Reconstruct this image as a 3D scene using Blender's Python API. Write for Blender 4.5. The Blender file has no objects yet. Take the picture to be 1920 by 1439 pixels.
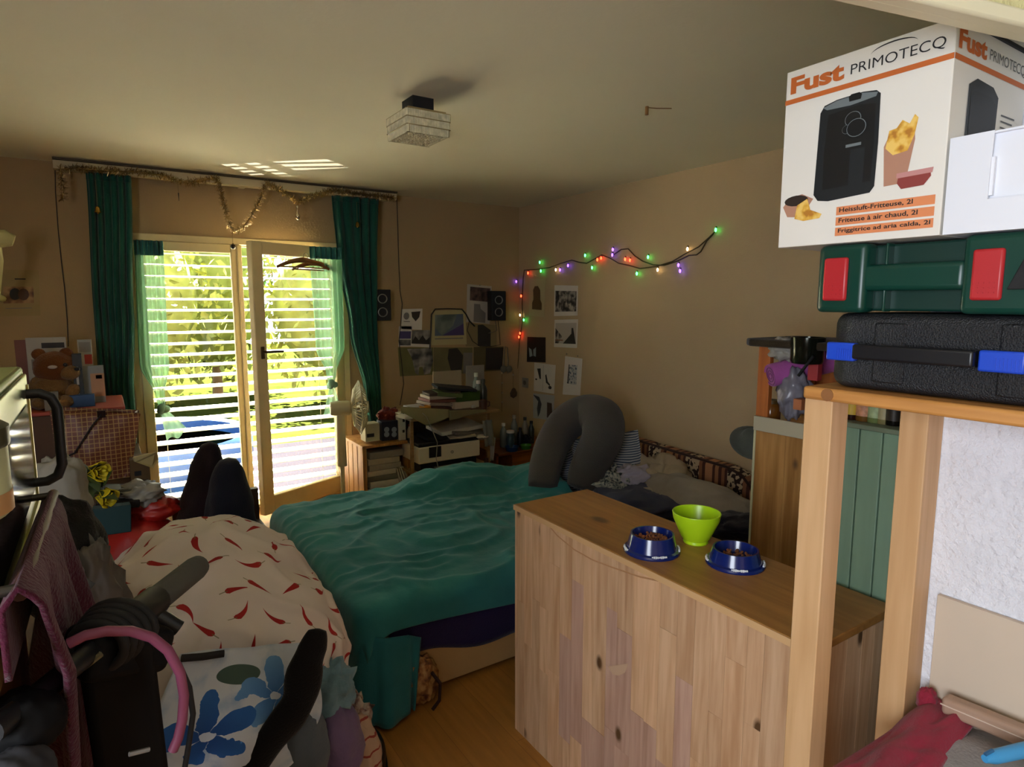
import bpy, bmesh, math, random
import numpy as np
from mathutils import Vector, Matrix, Euler, noise
R = math.radians
random.seed(7); np.random.seed(7)
scene = bpy.context.scene
COL = scene.collection

# ------------------------------------------------------------------ camera, world, light, exposure
CAM_H = 1.55; PITCH = R(7.34); YAW = R(33.2); FPX = 1180.0
cam_data = bpy.data.cameras.new('camera'); cam = bpy.data.objects.new('camera', cam_data); COL.objects.link(cam)
cam.location = (0, 0, CAM_H); cam.rotation_euler = (R(90) - PITCH, 0, -YAW)
cam_data.sensor_width = 36; cam_data.lens = 36 * FPX / 1920; cam_data.clip_start = 0.02; cam_data.clip_end = 200
scene.camera = cam
scene.view_settings.view_transform = 'Standard'
try: scene.view_settings.look = 'None'
except Exception: pass
scene.view_settings.gamma = 1; scene.view_settings.use_curve_mapping = False
scene.view_settings.exposure = EXPOSURE = 0.53

world = bpy.data.worlds.new('world'); scene.world = world; world.use_nodes = True
wn = world.node_tree.nodes; wl = world.node_tree.links
bg = wn['Background']; bg.inputs[0].default_value = (0.80, 0.90, 1.0, 1); bg.inputs[1].default_value = 3.0

def add_light(name, kind, loc, energy, color, target=None, **kw):
    d = bpy.data.lights.new(name, kind); d.energy = energy; d.color = color
    for k, v in kw.items(): setattr(d, k, v)
    o = bpy.data.objects.new(name, d); COL.objects.link(o); o.location = loc
    if target is not None:
        o.rotation_euler = (Vector(target) - Vector(loc)).to_track_quat('-Z', 'Y').to_euler()
    return o
# sun over the garden, falling on the terrace, the hedge and the outside of the blind
add_light('sun', 'SUN', (3, 12, 12), 180.0, (1.0, 0.93, 0.76), (1.2, 4.9, 0.8), angle=R(0.6))
# daylight entering by the kitchen window behind and to the left of the camera
add_light('kitchen_window_daylight', 'AREA', (-1.36, -0.35, 1.50), 31.0, (0.87, 0.92, 1.0), (2.0, 0.25, 1.0),
          shape='RECTANGLE', size=1.0, size_y=1.1)

# added spot standing in for reflected sun; slat stripes are drawn in its nodes
def stripe_spot():
    o = add_light('ceiling_stripe_spot', 'SPOT', (0.47, 3.62, 0.40), 190.0, (1.0, 0.97, 0.90), (1.10, 4.25, 2.40), spot_size=R(26), spot_blend=.05, shadow_soft_size=.004)
    d = o.data; d.use_nodes = True; N = d.node_tree.nodes; L = d.node_tree.links; em = N['Emission']
    tc = N.new('ShaderNodeTexCoord'); sp = N.new('ShaderNodeSeparateXYZ'); L.new(tc.outputs['Normal'], sp.inputs[0])
    def m(op, a, b=0.0):
        n = N.new('ShaderNodeMath'); n.operation = op
        for i, x in enumerate((a, b)):
            if isinstance(x, (int, float)): n.inputs[i].default_value = x
            else: L.new(x, n.inputs[i])
        return n.outputs[0]
    z = m('ABSOLUTE', sp.outputs[2]); u = m('DIVIDE', sp.outputs[0], z); v = m('DIVIDE', sp.outputs[1], z)
    def win(c, w, x): return m('LESS_THAN', m('ABSOLUTE', m('SUBTRACT', x, c)), w)
    s1 = m('GREATER_THAN', m('FRACT', m('MULTIPLY', v, 24.0)), .45)
    s2 = m('GREATER_THAN', m('FRACT', m('MULTIPLY', m('ADD', v, m('MULTIPLY', u, .12)), 20.0)), .45)
    k = m('MULTIPLY', s1, m('ADD', m('MULTIPLY', win(-.150, .022, u), win(.02, .08, v)), m('MULTIPLY', win(-.075, .020, u), win(.00, .09, v))))
    k2 = m('MULTIPLY', s2, m('MULTIPLY', win(.08, .085, u), win(.03, .055, v)))
    L.new(m('ADD', k, k2), em.inputs['Strength'])
stripe_spot()

# ------------------------------------------------------------------ pixel helpers (1920x1439 frame -> world points at a known plane)
F0 = Vector((math.sin(YAW), math.cos(YAW), 0)); RT = Vector((math.cos(YAW), -math.sin(YAW), 0)); ZU = Vector((0, 0, 1))
FW = F0 * math.cos(PITCH) - ZU * math.sin(PITCH); UP = ZU * math.cos(PITCH) + F0 * math.sin(PITCH); CC = Vector((0, 0, CAM_H))
def ray(px, py): return FW + RT * ((px - 960) / FPX) - UP * ((py - 719.5) / FPX)
def Py(px, py, Y): d = ray(px, py); return CC + d * (Y / d.y)
def Px(px, py, X): d = ray(px, py); return CC + d * (X / d.x)
def Pz(px, py, z): d = ray(px, py); return CC + d * ((z - CAM_H) / d.z)

# ------------------------------------------------------------------ mesh helpers
WLOC = {}
def S(h):
    h = h.lstrip('#'); c = [int(h[i:i+2], 16) / 255 for i in (0, 2, 4)]
    return tuple((x / 12.92 if x <= .04045 else ((x + .055) / 1.055) ** 2.4) for x in c) + (1,)

class MB:
    """collects faces for ONE mesh"""
    def __init__(s, M=None): s.v = []; s.f = []; s.uv = {}; s.M = M; s.mi = []
    def add(s, vs, fs, uvs=None):
        n = len(s.v)
        for p in vs:
            p = Vector(p); s.v.append(s.M @ p if s.M else p)
        for f in fs: s.f.append([i + n for i in f])
        if uvs:
            for i, u in enumerate(uvs): s.uv[i + n] = u
        return s
    def box(s, lo, hi, M=None):
        x0, y0, z0 = lo; x1, y1, z1 = hi
        vs = [Vector(p) for p in ((x0,y0,z0),(x1,y0,z0),(x1,y1,z0),(x0,y1,z0),(x0,y0,z1),(x1,y0,z1),(x1,y1,z1),(x0,y1,z1))]
        if M: vs = [M @ p for p in vs]
        return s.add(vs, [(0,3,2,1),(4,5,6,7),(0,1,5,4),(1,2,6,5),(2,3,7,6),(3,0,4,7)])
    def cbox(s, c, d, M=None):
        M2 = Matrix.Translation(Vector(c)) @ (M.to_4x4() if M else Matrix())
        return s.box((-d[0]/2, -d[1]/2, -d[2]/2), (d[0]/2, d[1]/2, d[2]/2), M2)
    def bar(s, a, b, w, h=None, up=(0,0,1)):
        a = Vector(a); b = Vector(b); h = h or w; d = (b - a); L = d.length; d.normalize()
        u = Vector(up)
        if abs(d.dot(u)) > .98: u = Vector((0,1,0))
        x = d.cross(u).normalized(); u = x.cross(d)
        M = Matrix((x, d, u)).transposed().to_4x4(); M.translation = a
        return s.box((-w/2, 0, -h/2), (w/2, L, h/2), M)
    def tube(s, pts, r, n=8, cap=True, closed=False, sx=1, sy=1, up=None):
        pts = [Vector(p) for p in pts]; m = len(pts)
        rr = r if isinstance(r, (list, tuple)) else [r] * m
        t0 = (pts[1] - pts[0]).normalized()
        u = Vector(up) if up else (Vector((0,0,1)) if abs(t0.z) < .9 else Vector((1,0,0)))
        vs = []; 
        for i, p in enumerate(pts):
            if closed: t = pts[(i+1) % m] - pts[i-1]
            else: t = pts[min(i+1, m-1)] - pts[max(i-1, 0)]
            t = t.normalized() if t.length > 1e-9 else t0
            x = t.cross(u)
            x = x.normalized() if x.length > 1e-6 else Vector((1,0,0))
            u = x.cross(t).normalized()
            for k in range(n):
                a = 2*math.pi*k/n
                vs.append(p + x*(math.cos(a)*rr[i]*sx) + u*(math.sin(a)*rr[i]*sy))
        fs = []
        for i in range(m if closed else m-1):
            j = (i+1) % m
            for k in range(n): fs.append((i*n+k, i*n+(k+1)%n, j*n+(k+1)%n, j*n+k))
        if cap and not closed:
            fs.append(tuple(range(n-1, -1, -1))); fs.append(tuple((m-1)*n+k for k in range(n)))
        return s.add(vs, fs)
    def lathe(s, prof, n=24, c=(0,0,0), M=None, sx=1, sy=1, cap=True):
        vs = []; fs = []; c = Vector(c)
        for (r, z) in prof:
            for k in range(n):
                a = 2*math.pi*k/n; p = Vector((r*math.cos(a)*sx, r*math.sin(a)*sy, z))
                vs.append(c + (M @ p if M else p))
        m = len(prof)
        for i in range(m-1):
            for k in range(n): fs.append((i*n+k, i*n+(k+1)%n, (i+1)*n+(k+1)%n, (i+1)*n+k))
        if cap and prof[0][0] > 1e-5: fs.append(tuple(range(n-1,-1,-1)))
        if cap and prof[-1][0] > 1e-5: fs.append(tuple((m-1)*n+k for k in range(n)))
        return s.add(vs, fs)
    def ball(s, c, r, n=10, m=7, M=None):
        r = r if isinstance(r, (tuple, list)) else (r, r, r)
        pr = [(math.sin(math.pi*i/m), -math.cos(math.pi*i/m)) for i in range(m+1)]
        vs = []; fs = []; c = Vector(c)
        for (a, z) in pr:
            for k in range(n):
                p = Vector((a*math.cos(2*math.pi*k/n)*r[0], a*math.sin(2*math.pi*k/n)*r[1], z*r[2])); vs.append(c + (M @ p if M else p))
        for i in range(m):
            for k in range(n): fs.append((i*n+k, i*n+(k+1)%n, (i+1)*n+(k+1)%n, (i+1)*n+k))
        return s.add(vs, fs)
    def grid(s, fn, nu, nv, us=1.0, vs_=1.0):
        vs = []; uv = []; fs = []
        for i in range(nu+1):
            for j in range(nv+1):
                u = i/nu; v = j/nv; vs.append(fn(u, v)); uv.append((u*us, v*vs_))
        for i in range(nu):
            for j in range(nv): a = i*(nv+1)+j; fs.append((a, a+nv+1, a+nv+2, a+1))
        return s.add(vs, fs, uv)
    def poly(s, pts, o, x, y, th, nrm=None):
        """flat outline pts (2-D) in the frame o, x, y, raised by th along x cross y"""
        o = Vector(o); x = Vector(x); y = Vector(y); nz = (Vector(nrm) if nrm else x.cross(y)).normalized()
        n = len(pts); a = [o + x*p[0] + y*p[1] for p in pts]; b = [p + nz*th for p in a]
        fs = [tuple(range(n, 2*n)), tuple(range(n-1, -1, -1))]
        for i in range(n): j = (i+1) % n; fs.append((i, j, n+j, n+i))
        return s.add(a + b, fs)
    def obj(s, name, mat, parent=None, smooth=None, bevel=0, seg=2, sub=0, solid=0, origin=None):
        base = WLOC[parent.name] if parent is not None else Vector(origin if origin is not None else s.base())
        me = bpy.data.meshes.new(name)
        me.from_pydata([tuple(p - base) for p in s.v], [], s.f)
        if s.uv:
            L = me.uv_layers.new(name='UVMap')
            for lp in me.loops:
                L.data[lp.index].uv = s.uv.get(lp.vertex_index, (0, 0))
        bm = bmesh.new(); bm.from_mesh(me); bmesh.ops.remove_doubles(bm, verts=bm.verts, dist=1e-6)
        if not s.uv: bmesh.ops.recalc_face_normals(bm, faces=bm.faces)
        bm.to_mesh(me); bm.free()
        if smooth is not None:
            for p in me.polygons: p.use_smooth = True
            if smooth < 179: me.set_sharp_from_angle(angle=R(smooth))
        o = bpy.data.objects.new(name, me); COL.objects.link(o)
        if mat is not None: me.materials.append(mat)
        if parent is not None: o.parent = parent; WLOC[o.name] = base
        else: o.location = base; WLOC[o.name] = base.copy()
        if solid: m = o.modifiers.new('solidify', 'SOLIDIFY'); m.thickness = solid; m.offset = 0
        if bevel: m = o.modifiers.new('bevel', 'BEVEL'); m.width = bevel; m.segments = seg; m.limit_method = 'ANGLE'; m.angle_limit = R(40); \
            [setattr(p, 'use_smooth', True) for p in me.polygons] and me.set_sharp_from_angle(angle=R(35))
        if sub: m = o.modifiers.new('subdivision', 'SUBSURF'); m.levels = sub; m.render_levels = sub
        return o
    def base(s):
        xs = [p.x for p in s.v]; ys = [p.y for p in s.v]; zs = [p.z for p in s.v]
        return ((min(xs)+max(xs))/2, (min(ys)+max(ys))/2, min(zs))

def tag(o, label, cat, group=None, kind=None):
    o['label'] = label; o['category'] = cat
    if group: o['group'] = group
    if kind: o['kind'] = kind
    return o
def thing(name, label, cat, loc, group=None, kind=None):
    o = bpy.data.objects.new(name, None); COL.objects.link(o); o.location = loc; o.empty_display_size = .05
    WLOC[o.name] = Vector(loc); return tag(o, label, cat, group, kind)
def share(src, parent, loc, rot=None, name=None, scale=None):
    """a part that shares the mesh of src"""
    o = src.copy(); COL.objects.link(o); o.parent = parent; o.location = Vector(loc)
    if rot: o.rotation_euler = rot
    if scale: o.scale = scale
    WLOC[o.name] = WLOC.get(parent.name, Vector((0,0,0)))
    return o
def nz(p, sc=1.0, seed=0.0): return noise.noise(Vector((p[0]*sc + seed, p[1]*sc - seed*.7, p[2]*sc + seed*1.3)))

# ------------------------------------------------------------------ materials (all procedural)
MATS = {}
def new_mat(name):
    m = bpy.data.materials.new(name); m.use_nodes = True; nt = m.node_tree
    return m, nt.nodes, nt.links, nt.nodes['Principled BSDF']
def mat(name, col, rough=.65, metal=0.0, var=0.0, vscale=6.0, bump=0.0, bscale=60.0, spec=None, emit=None, estr=1.0, sheen=0.0, stretch=None, alpha=None, coat=0.0):
    if name in MATS: return MATS[name]
    m, N, L, b = new_mat(name); c = S(col) if isinstance(col, str) else col
    b.inputs['Base Color'].default_value = c; b.inputs['Roughness'].default_value = rough; b.inputs['Metallic'].default_value = metal
    if spec is not None: b.inputs['Specular IOR Level'].default_value = spec
    if sheen: b.inputs['Sheen Weight'].default_value = sheen
    if coat: b.inputs['Coat Weight'].default_value = coat
    if emit: b.inputs['Emission Color'].default_value = S(emit); b.inputs['Emission Strength'].default_value = estr
    tc = None
    if var or bump:
        tc = N.new('ShaderNodeTexCoord'); mp = N.new('ShaderNodeMapping'); L.new(tc.outputs['Object'], mp.inputs[0])
        if stretch: mp.inputs['Scale'].default_value = stretch
    if var:
        n1 = N.new('ShaderNodeTexNoise'); n1.inputs['Scale'].default_value = vscale; n1.inputs['Detail'].default_value = 5; L.new(mp.outputs[0], n1.inputs['Vector'])
        r = N.new('ShaderNodeValToRGB'); r.color_ramp.elements[0].position = .3; r.color_ramp.elements[1].position = .7
        r.color_ramp.elements[0].color = tuple(max(0, x*(1-var)) for x in c[:3]) + (1,); r.color_ramp.elements[1].color = tuple(min(1, x*(1+var)) for x in c[:3]) + (1,)
        L.new(n1.outputs['Fac'], r.inputs[0]); L.new(r.outputs[0], b.inputs['Base Color'])
    if bump:
        n2 = N.new('ShaderNodeTexNoise'); n2.inputs['Scale'].default_value = bscale; n2.inputs['Detail'].default_value = 4; L.new(mp.outputs[0], n2.inputs['Vector'])
        bp = N.new('ShaderNodeBump'); bp.inputs['Strength'].default_value = bump; bp.inputs['Distance'].default_value = .01
        L.new(n2.outputs['Fac'], bp.inputs['Height']); L.new(bp.outputs[0], b.inputs['Normal'])
    MATS[name] = m; return m
def math_n(N, L, op, a, b=None, c=None):
    n = N.new('ShaderNodeMath'); n.operation = op
    for i, x in enumerate((a, b, c)):
        if x is None: continue
        if isinstance(x, (int, float)): n.inputs[i].default_value = x
        else: L.new(x, n.inputs[i])
    return n.outputs[0]
def wood(name, c1, c2, axis='z', scale=1.0, rough=.5, knots=True, rnd=0.0, knot_scale=4.0, bump=.12):
    if name in MATS: return MATS[name]
    m, N, L, b = new_mat(name)
    tc = N.new('ShaderNodeTexCoord'); mp = N.new('ShaderNodeMapping'); vec = tc.outputs['Object']
    oi = N.new('ShaderNodeObjectInfo')
    if rnd:
        va = N.new('ShaderNodeVectorMath'); va.operation = 'ADD'; cb = N.new('ShaderNodeCombineXYZ')
        k = math_n(N, L, 'MULTIPLY', oi.outputs['Random'], 37.0)
        for i in range(3): L.new(k, cb.inputs[i])
        L.new(vec, va.inputs[0]); L.new(cb.outputs[0], va.inputs[1]); vec = va.outputs[0]
    L.new(vec, mp.inputs[0])
    st = {'x': (.07, 1, 1), 'y': (1, .07, 1), 'z': (1, 1, .07)}[axis]
    mp.inputs['Scale'].default_value = tuple(q*scale for q in st)
    n1 = N.new('ShaderNodeTexNoise'); n1.inputs['Scale'].default_value = 16; n1.inputs['Detail'].default_value = 7; n1.inputs['Distortion'].default_value = 1.2
    L.new(mp.outputs[0], n1.inputs['Vector'])
    n3 = N.new('ShaderNodeTexNoise'); n3.inputs['Scale'].default_value = 70; n3.inputs['Detail'].default_value = 3; L.new(mp.outputs[0], n3.inputs['Vector'])
    mix = math_n(N, L, 'ADD', math_n(N, L, 'MULTIPLY', n1.outputs['Fac'], .7), math_n(N, L, 'MULTIPLY', n3.outputs['Fac'], .3))
    r = N.new('ShaderNodeValToRGB'); r.color_ramp.elements[0].position = .36; r.color_ramp.elements[1].position = .62
    r.color_ramp.elements[0].color = S(c2); r.color_ramp.elements[1].color = S(c1); L.new(mix, r.inputs[0])
    out = r.outputs[0]
    if knots:
        mk = N.new('ShaderNodeMapping'); L.new(vec, mk.inputs[0]); ks = {'x': (.55, 1, 1), 'y': (1, .55, 1), 'z': (1, 1, .55)}[axis]
        mk.inputs['Scale'].default_value = tuple(q*knot_scale for q in ks)
        vo = N.new('ShaderNodeTexVoronoi'); vo.inputs['Scale'].default_value = 1.6; L.new(mk.outputs[0], vo.inputs['Vector'])
        r2 = N.new('ShaderNodeValToRGB'); r2.color_ramp.elements[0].position = .06; r2.color_ramp.elements[1].position = .13
        r2.color_ramp.elements[0].color = (1,1,1,1); r2.color_ramp.elements[1].color = (0,0,0,1); L.new(vo.outputs['Distance'], r2.inputs[0])
        mx = N.new('ShaderNodeMixRGB'); L.new(r2.outputs[0], mx.inputs[0]); L.new(out, mx.inputs[1]); mx.inputs[2].default_value = S('#5d4127'); out = mx.outputs[0]
    if rnd:
        hs = N.new('ShaderNodeHueSaturation'); L.new(out, hs.inputs['Color'])
        L.new(math_n(N, L, 'ADD', math_n(N, L, 'MULTIPLY', oi.outputs['Random'], rnd), 1 - rnd*.6), hs.inputs['Value'])
        hs.inputs['Saturation'].default_value = 1.0; out = hs.outputs[0]
    L.new(out, b.inputs['Base Color']); b.inputs['Roughness'].default_value = rough
    bp = N.new('ShaderNodeBump'); bp.inputs['Strength'].default_value = bump; bp.inputs['Distance'].default_value = .004; L.new(mix, bp.inputs['Height']); L.new(bp.outputs[0], b.inputs['Normal'])
    MATS[name] = m; return m
def sheer(name, col, through=.45):
    m, N, L, b = new_mat(name); out = N['Material Output']; N.remove(b)
    tr = N.new('ShaderNodeBsdfTransparent'); tr.inputs[0].default_value = (.95, 1, .97, 1)
    tl = N.new('ShaderNodeBsdfTranslucent'); tl.inputs[0].default_value = S(col)
    df = N.new('ShaderNodeBsdfDiffuse'); df.inputs[0].default_value = S(col)
    a = N.new('ShaderNodeMixShader'); a.inputs[0].default_value = .5; L.new(tl.outputs[0], a.inputs[1]); L.new(df.outputs[0], a.inputs[2])
    c = N.new('ShaderNodeMixShader'); c.inputs[0].default_value = 1 - through; L.new(tr.outputs[0], c.inputs[1]); L.new(a.outputs[0], c.inputs[2])
    L.new(c.outputs[0], out.inputs[0]); return m
def glassy(name, tint=(1,1,1,1), refl=.08, rough=.02):
    if name in MATS: return MATS[name]
    m, N, L, b = new_mat(name); out = N['Material Output']; N.remove(b)
    tr = N.new('ShaderNodeBsdfTransparent'); tr.inputs[0].default_value = tint
    gl = N.new('ShaderNodeBsdfGlossy'); gl.inputs['Roughness'].default_value = rough
    lw = N.new('ShaderNodeFresnel'); lw.inputs[0].default_value = 1.45
    c = N.new('ShaderNodeMixShader'); L.new(math_n(N, L, 'ADD', math_n(N, L, 'MULTIPLY', lw.outputs[0], .6), refl*.2), c.inputs[0])
    L.new(tr.outputs[0], c.inputs[1]); L.new(gl.outputs[0], c.inputs[2]); L.new(c.outputs[0], out.inputs[0]); MATS[name] = m; return m
def fabric(name, col, rough=.9, var=.18, bump=.25, bscale=180):
    return mat(name, col, rough, var=var, vscale=5, bump=bump, bscale=bscale, sheen=.15, spec=.2)
def stripes(name, cols, scale, axis=0, rough=.9, src='Object', noise_amt=0.0):
    """hard bands, cols = [(position 0..1, colour), ...]"""
    if name in MATS: return MATS[name]
    m, N, L, b = new_mat(name); tc = N.new('ShaderNodeTexCoord'); sp = N.new('ShaderNodeSeparateXYZ'); L.new(tc.outputs[src], sp.inputs[0])
    x = sp.outputs[axis]
    if noise_amt:
        n1 = N.new('ShaderNodeTexNoise'); n1.inputs['Scale'].default_value = 9; L.new(tc.outputs[src], n1.inputs['Vector'])
        x = math_n(N, L, 'ADD', x, math_n(N, L, 'MULTIPLY', n1.outputs['Fac'], noise_amt))
    fr = math_n(N, L, 'FRACT', math_n(N, L, 'MULTIPLY', x, scale))
    r = N.new('ShaderNodeValToRGB'); r.color_ramp.interpolation = 'CONSTANT'
    e = r.color_ramp.elements
    e[0].position = cols[0][0]; e[0].color = S(cols[0][1]); e[1].position = cols[1][0]; e[1].color = S(cols[1][1])
    for p, c in cols[2:]: q = e.new(p); q.color = S(c)
    L.new(fr, r.inputs[0]); L.new(r.outputs[0], b.inputs['Base Color']); b.inputs['Roughness'].default_value = rough
    MATS[name] = m; return m

# ------------------------------------------------------------------ cloth draping (position based, run once at build time)
def sdf_rbox(p, c, h, r):
    q = np.abs(p - c) - (np.array(h) - r); d = np.maximum(q, 0); ln = np.linalg.norm(d, axis=1)
    inside = np.minimum(q.max(axis=1), 0); s = ln + inside - r
    g = np.where(ln[:, None] > 1e-7, d / np.maximum(ln, 1e-7)[:, None], 0)
    k = q.argmax(axis=1); gi = np.zeros_like(p); gi[np.arange(len(p)), k] = 1
    g = np.where((ln > 1e-7)[:, None], g, gi) * np.sign(p - c); return s, g
def sdf_ell(p, c, h):
    q = (p - c) / h; k = np.linalg.norm(q, axis=1) + 1e-9; g = q / h; gn = np.linalg.norm(g, axis=1) + 1e-9
    return (k - 1) * k / gn, g / gn[:, None]
def drape(P, colliders, steps=140, iters=8, pin=None, floor=0.006, th=.008, grav=.0022, damp=.96, fric=.6, bend=.35):
    """P: (n, m, 3) start positions; colliders: ('box', c, h, r) or ('ell', c, h)"""
    n, m, _ = P.shape; X = P.copy(); V0 = np.zeros_like(X)
    def pairs(du, dv, st):
        out = []
        for pu in range(st if du else 1):
            for pv in range(st if dv else 1):
                out.append((slice(pu, n-du, (du*2 if du else 1)) if du else slice(0, n), slice(pv, m-dv, (dv*2 if dv else 1)) if dv else slice(0, m)))
        return out
    cons = []
    for du, dv, stf in ((1,0,1.0),(0,1,1.0),(1,1,.5),(2,0,bend),(0,2,bend)):
        for par in range(2*max(du, dv)):
            if du: ia = np.array([i for i in range(n-du) if (i // du) % 2 == (par % 2)] if du == 1 or True else 0)
            else: ia = np.arange(n)
            if dv: ja = np.array([j for j in range(m-dv) if du or (j // dv) % 2 == (par % 2)])
            else: ja = np.arange(m)
            if par > 1: continue
            if len(ia) == 0 or len(ja) == 0: continue
            A = np.ix_(ia, ja); Bx = np.ix_(ia+du, ja+dv)
            L0 = np.linalg.norm(P[A] - P[Bx], axis=2); cons.append((A, Bx, L0, stf))
    for st in range(steps):
        prev = X.copy(); V0[..., 2] -= grav; X = X + V0
        for it in range(iters):
            for A, Bx, L0, k in cons:
                d = X[A] - X[Bx]; l = np.linalg.norm(d, axis=2) + 1e-9
                c = (d / l[..., None]) * ((l - L0) * .5 * k)[..., None]; X[A] -= c; X[Bx] += c
            if pin is not None: X[pin] = P[pin]
            if it % 2: continue
            Q = X.reshape(-1, 3); hit = np.zeros(len(Q), bool)
            for col in colliders:
                s, g = sdf_rbox(Q, np.array(col[1]), col[2], col[3]) if col[0] == 'box' else sdf_ell(Q, np.array(col[1]), np.array(col[2]))
                k = s < th; Q[k] += g[k] * (th - s[k])[:, None]; hit |= k
            k = Q[:, 2] < floor; Q[k, 2] = floor; hit |= k
            X = Q.reshape(n, m, 3)
        V0 = (X - prev) * damp; Vr = V0.reshape(-1, 3); Vr[hit] *= (1 - fric); V0 = Vr.reshape(n, m, 3)
        sp = np.linalg.norm(V0, axis=2); big = sp > .03; V0[big] *= (.03 / sp[big])[:, None]
    return X
def cloth_mb(X, su=1.0, sv=1.0):
    n, m, _ = X.shape; b = MB()
    b.grid(lambda u, v: Vector(X[int(round(u*(n-1))), int(round(v*(m-1)))]), n-1, m-1, su, sv); return b

# ------------------------------------------------------------------ lettering
_txt = {}
def text_shape(body, weight=0.0, shear=0.0, spacing=1.0):
    key = (body, weight, shear, spacing)
    if key not in _txt:
        cu = bpy.data.curves.new('lettering', 'FONT'); cu.body = body; cu.offset = weight; cu.shear = shear; cu.space_character = spacing; cu.resolution_u = 4
        o = bpy.data.objects.new('lettering', cu); COL.objects.link(o)
        dg = bpy.context.evaluated_depsgraph_get(); me = o.evaluated_get(dg).to_mesh()
        vs = [(v.co.x, v.co.y) for v in me.vertices]; fs = [tuple(p.vertices) for p in me.polygons]
        o.evaluated_get(dg).to_mesh_clear(); bpy.data.objects.remove(o); bpy.data.curves.remove(cu)
        x0 = min(v[0] for v in vs); x1 = max(v[0] for v in vs); y0 = min(v[1] for v in vs); y1 = max(v[1] for v in vs)
        _txt[key] = ([((x-x0)/(x1-x0), (y-y0)/(y1-y0)) for x, y in vs], fs)
    return _txt[key]
def lettering(b, body, o, x, y, w, h, **kw):
    """flat letters filling the w x h cell whose lower left corner is o"""
    vs, fs = text_shape(body, **kw); o = Vector(o); x = Vector(x); y = Vector(y)
    b.add([o + x*(p[0]*w) + y*(p[1]*h) for p in vs], fs)
# ------------------------------------------------------------------ common materials
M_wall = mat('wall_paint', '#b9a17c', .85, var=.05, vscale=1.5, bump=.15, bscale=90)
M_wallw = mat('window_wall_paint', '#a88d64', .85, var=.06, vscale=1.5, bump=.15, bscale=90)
M_ceil = mat('ceiling_paint', '#dcd3b8', .9, var=.03, vscale=1.2, bump=.08, bscale=60)
M_rough = mat('rough_white_plaster', '#e4e6ee', .9, var=.05, vscale=14, bump=.9, bscale=70)
M_cream = mat('cream_window_paint', '#d9c594', .5, var=.06, vscale=8)
M_black = mat('black_plastic', '#17181a', .4, var=.1)
M_blackm = mat('black_matt', '#121214', .75, var=.15, bump=.1)
M_white = mat('white_plastic', '#e6e2d8', .45)
M_paper = mat('white_paper', '#d8d2c6', .85, var=.04)
M_metal = mat('brushed_metal', '#a9a9a2', .35, metal=.9)
M_dkmetal = mat('dark_metal', '#4a463f', .4, metal=.8)
W_pine = wood('pine', '#cf9f65', '#a8743f', 'z', 1.0, .5)
W_piney = wood('pine_along', '#cfa266', '#b0804a', 'y', 1.0, .5)
W_post = wood('spruce_post', '#d6ae80', '#bf9464', 'z', .8, .5, knots=False)
W_orange = wood('varnished_wood', '#a9662a', '#7d4519', 'z', .8, .35, knots=False)

def struct(name, b, m, label, cat, **kw):
    o = b.obj(name, m, origin=(0, 0, 0), **kw); return tag(o, label, cat, kind='structure')
YW = 4.85; XR = 3.25; ZC = 2.40; XL = -1.40; YB = -1.70
# floor with laminate grain
def floor_mat():
    m, N, L, b = new_mat('laminate_floor'); tc = N.new('ShaderNodeTexCoord'); mp = N.new('ShaderNodeMapping'); L.new(tc.outputs['Object'], mp.inputs[0]); mp.inputs['Rotation'].default_value = (0, 0, R(90))
    br = N.new('ShaderNodeTexBrick'); L.new(mp.outputs[0], br.inputs['Vector']); br.offset = .37
    br.inputs['Color1'].default_value = S('#a87433'); br.inputs['Color2'].default_value = S('#9a6a2e'); br.inputs['Mortar'].default_value = S('#8a5c28')
    br.inputs['Scale'].default_value = 1; br.inputs['Mortar Size'].default_value = .0015; br.inputs['Brick Width'].default_value = 1.25; br.inputs['Row Height'].default_value = .19
    m2 = N.new('ShaderNodeMapping'); L.new(tc.outputs['Object'], m2.inputs[0]); m2.inputs['Scale'].default_value = (14, 1.2, 1)
    n = N.new('ShaderNodeTexNoise'); n.inputs['Scale'].default_value = 3; n.inputs['Detail'].default_value = 6; L.new(m2.outputs[0], n.inputs['Vector'])
    mx = N.new('ShaderNodeMixRGB'); mx.blend_type = 'MULTIPLY'; mx.inputs[0].default_value = .55; L.new(br.outputs[0], mx.inputs[1])
    r = N.new('ShaderNodeValToRGB'); r.color_ramp.elements[0].color = (.55,.5,.42,1); r.color_ramp.elements[1].color = (1,1,1,1); r.color_ramp.elements[0].position = .3; r.color_ramp.elements[1].position = .65
    L.new(n.outputs['Fac'], r.inputs[0]); L.new(r.outputs[0], mx.inputs[2]); L.new(mx.outputs[0], b.inputs['Base Color']); b.inputs['Roughness'].default_value = .38
    return m
struct('floor', MB().box((XL-.2, YB-.2, -.12), (XR+.2, YW+.02, 0)), floor_mat(), 'brown wood laminate floor of the room', 'floor')
struct('ceiling', MB().box((XL-.2, YB-.2, ZC), (XR+.2, YW+.3, ZC+.12)), M_ceil, 'cream painted ceiling over the whole room', 'ceiling')
struct('wall_right', MB().box((XR, YB-.2, 0), (XR+.2, YW+.3, ZC)), M_wall, 'plain cream wall with string lights and pinned photos', 'wall')
WX0, WX1, WZ1 = .17, 1.64, 2.0
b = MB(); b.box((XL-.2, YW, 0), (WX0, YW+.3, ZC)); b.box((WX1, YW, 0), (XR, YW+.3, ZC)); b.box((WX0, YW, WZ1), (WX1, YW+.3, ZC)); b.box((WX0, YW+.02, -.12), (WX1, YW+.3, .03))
struct('wall_window', b, M_wallw, 'warm cream wall around the balcony window', 'wall')
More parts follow.
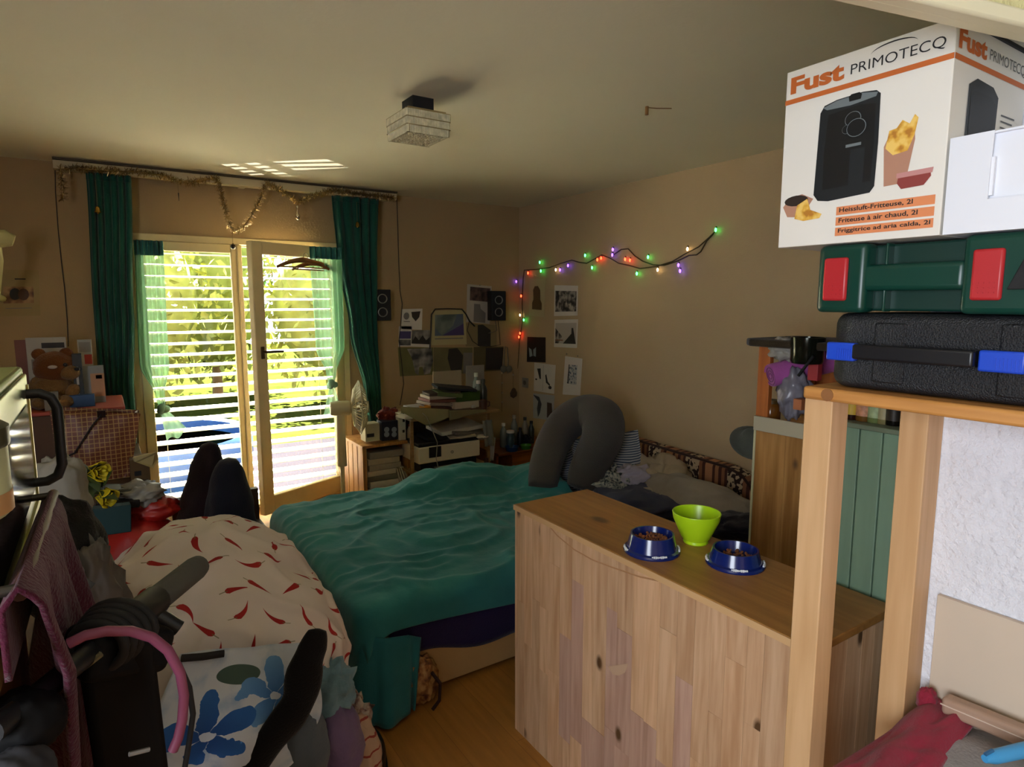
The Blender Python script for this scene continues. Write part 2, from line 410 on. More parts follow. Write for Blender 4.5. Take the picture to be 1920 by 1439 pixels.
b = MB(); b.box((XL-.2, .20, 0), (XL, YW, ZC)); b.box((XL-.2, YB, 0), (XL, -.9, ZC)); b.box((XL-.2, -.9, 0), (XL, .20, .9)); b.box((XL-.2, -.9, 2.12), (XL, .20, ZC))
struct('wall_left', b, M_wall, 'wall to the left of the camera with the kitchen window', 'wall')
struct('wall_front', MB().box((XL-.2, YB-.2, 0), (XR+.2, YB, ZC)), M_wall, 'wall behind the camera', 'wall')
struct('wall_kitchen', MB().box((1.332, YB, 0), (1.46, .575, ZC)), M_rough, 'rough white plaster partition under the shelf', 'wall')

# lintel with white moulding across the opening, top right
A = Pz(1560, -20, 1.91); Bp = Pz(1945, 68, 1.91); d = (Bp - A).normalized(); nrm = Vector((-d.y, d.x, 0));
if nrm.dot(Vector((0, 0, 0)) - A) < 0: nrm = -nrm
A2 = A - d*.5; B2 = Bp + d*.25
M_lint = mat('yellowed_plaster', '#d9d29a', .9, var=.08, vscale=9, bump=.8, bscale=60)
M_mould = mat('white_moulding_paint', '#ece4c0', .5)
t = thing('trim_1', 'yellowed plaster lintel with a white moulding at the top right', 'lintel', (A+Bp)/2, kind='structure')
MB().bar(A2 - nrm*.012 + ZU*.20, B2 - nrm*.012 + ZU*.20, .02, .36).obj('lintel_face', M_lint, t)
MB().bar(A2 + nrm*.004 + ZU*.011, B2 + nrm*.004 + ZU*.011, .022, .022).obj('moulding', M_mould, t, bevel=.004)
MB().bar(A2 - nrm*.012 + ZU*.006, B2 - nrm*.012 + ZU*.006, .02, .012).obj('moulding', M_mould, t, bevel=.003)

# ------------------------------------------------------------------ balcony window: fixed left sash, right leaf opened inwards
M_glass = glassy('window_glass')
def sash(parent, M, w, z0, z1, st=.075, d=.05, pane=True):
    b = lambda: MB(M)
    b().box((0, 0, z0), (st, d, z1)).obj('stile', M_cream, parent, bevel=.006)
    b().box((w-st, 0, z0), (w, d, z1)).obj('stile', M_cream, parent, bevel=.006)
    b().box((st, .003, z1-st), (w-st, d-.003, z1)).obj('rail', M_cream, parent, bevel=.006)
    b().box((st, .003, z0), (w-st, d-.003, z0+st*1.5)).obj('rail', M_cream, parent, bevel=.006)
    if pane: b().box((st, d*.5-.003, z0+st*1.5), (w-st, d*.5+.003, z1-st)).obj('pane', M_glass, parent)
t = thing('window_1', 'fixed cream sash left of the open balcony door leaf', 'window', (.5, YW, 0), kind='structure')
for x0, x1, z0, z1 in ((WX0, WX0+.045, .03, WZ1), (WX1-.045, WX1, .03, WZ1), (WX0, WX1, WZ1-.045, WZ1), (WX0, WX1, .03, .055)):
    MB().box((x0, YW-.012, z0), (x1, YW+.09, z1)).obj('frame', M_cream, t, bevel=.004)
sash(t, Matrix.Translation((.215, YW-.02, 0)), .655, .055, 1.955, .062)
MB().box((.845, YW-.05, .06), (.875, YW+.0, 1.95)).obj('astragal', M_cream, t, bevel=.006)
hx, hy = 1.60, YW-.01; fe = Py(483, 700, 4.52); ang = math.atan2(fe.y-hy, fe.x-hx); wl_ = math.hypot(fe.x-hx, fe.y-hy)
t = thing('window_2', 'cream balcony door leaf standing ajar with a lever handle', 'window', (hx, hy, 0), kind='structure')
ML = Matrix.Translation((hx, hy, 0)) @ Matrix.Rotation(ang, 4, 'Z') @ Matrix.Scale(-1, 4, (0, 1, 0))
sash(t, ML, wl_, .06, 1.96, .085, .055)
h = MB(ML); h.box((wl_-.058, -.012, 1.165), (wl_-.032, 0, 1.25)); h.obj('handle_plate', mat('bronze', '#4b3a26', .4, metal=.7), t, bevel=.004)
h = MB(ML); h.tube([(wl_-.046, 0, 1.215), (wl_-.046, -.05, 1.215), (wl_-.060, -.058, 1.215), (wl_-.17, -.058, 1.212)], .009, 8); h.obj('lever_handle', mat('bronze', '', .4), t, smooth=60)

# ------------------------------------------------------------------ outside venetian blind
M_slat = mat('blind_slat_enamel', '#e2e0d2', .45)
YBL = YW + .20
bl = thing('venetian_blind', 'wide-slatted outside venetian blind, lowered and half open', 'blind', ((WX0+WX1)/2, YBL, .03))
sl = MB(); n = 6; W_ = WX1-WX0-.01; tilt = R(9)
prof = []
for k in range(n+1):
    q = -.5 + k/n; y = q*.088; z = .006*(1-4*q*q); prof.append((y*math.cos(tilt) - z*math.sin(tilt), y*math.sin(tilt) + z*math.cos(tilt)))
vs = []; fs = []
for x in (-W_/2, W_/2):
    for y, z in prof: vs.append((x, y, z + .0008))
    for y, z in prof: vs.append((x, y, z - .0008))
m_ = n+1
for k in range(n):
    fs.append((k, k+1, 2*m_+k+1, 2*m_+k)); fs.append((m_+k+1, m_+k, 3*m_+k, 3*m_+k+1))
fs += [(0, 2*m_, 3*m_, m_), (n, m_+n, 3*m_+n, 2*m_+n)]
sl.add(vs, fs); sl.M = None
s0 = sl.obj('slat', M_slat, None, smooth=50, origin=(0, 0, 0)); s0.parent = bl; s0.location = (0, 0, .05)
nsl = 25
for i in range(1, nsl): share(s0, bl, (0, 0, .05 + i*.0785))
for x in (WX0+.18, .86, WX1-.2):
    MB().tube([(x, YBL-.05, .05), (x, YBL-.05, 1.98)], .0015, 5).obj('ladder_cord', mat('cord_grey', '#bdb7a5'), bl)
MB().box((WX0+.005, YBL-.05, 1.955), (WX1-.005, YBL+.05, 2.0)).obj('head_rail', M_slat, bl)

# ------------------------------------------------------------------ garden beyond the blind
struct('terrace', MB().box((-4, YW+.3, -.14), (7, 7.2, -.02)), mat('dark_slate_paving', '#1f1e23', .95, spec=0.0, var=.05), 'dark slate terrace outside the balcony window', 'terrace')
struct('lawn', MB().box((-14, 7.2, -.2), (18, 26, -.06)), mat('lawn_green', '#23290e', .95, spec=0.0, var=.3, vscale=3), 'green lawn beyond the terrace', 'lawn')
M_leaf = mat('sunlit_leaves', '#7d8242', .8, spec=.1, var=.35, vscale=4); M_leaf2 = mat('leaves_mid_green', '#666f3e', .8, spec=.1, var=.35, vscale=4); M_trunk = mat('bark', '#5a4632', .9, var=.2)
def bush(c, r, m, label, name='garden_shrub', trunk=True, seed=1.0, n=900):
    t = thing(name, label, 'shrub', (c[0], c[1], -.06), 'shrubs in the garden'); rnd = random.Random(seed)
    b = MB()
    for _ in range(n):
        u = rnd.uniform(-1, 1); a = rnd.uniform(0, 6.283); q = math.sqrt(1-u*u); k = rnd.uniform(.7, 1.05)
        p = Vector((c[0]+r[0]*q*math.cos(a)*k, c[1]+r[1]*q*math.sin(a)*k, c[2]+r[2]*u*k)); e = Euler((rnd.uniform(0,6), rnd.uniform(0,6), rnd.uniform(0,6))).to_matrix(); s = rnd.uniform(.10, .20)
        b.add([p + e @ Vector(v)*s for v in ((-.5,0,0),(0,-.3,.05),(.6,0,0),(0,.3,.05))], [(0,1,2,3)])
    b.obj('foliage', m, t)
    MB().ball(c, (r[0]*.72, r[1]*.72, r[2]*.75), 14, 9).obj('inner_foliage', m, t, smooth=180)
    MB().tube([(c[0], c[1], -.06), (c[0]+.05, c[1], c[2])], [.09, .05], 8).obj('trunk', M_trunk, t, smooth=60)
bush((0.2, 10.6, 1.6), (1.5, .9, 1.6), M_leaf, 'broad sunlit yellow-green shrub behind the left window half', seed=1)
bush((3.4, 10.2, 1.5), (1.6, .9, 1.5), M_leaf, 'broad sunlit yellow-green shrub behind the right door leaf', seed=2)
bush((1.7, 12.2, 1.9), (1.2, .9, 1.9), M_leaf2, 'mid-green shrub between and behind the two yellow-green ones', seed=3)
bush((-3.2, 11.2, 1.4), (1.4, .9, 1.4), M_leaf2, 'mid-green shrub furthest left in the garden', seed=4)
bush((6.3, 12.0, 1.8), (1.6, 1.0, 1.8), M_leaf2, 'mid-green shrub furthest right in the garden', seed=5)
# blue paddling pool
t = thing('paddling_pool', 'round blue paddling pool on the terrace edge', 'pool', (.2, 6.5, -.02))
MB().lathe([(.93, 0), (.98, .15), (.98, .32), (.95, .38), (.90, .36), (.90, .05), (0, .05)], 36, (.2, 6.5, -.02)).obj('wall', mat('pool_blue', '#153a78', .4), t, smooth=60)
MB().lathe([(.895, .26), (0, .26)], 36, (.2, 6.5, -.02)).obj('water', mat('pool_water', '#1d4f8c', .08), t, smooth=60)
# ------------------------------------------------------------------ curtain rail, curtains, tinsel
YR = 4.70
t = thing('curtain_rail', 'long white curtain rail board under the ceiling', 'curtain rail', (.92, YR, 2.34))
MB().box((-.16, YR-.015, 2.335), (2.0, YR+.06, 2.385)).obj('board', mat('rail_white', '#cbb991', .6), t, bevel=.003)
MB().box((-.16, YR-.03, 2.386), (2.0, YR+.145, 2.397)).obj('top_board', mat('rail_dark', '#4a3c22', .6), t)
for x in (-.1, .9, 1.94): MB().box((x-.02, YR+.06, 2.34), (x+.02, YW, 2.38)).obj('bracket', mat('rail_white', ''), t)
M_green = fabric('green_curtain_cloth', '#164c3f', .85, var=.2)
def curtain(name, label, xl, xr, z0, z1, folds, amp, y, m, nu=90, nv=46, seed=0, ph=0.0, heading=False, sub=None):
    """xl, xr: functions of v (0 top .. 1 bottom) giving left and right edges"""
    def fn(u, v):
        x = xl(v) + (xr(v)-xl(v))*u; a = amp*(.7+.3*math.sin(seed+u*9)); 
        yy = y + a*math.sin(folds*2*math.pi*u + ph + .5*math.sin(v*3+seed)) + .012*math.sin(folds*4.3*math.pi*u + seed)*v
        x += .006*math.sin(folds*2*math.pi*u*1.0 + 1.3)
        return Vector((x, yy, z1 + (z0-z1)*v))
    t = thing(name, label, 'curtain', ((xl(0)+xr(0))/2, y, z0))
    MB().grid(fn, nu, nv).obj('drape', m, t, smooth=180, solid=.004)
    if heading:
        MB().grid(lambda u, v: fn(u, v*.02) + Vector((0, -.006, 0)), nu, 2).obj('heading_tape', m, t, smooth=180, solid=.006)
    return t
def lerp_tab(tab):
    def f(v):
        for (a, x), (b, y) in zip(tab, tab[1:]):
            if v <= b: k = (v-a)/(b-a) if b > a else 0; k = k*k*(3-2*k); return x + (y-x)*k
        return tab[-1][1]
    return f
c_l = [Py(160, 332, YR).x, Py(172, 560, YR).x, Py(187, 760, YR).x, Py(190, 900, YR).x]; c_r = [Py(243, 335, YR).x, Py(247, 560, YR).x, Py(252, 770, YR).x, Py(255, 900, YR).x]
curtain('green_curtain', 'dark green curtain hanging straight at the left of the window', lerp_tab([(0, c_l[0]), (.4, c_l[1]), (.65, c_l[2]), (1, c_l[3]+.02)]), lerp_tab([(0, c_r[0]), (.4, c_r[1]), (.65, c_r[2]), (1, c_r[3])]), .2, 2.33, 6, .028, YR, M_green, heading=True)
q = [(622, 372), (632, 480), (655, 620), (684, 740), (692, 790)]; q2 = [(708, 378), (706, 480), (706, 620), (712, 740), (714, 790)]
z1 = 2.33; z0 = Py(700, 800, YR).z - .25
vv = [(z1-Py(*p, YR).z)/(z1-z0) for p in q]; vv[0] = 0
curtain('green_curtain', 'dark green curtain gathered and swept to the right of the open leaf', lerp_tab(list(zip(vv, [Py(*p, YR).x for p in q])) + [(1, Py(694, 900, YR).x)]), lerp_tab(list(zip(vv, [Py(*p, YR).x for p in q2])) + [(1, Py(716, 900, YR).x)]), z0, z1, 5, .030, YR, M_green, heading=True, seed=2)
# sheer curtains tied in a knot
M_sheer = sheer('sheer_green_voile', '#8fbf9f', .22); M_head = fabric('voile_heading', '#2f6f68', .8)
def knotted(label, top_l, top_r, mid_l, mid_r, knot, tail, y, ytop=None):
    t = thing('sheer_curtain', label, 'curtain', Py(*knot, y) - Vector((0, 0, .1)))
    TL, TR, ML_, MR, K, T = [Py(*p, y) for p in (top_l, top_r, mid_l, mid_r, knot, tail)]
    zt, zk = TL.z, K.z
    f_l = lerp_tab([(0, TL.x), (.72, ML_.x), (.92, (ML_.x+K.x*2)/3), (1, K.x-.018)]); f_r = lerp_tab([(0, TR.x), (.72, MR.x), (.92, (MR.x+K.x*2)/3), (1, K.x+.018)])
    def fn(u, v):
        w = 1-v; return Vector((f_l(v)+(f_r(v)-f_l(v))*u, y + .016*math.sin(u*2*math.pi*6+v)*(.5+.5*w) + .008*math.sin(u*31), zt+(zk-zt)*v))
    MB().grid(fn, 70, 40).obj('drape', M_sheer, t, smooth=180)
    MB().grid(lambda u, v: fn(u, v*.085) + Vector((0, -.006, 0)), 70, 3).obj('heading', M_head, t, smooth=180, solid=.002)
    b = MB()
    for k in range(3):
        a = k*2.1; b.ball(K + Vector((.014*math.cos(a), .012*math.sin(a), .014*math.sin(a*1.7))), (.034, .03, .026), 12, 8, Euler((a, .5*k, a)).to_matrix())
    b.obj('knot', fabric('voile_knot', '#86b096'), t, smooth=180)
    d = T - K
    def ft(u, v):
        w = .018 + .055*v; p = K + d*v; side = Vector((1, 0, .5)).normalized()
        return p + side*((u-.5)*2*w) + Vector((0, .018*math.sin(u*13+v*2)*v, .02*math.sin(u*9)*v))
    MB().grid(ft, 24, 12).obj('tail', sheer('voile_tail', '#8fb89c', .2), t, smooth=180)
knotted('sheer green curtain with a dangling knot over the left sash', (250, 450), (305, 452), (262, 690), (318, 690), (305, 768), (333, 818), YW-.06)
knotted('sheer green curtain knotted over the open door leaf', (580, 462), (640, 466), (592, 640), (646, 640), (622, 722), (623, 775), 4.66)
# tinsel garland
M_tin = mat('tinsel_foil', '#9a8050', .3, metal=.85, var=.4, vscale=30)
tin = [(118, 372), (117, 345), (113, 318), (140, 315), (190, 320), (250, 322), (300, 328), (335, 341), (370, 341), (405, 334), (412, 352), (420, 385), (428, 415), (437, 435), (455, 428), (475, 400), (488, 375), (495, 350), (502, 343), (530, 360), (558, 379), (590, 366), (625, 357), (660, 362), (700, 366), (740, 372)]
pts = [Py(px, py, YR-.05) for px, py in tin]; fine = []
for i in range(len(pts)-1):
    n = max(2, int((pts[i+1]-pts[i]).length/.012))
    for k in range(n): fine.append(pts[i].lerp(pts[i+1], k/n))
t = thing('tinsel_garland', 'gold tinsel garland looped along the curtain rail', 'garland', (pts[0].x, pts[0].y, pts[13].z))
MB().tube(fine, .0035, 5).obj('core', M_tin, t)
rnd = random.Random(3); b = MB()
for p in fine:
    for k in range(16):
        dv = Vector((rnd.gauss(0,1), rnd.gauss(0,1), rnd.gauss(0,1))).normalized(); L_ = rnd.uniform(.016, .036); s = dv.cross(Vector((rnd.random(), .3, 1))).normalized()*.0017
        b.add([p - s, p + s, p + dv*L_ + s, p + dv*L_ - s], [(0,1,2,3)])
o = b.obj('foil_strands', M_tin, t); o['kind'] = 'stuff'
# ornaments
def bauble(px, py, L_, label, m, kind):
    p = Py(px, py, YR-.055)
    t = thing('christmas_ornament', label, 'ornament', p - Vector((0, 0, .03)))
    MB().tube([p + Vector((0, 0, .018)), p + Vector((0, 0, .018+L_))], .0012, 5).obj('thread', mat('thread', '#6e5a34'), t)
    if kind == 'ball': MB().ball(p, .017, 14, 9).obj('ball', m, t, smooth=180); MB().lathe([(.006, 0), (.006, .008), (0, .009)], 10, p + Vector((0, 0, .015))).obj('cap', M_tin, t, smooth=40)
    elif kind == 'drop': MB().lathe([(0, -.03), (.012, -.022), (.017, -.006), (.014, .008), (.006, .018), (.003, .045), (.009, .055), (.007, .07), (0, .075)], 14, p).obj('drop', m, t, smooth=180)
    elif kind == 'bell': MB().lathe([(.020, -.022), (.016, -.016), (.013, .004), (.008, .014), (0, .017)], 14, p).obj('bell', m, t, smooth=60); MB().ball(p + Vector((0, 0, -.024)), .006, 8, 6).obj('clapper', m, t, smooth=180)
    else: MB().tube([p + Vector((0, 0, .02)), p + Vector((0, 0, -.03))], [.004, .0015], 6).obj('icicle', m, t, smooth=60)
M_gold = mat('gold_glass', '#c09a45', .2, metal=.9); M_silv = mat('silver_glass', '#d8ceb4', .15, metal=.9); M_dkb = mat('dark_bauble', '#2b2418', .3, metal=.5)
bauble(183, 392, .16, 'gold bell ornament in front of the left green curtain', M_gold, 'bell')
bauble(335, 368, .07, 'thin dark icicle ornament hanging left of the tinsel loop', M_dkb, 'icicle')
bauble(437, 463, .06, 'dark ball ornament under the deep tinsel loop', M_dkb, 'ball')
bauble(558, 405, .06, 'silver drop ornament under the small tinsel loop', M_silv, 'drop')
bauble(670, 420, .14, 'gold bell ornament in front of the right green curtain', M_gold, 'bell')
# coat hangers on the open leaf
W_hang = wood('hanger_wood', '#9a6a34', '#74491f', 'x', 1.0, .4, knots=False)
def hanger(c, ry, label, w=.21):
    t = thing('coat_hanger', label, 'coat hanger', c, 'hangers on the door leaf'); M = Matrix.Translation(c) @ Matrix.Rotation(ry, 4, 'Z')
    pts = [(-w + 2*w*k/16, 0, .055*(1-abs(-1+2*k/16)**1.7)) for k in range(17)]
    MB(M).tube(pts, [.006+.007*(1-abs(-1+2*k/16)) for k in range(17)], 8, sx=.8, sy=1.5).obj('arm', W_hang, t, smooth=60)
    MB(M).tube([(-w+.01, 0, .004), (w-.01, 0, .004)], .005, 8).obj('bar', W_hang, t, smooth=60)
    hk = [(0, 0, .055), (0, 0, .085)] + [(.018-.018*math.cos(a), 0, .085+.018*math.sin(a)) for a in [x*math.pi/8 for x in range(1, 11)]]
    MB(M).tube(hk, .0018, 6).obj('hook', M_dkmetal, t)
hanger(Py(570, 503, 4.50), R(20), 'wooden coat hanger nearest the room on the open leaf')
hanger(Py(592, 508, 4.63), R(26), 'wooden coat hanger behind the nearest one on the open leaf')
# cables on the window wall
def cable(pts, label, r=.003, col='#2a2116', Yp=YW-.006, cat='cable'):
    b = MB().tube([Py(x, y, Yp) for x, y in pts], r, 6); return tag(b.obj('thin_cable', mat('cable'+col, col, .6), smooth=60), label, cat)
cable([(103, 306), (104, 360), (109, 430), (115, 490), (121, 540), (126, 600), (128, 650)], 'thin dark cable running down the wall left of the window')
cable([(744, 372), (746, 430), (748, 500), (750, 545), (754, 570), (752, 600), (748, 640), (753, 680), (757, 720), (750, 760)], 'thin dark cable running down beside the left loudspeaker')
# ------------------------------------------------------------------ pictures pinned on the walls
def print_mat(name, c1, c2, c3, scale=14.0, detail=2):
    if name in MATS: return MATS[name]
    m, N, L, b = new_mat(name); tc = N.new('ShaderNodeTexCoord'); n = N.new('ShaderNodeTexNoise'); n.inputs['Scale'].default_value = scale; n.inputs['Detail'].default_value = detail
    L.new(tc.outputs['Object'], n.inputs['Vector']); r = N.new('ShaderNodeValToRGB'); e = r.color_ramp.elements; e[0].position = .38; e[0].color = S(c1); e[1].position = .60; e[1].color = S(c3); q = e.new(.48); q.color = S(c2)
    L.new(n.outputs['Fac'], r.inputs[0]); L.new(r.outputs[0], b.inputs['Base Color']); b.inputs['Roughness'].default_value = .6; MATS[name] = m; return m
def sheet(name, label, cat, quad, wall, mt, prints=(), frame=None, th=.0015, lift=.002, pins=()):
    """quad: pixel corners tl, tr, br, bl; wall: ('Y', YW) or ('X', XR); prints: (u0, v0, u1, v1, material) or polygon lists in 0..1 (v down)"""
    f = (lambda p, off: Py(p[0], p[1], wall[1]-off)) if wall[0] == 'Y' else (lambda p, off: Px(p[0], p[1], wall[1]-off))
    tl, tr, br, bl = [f(p, lift) for p in quad]; nrm = Vector((0,-1,0)) if wall[0] == 'Y' else Vector((-1,0,0))
    t = thing(name, label, cat, (tl+tr+br+bl)/4 + Vector((0,0,(bl.z-tl.z)/2)))
    def P(u, v, off): a = tl.lerp(tr, u); c = bl.lerp(br, u); return a.lerp(c, v) + nrm*off
    b = MB(); c = [P(0,0,0), P(1,0,0), P(1,1,0), P(0,1,0)]; d = [P(0,0,th), P(1,0,th), P(1,1,th), P(0,1,th)]
    b.add(c+d, [(0,1,2,3),(4,5,6,7),(0,1,5,4),(1,2,6,5),(2,3,7,6),(3,0,4,7)]); b.obj('sheet', mt, t)
    for k, pr in enumerate(prints):
        b = MB(); off = th + .0006 + .0004*k
        if isinstance(pr[0], (list, tuple)): b.add([P(u, v, off) for u, v in pr[0]], [tuple(range(len(pr[0])))]); pm = pr[1]
        else: u0, v0, u1, v1, pm = pr; b.add([P(u0,v0,off), P(u1,v0,off), P(u1,v1,off), P(u0,v1,off)], [(0,1,2,3)])
        b.obj('print', pm, t)
    if frame:
        for a, c2, e in ((P(0,0,.006), P(1,0,.006), 0), (P(1,0,.006), P(1,1,.006), 1), (P(1,1,.006), P(0,1,.006), 0), (P(0,1,.006), P(0,0,.006), 1)):
            MB().bar(a, c2, .012, .012, up=nrm).obj('frame', frame, t)
    for (u, v) in pins: MB().ball(P(u, v, .005), .006, 8, 6).obj('pin', mat('pin', '#7c7462', .4), t, smooth=180)
    return t
blob = lambda cx, cy, rx, ry, n=12, a0=0: [(cx+rx*math.cos(a0+6.283*k/n), cy+ry*math.sin(a0+6.283*k/n)) for k in range(n)]
Wy = ('Y', YW); Wx = ('X', XR)
pm_bw = print_mat('print_black_white', '#1d1b1a', '#5d5751', '#a29a8e', 22); pm_grey = print_mat('print_grey', '#3a3a3a', '#6e6a63', '#9a948a', 9)
pm_dark = mat('print_dark', '#2a2622', .6); pm_mid = mat('print_mid_grey', '#77716a', .6); pm_purple = mat('print_violet', '#4a4170', .6); pm_sepia = print_mat('print_sepia', '#3d2617', '#7a5334', '#b08a5a', 12)
pm_green = print_mat('print_green_grey', '#4c4a28', '#77724a', '#8f8a60', 8); pm_blue = mat('print_slate', '#5e6875', .6); pm_red = mat('print_red', '#b03a34', .6)
sheet('poster', 'aged sepia poster of two faces at the far left', 'poster', [(-6, 506), (72, 507), (76, 592), (-6, 594)], Wy, mat('aged_paper', '#a08a5c', .85, var=.12), [(.15, .36, .86, .72, pm_sepia), ([(.3+.0*0, .55)] and blob(.42, .52, .13, .13), pm_dark), (blob(.62, .53, .13, .13), mat('print_brown', '#4d2f1c', .6)), (.42, .18, .68, .21, pm_dark), (.2, .82, .8, .835, pm_mid)])
sheet('note_card', 'white card with a heart emblem pinned high on the left', 'card', [(754, 580), (792, 579), (791, 619), (752, 617)], Wy, M_paper, [([(.45,.15),(.9,.12),(.85,.4),(.68,.6),(.5,.4)], pm_dark), (blob(.22, .35, .14, .18), pm_mid), (.1, .6, .4, .64, pm_mid)])
sheet('photo_print', 'violet-edged photo print below the heart card', 'photo', [(748, 612), (772, 612), (771, 650), (747, 650)], Wy, M_paper, [(.05, .25, .95, .62, pm_purple), (.05, .66, .95, .95, pm_grey)])
sheet('photo_print', 'grey landscape photo right of the violet-edged print', 'photo', [(772, 620), (806, 619), (805, 652), (771, 650)], Wy, M_paper, [(0, 0, 1, .82, pm_grey), ([(0,.8),(.2,.35),(.4,.6),(.6,.3),(.8,.6),(1,.4),(1,.82)], pm_dark)])
sheet('framed_photo', 'calendar photo of a sloping hillside draped with beads', 'picture', [(809, 583), (872, 581), (875, 646), (808, 648)], Wy, mat('calendar_paper', '#b5a878', .8), [(.1, .12, .93, .73, pm_blue), ([(.1,.12),(.75,.12),(.62,.45),(.3,.73),(.1,.5)], print_mat('print_green_slope', '#556055', '#6d766a', '#828a7c', 6)), ([(.93,.4),(.93,.73),(.3,.73)], pm_purple), (.1, .80, .9, .83, pm_mid)])
sheet('poster', 'tall white poster with a dark banner and grey silhouette', 'poster', [(876, 533), (922, 537), (918, 608), (874, 604)], Wy, mat('offwhite_paper', '#b3aa9c', .8), [(.12, .06, .95, .42, print_mat('print_banner', '#2a1c18', '#46302a', '#5c453c', 18)), ([(.3,.5),(.55,.5),(.58,.62),(.8,.72),(.8,.98),(.3,.98)], pm_mid)], pins=[(.5, 0)])
sheet('poster', 'beige poster with a dark standing figure below the tall one', 'poster', [(873, 606), (931, 610), (931, 650), (873, 650)], Wy, mat('beige_paper', '#8b7a52', .8), [([(.38,.05),(.55,.02),(.8,.25),(.8,.98),(.38,.98)], pm_dark)])
sheet('poster', 'wide faded green poster of an elephant above the desk', 'poster', [(746, 652), (812, 652), (812, 703), (750, 706)], Wy, mat('faded_green_paper', '#6d6a3e', .8, var=.15), [([(.25,.05),(.95,.02),(1,.5),(.9,.95),(.72,.98),(.68,.7),(.58,.7),(.55,1),(.45,.9),(.38,.4)], pm_grey)])
sheet('poster', 'faded olive poster of a dark seated figure above the desk', 'poster', [(813, 652), (886, 652), (885, 700), (813, 703)], Wy, mat('faded_olive_paper', '#6f6744', .8, var=.15), [([(.38,.05),(.6,.02),(.75,.3),(.72,.9),(.45,.95),(.35,.4)], pm_dark), (.76, .2, 1, 1, pm_mid)])
sheet('poster', 'brown poster with a near-black block by the corner', 'poster', [(888, 651), (944, 650), (941, 695), (888, 698)], Wy, mat('olive_brown_paper', '#5d5232', .8, var=.15), [(.4, .05, 1, .95, pm_dark)])
sheet('framed_drawing', 'pale mat with a dark portrait silhouette on the right wall', 'picture', [(993, 523), (1023, 523), (1021, 595), (992, 592)], Wx, mat('cream_mat_board', '#b9ab82', .7), [([(.25,.3),(.35,.2),(.55,.19),(.7,.3),(.72,.55),(.82,.65),(.82,.82),(.2,.82),(.2,.65),(.28,.55)], mat('print_umber', '#5a4424', .7))])
sheet('photo_print', 'upper black-and-white street photo on the right wall', 'photo', [(1040, 535), (1084, 536), (1083, 592), (1039, 593)], Wx, M_paper, [(.05, .18, .95, .86, pm_bw)])
sheet('photo_print', 'lower black-and-white alley photo on the right wall', 'photo', [(1040, 600), (1084, 599), (1082, 653), (1039, 651)], Wx, M_paper, [(.05, .12, .95, .86, mat('print_light_grey', '#b4ab9f', .6)), ([(.05,.3),(.35,.6),(.2,.86),(.05,.86)], pm_bw), ([(.4,.86),(.75,.5),(.75,.3),(.82,.3),(.95,.86)], pm_dark), (.05, .72, .4, .76, mat('print_rust', '#7a4a30', .6))])
sheet('photo_print', 'small black square print with a pale butterfly', 'picture', [(989, 632), (1023, 633), (1023, 680), (988, 679)], Wx, mat('black_card', '#17140f', .6), [([(.1,.42),(.25,.5),(.32,.75),(.15,.8)], mat('print_pale_blue', '#93a1a6', .6)), ([(.35,.5),(.5,.4),(.5,.78),(.36,.75)], mat('print_pale_blue', ''))])
sheet('ink_drawing', 'white sheet of small ink sketches on the right wall', 'drawing', [(1002, 680), (1042, 685), (1039, 739), (1001, 733)], Wx, M_paper, [([(.15,.2),(.32,.18),(.35,.55),(.28,.55)], pm_dark), ([(.55,.4),(.6,.35),(.68,.6),(.8,.7),(.78,.75),(.6,.65)], pm_dark), (blob(.8, .8, .08, .06), pm_dark), (blob(.12, .58, .05, .03), pm_dark), (.45, .05, .46, .95, pm_mid)])
sheet('ink_drawing', 'sheet with a dark bird ink drawing, lowest on the right wall', 'drawing', [(1000, 738), (1040, 742), (1037, 789), (1000, 784)], Wx, mat('bluish_paper', '#a9aaa8', .8), [([(0,.05),(.3,.12),(.42,.4),(.35,.75),(.25,.95),(.2,.6),(.25,.3)], mat('print_ink_blue', '#33373f', .6)), ([(.68,.3),(.9,.32),(.95,.7),(.85,.95),(.7,.9)], mat('print_ink_brown', '#43352a', .6))])
sheet('ink_drawing', 'white poster with a blue ornamental block above the grey pillow', 'drawing', [(1060, 668), (1092, 673), (1088, 742), (1055, 740)], Wx, mat('bright_paper', '#dcd6cc', .8), [([(.25,.2),(.75,.2),(.75,.72),(.22,.7)], print_mat('print_blue_ornament', '#39485a', '#a9aeb0', '#c8c5bd', 45)), ([(.25,.2),(.3,.2),(.3,.7),(.24,.7)], pm_dark)], pins=[(.1, -.06), (.75, -.05)])
# light switch on the right wall near the corner
p = Px(985, 718, XR-.004)
t = thing('power_socket', 'small grey wall socket near the corner', 'socket', p - Vector((0,0,.04)))
MB().box((XR-.012, p.y-.045, p.z-.045), (XR, p.y+.045, p.z+.045)).obj('plate', mat('socket_grey', '#8c8778', .5), t, bevel=.004)
MB().lathe([(.022, 0), (.022, .003), (0, .003)], 16, (XR-.012, p.y, p.z), Matrix.Rotation(R(-90), 3, 'Y')).obj('socket_insert', mat('socket_dark', '#5a564c', .5), t, smooth=40)

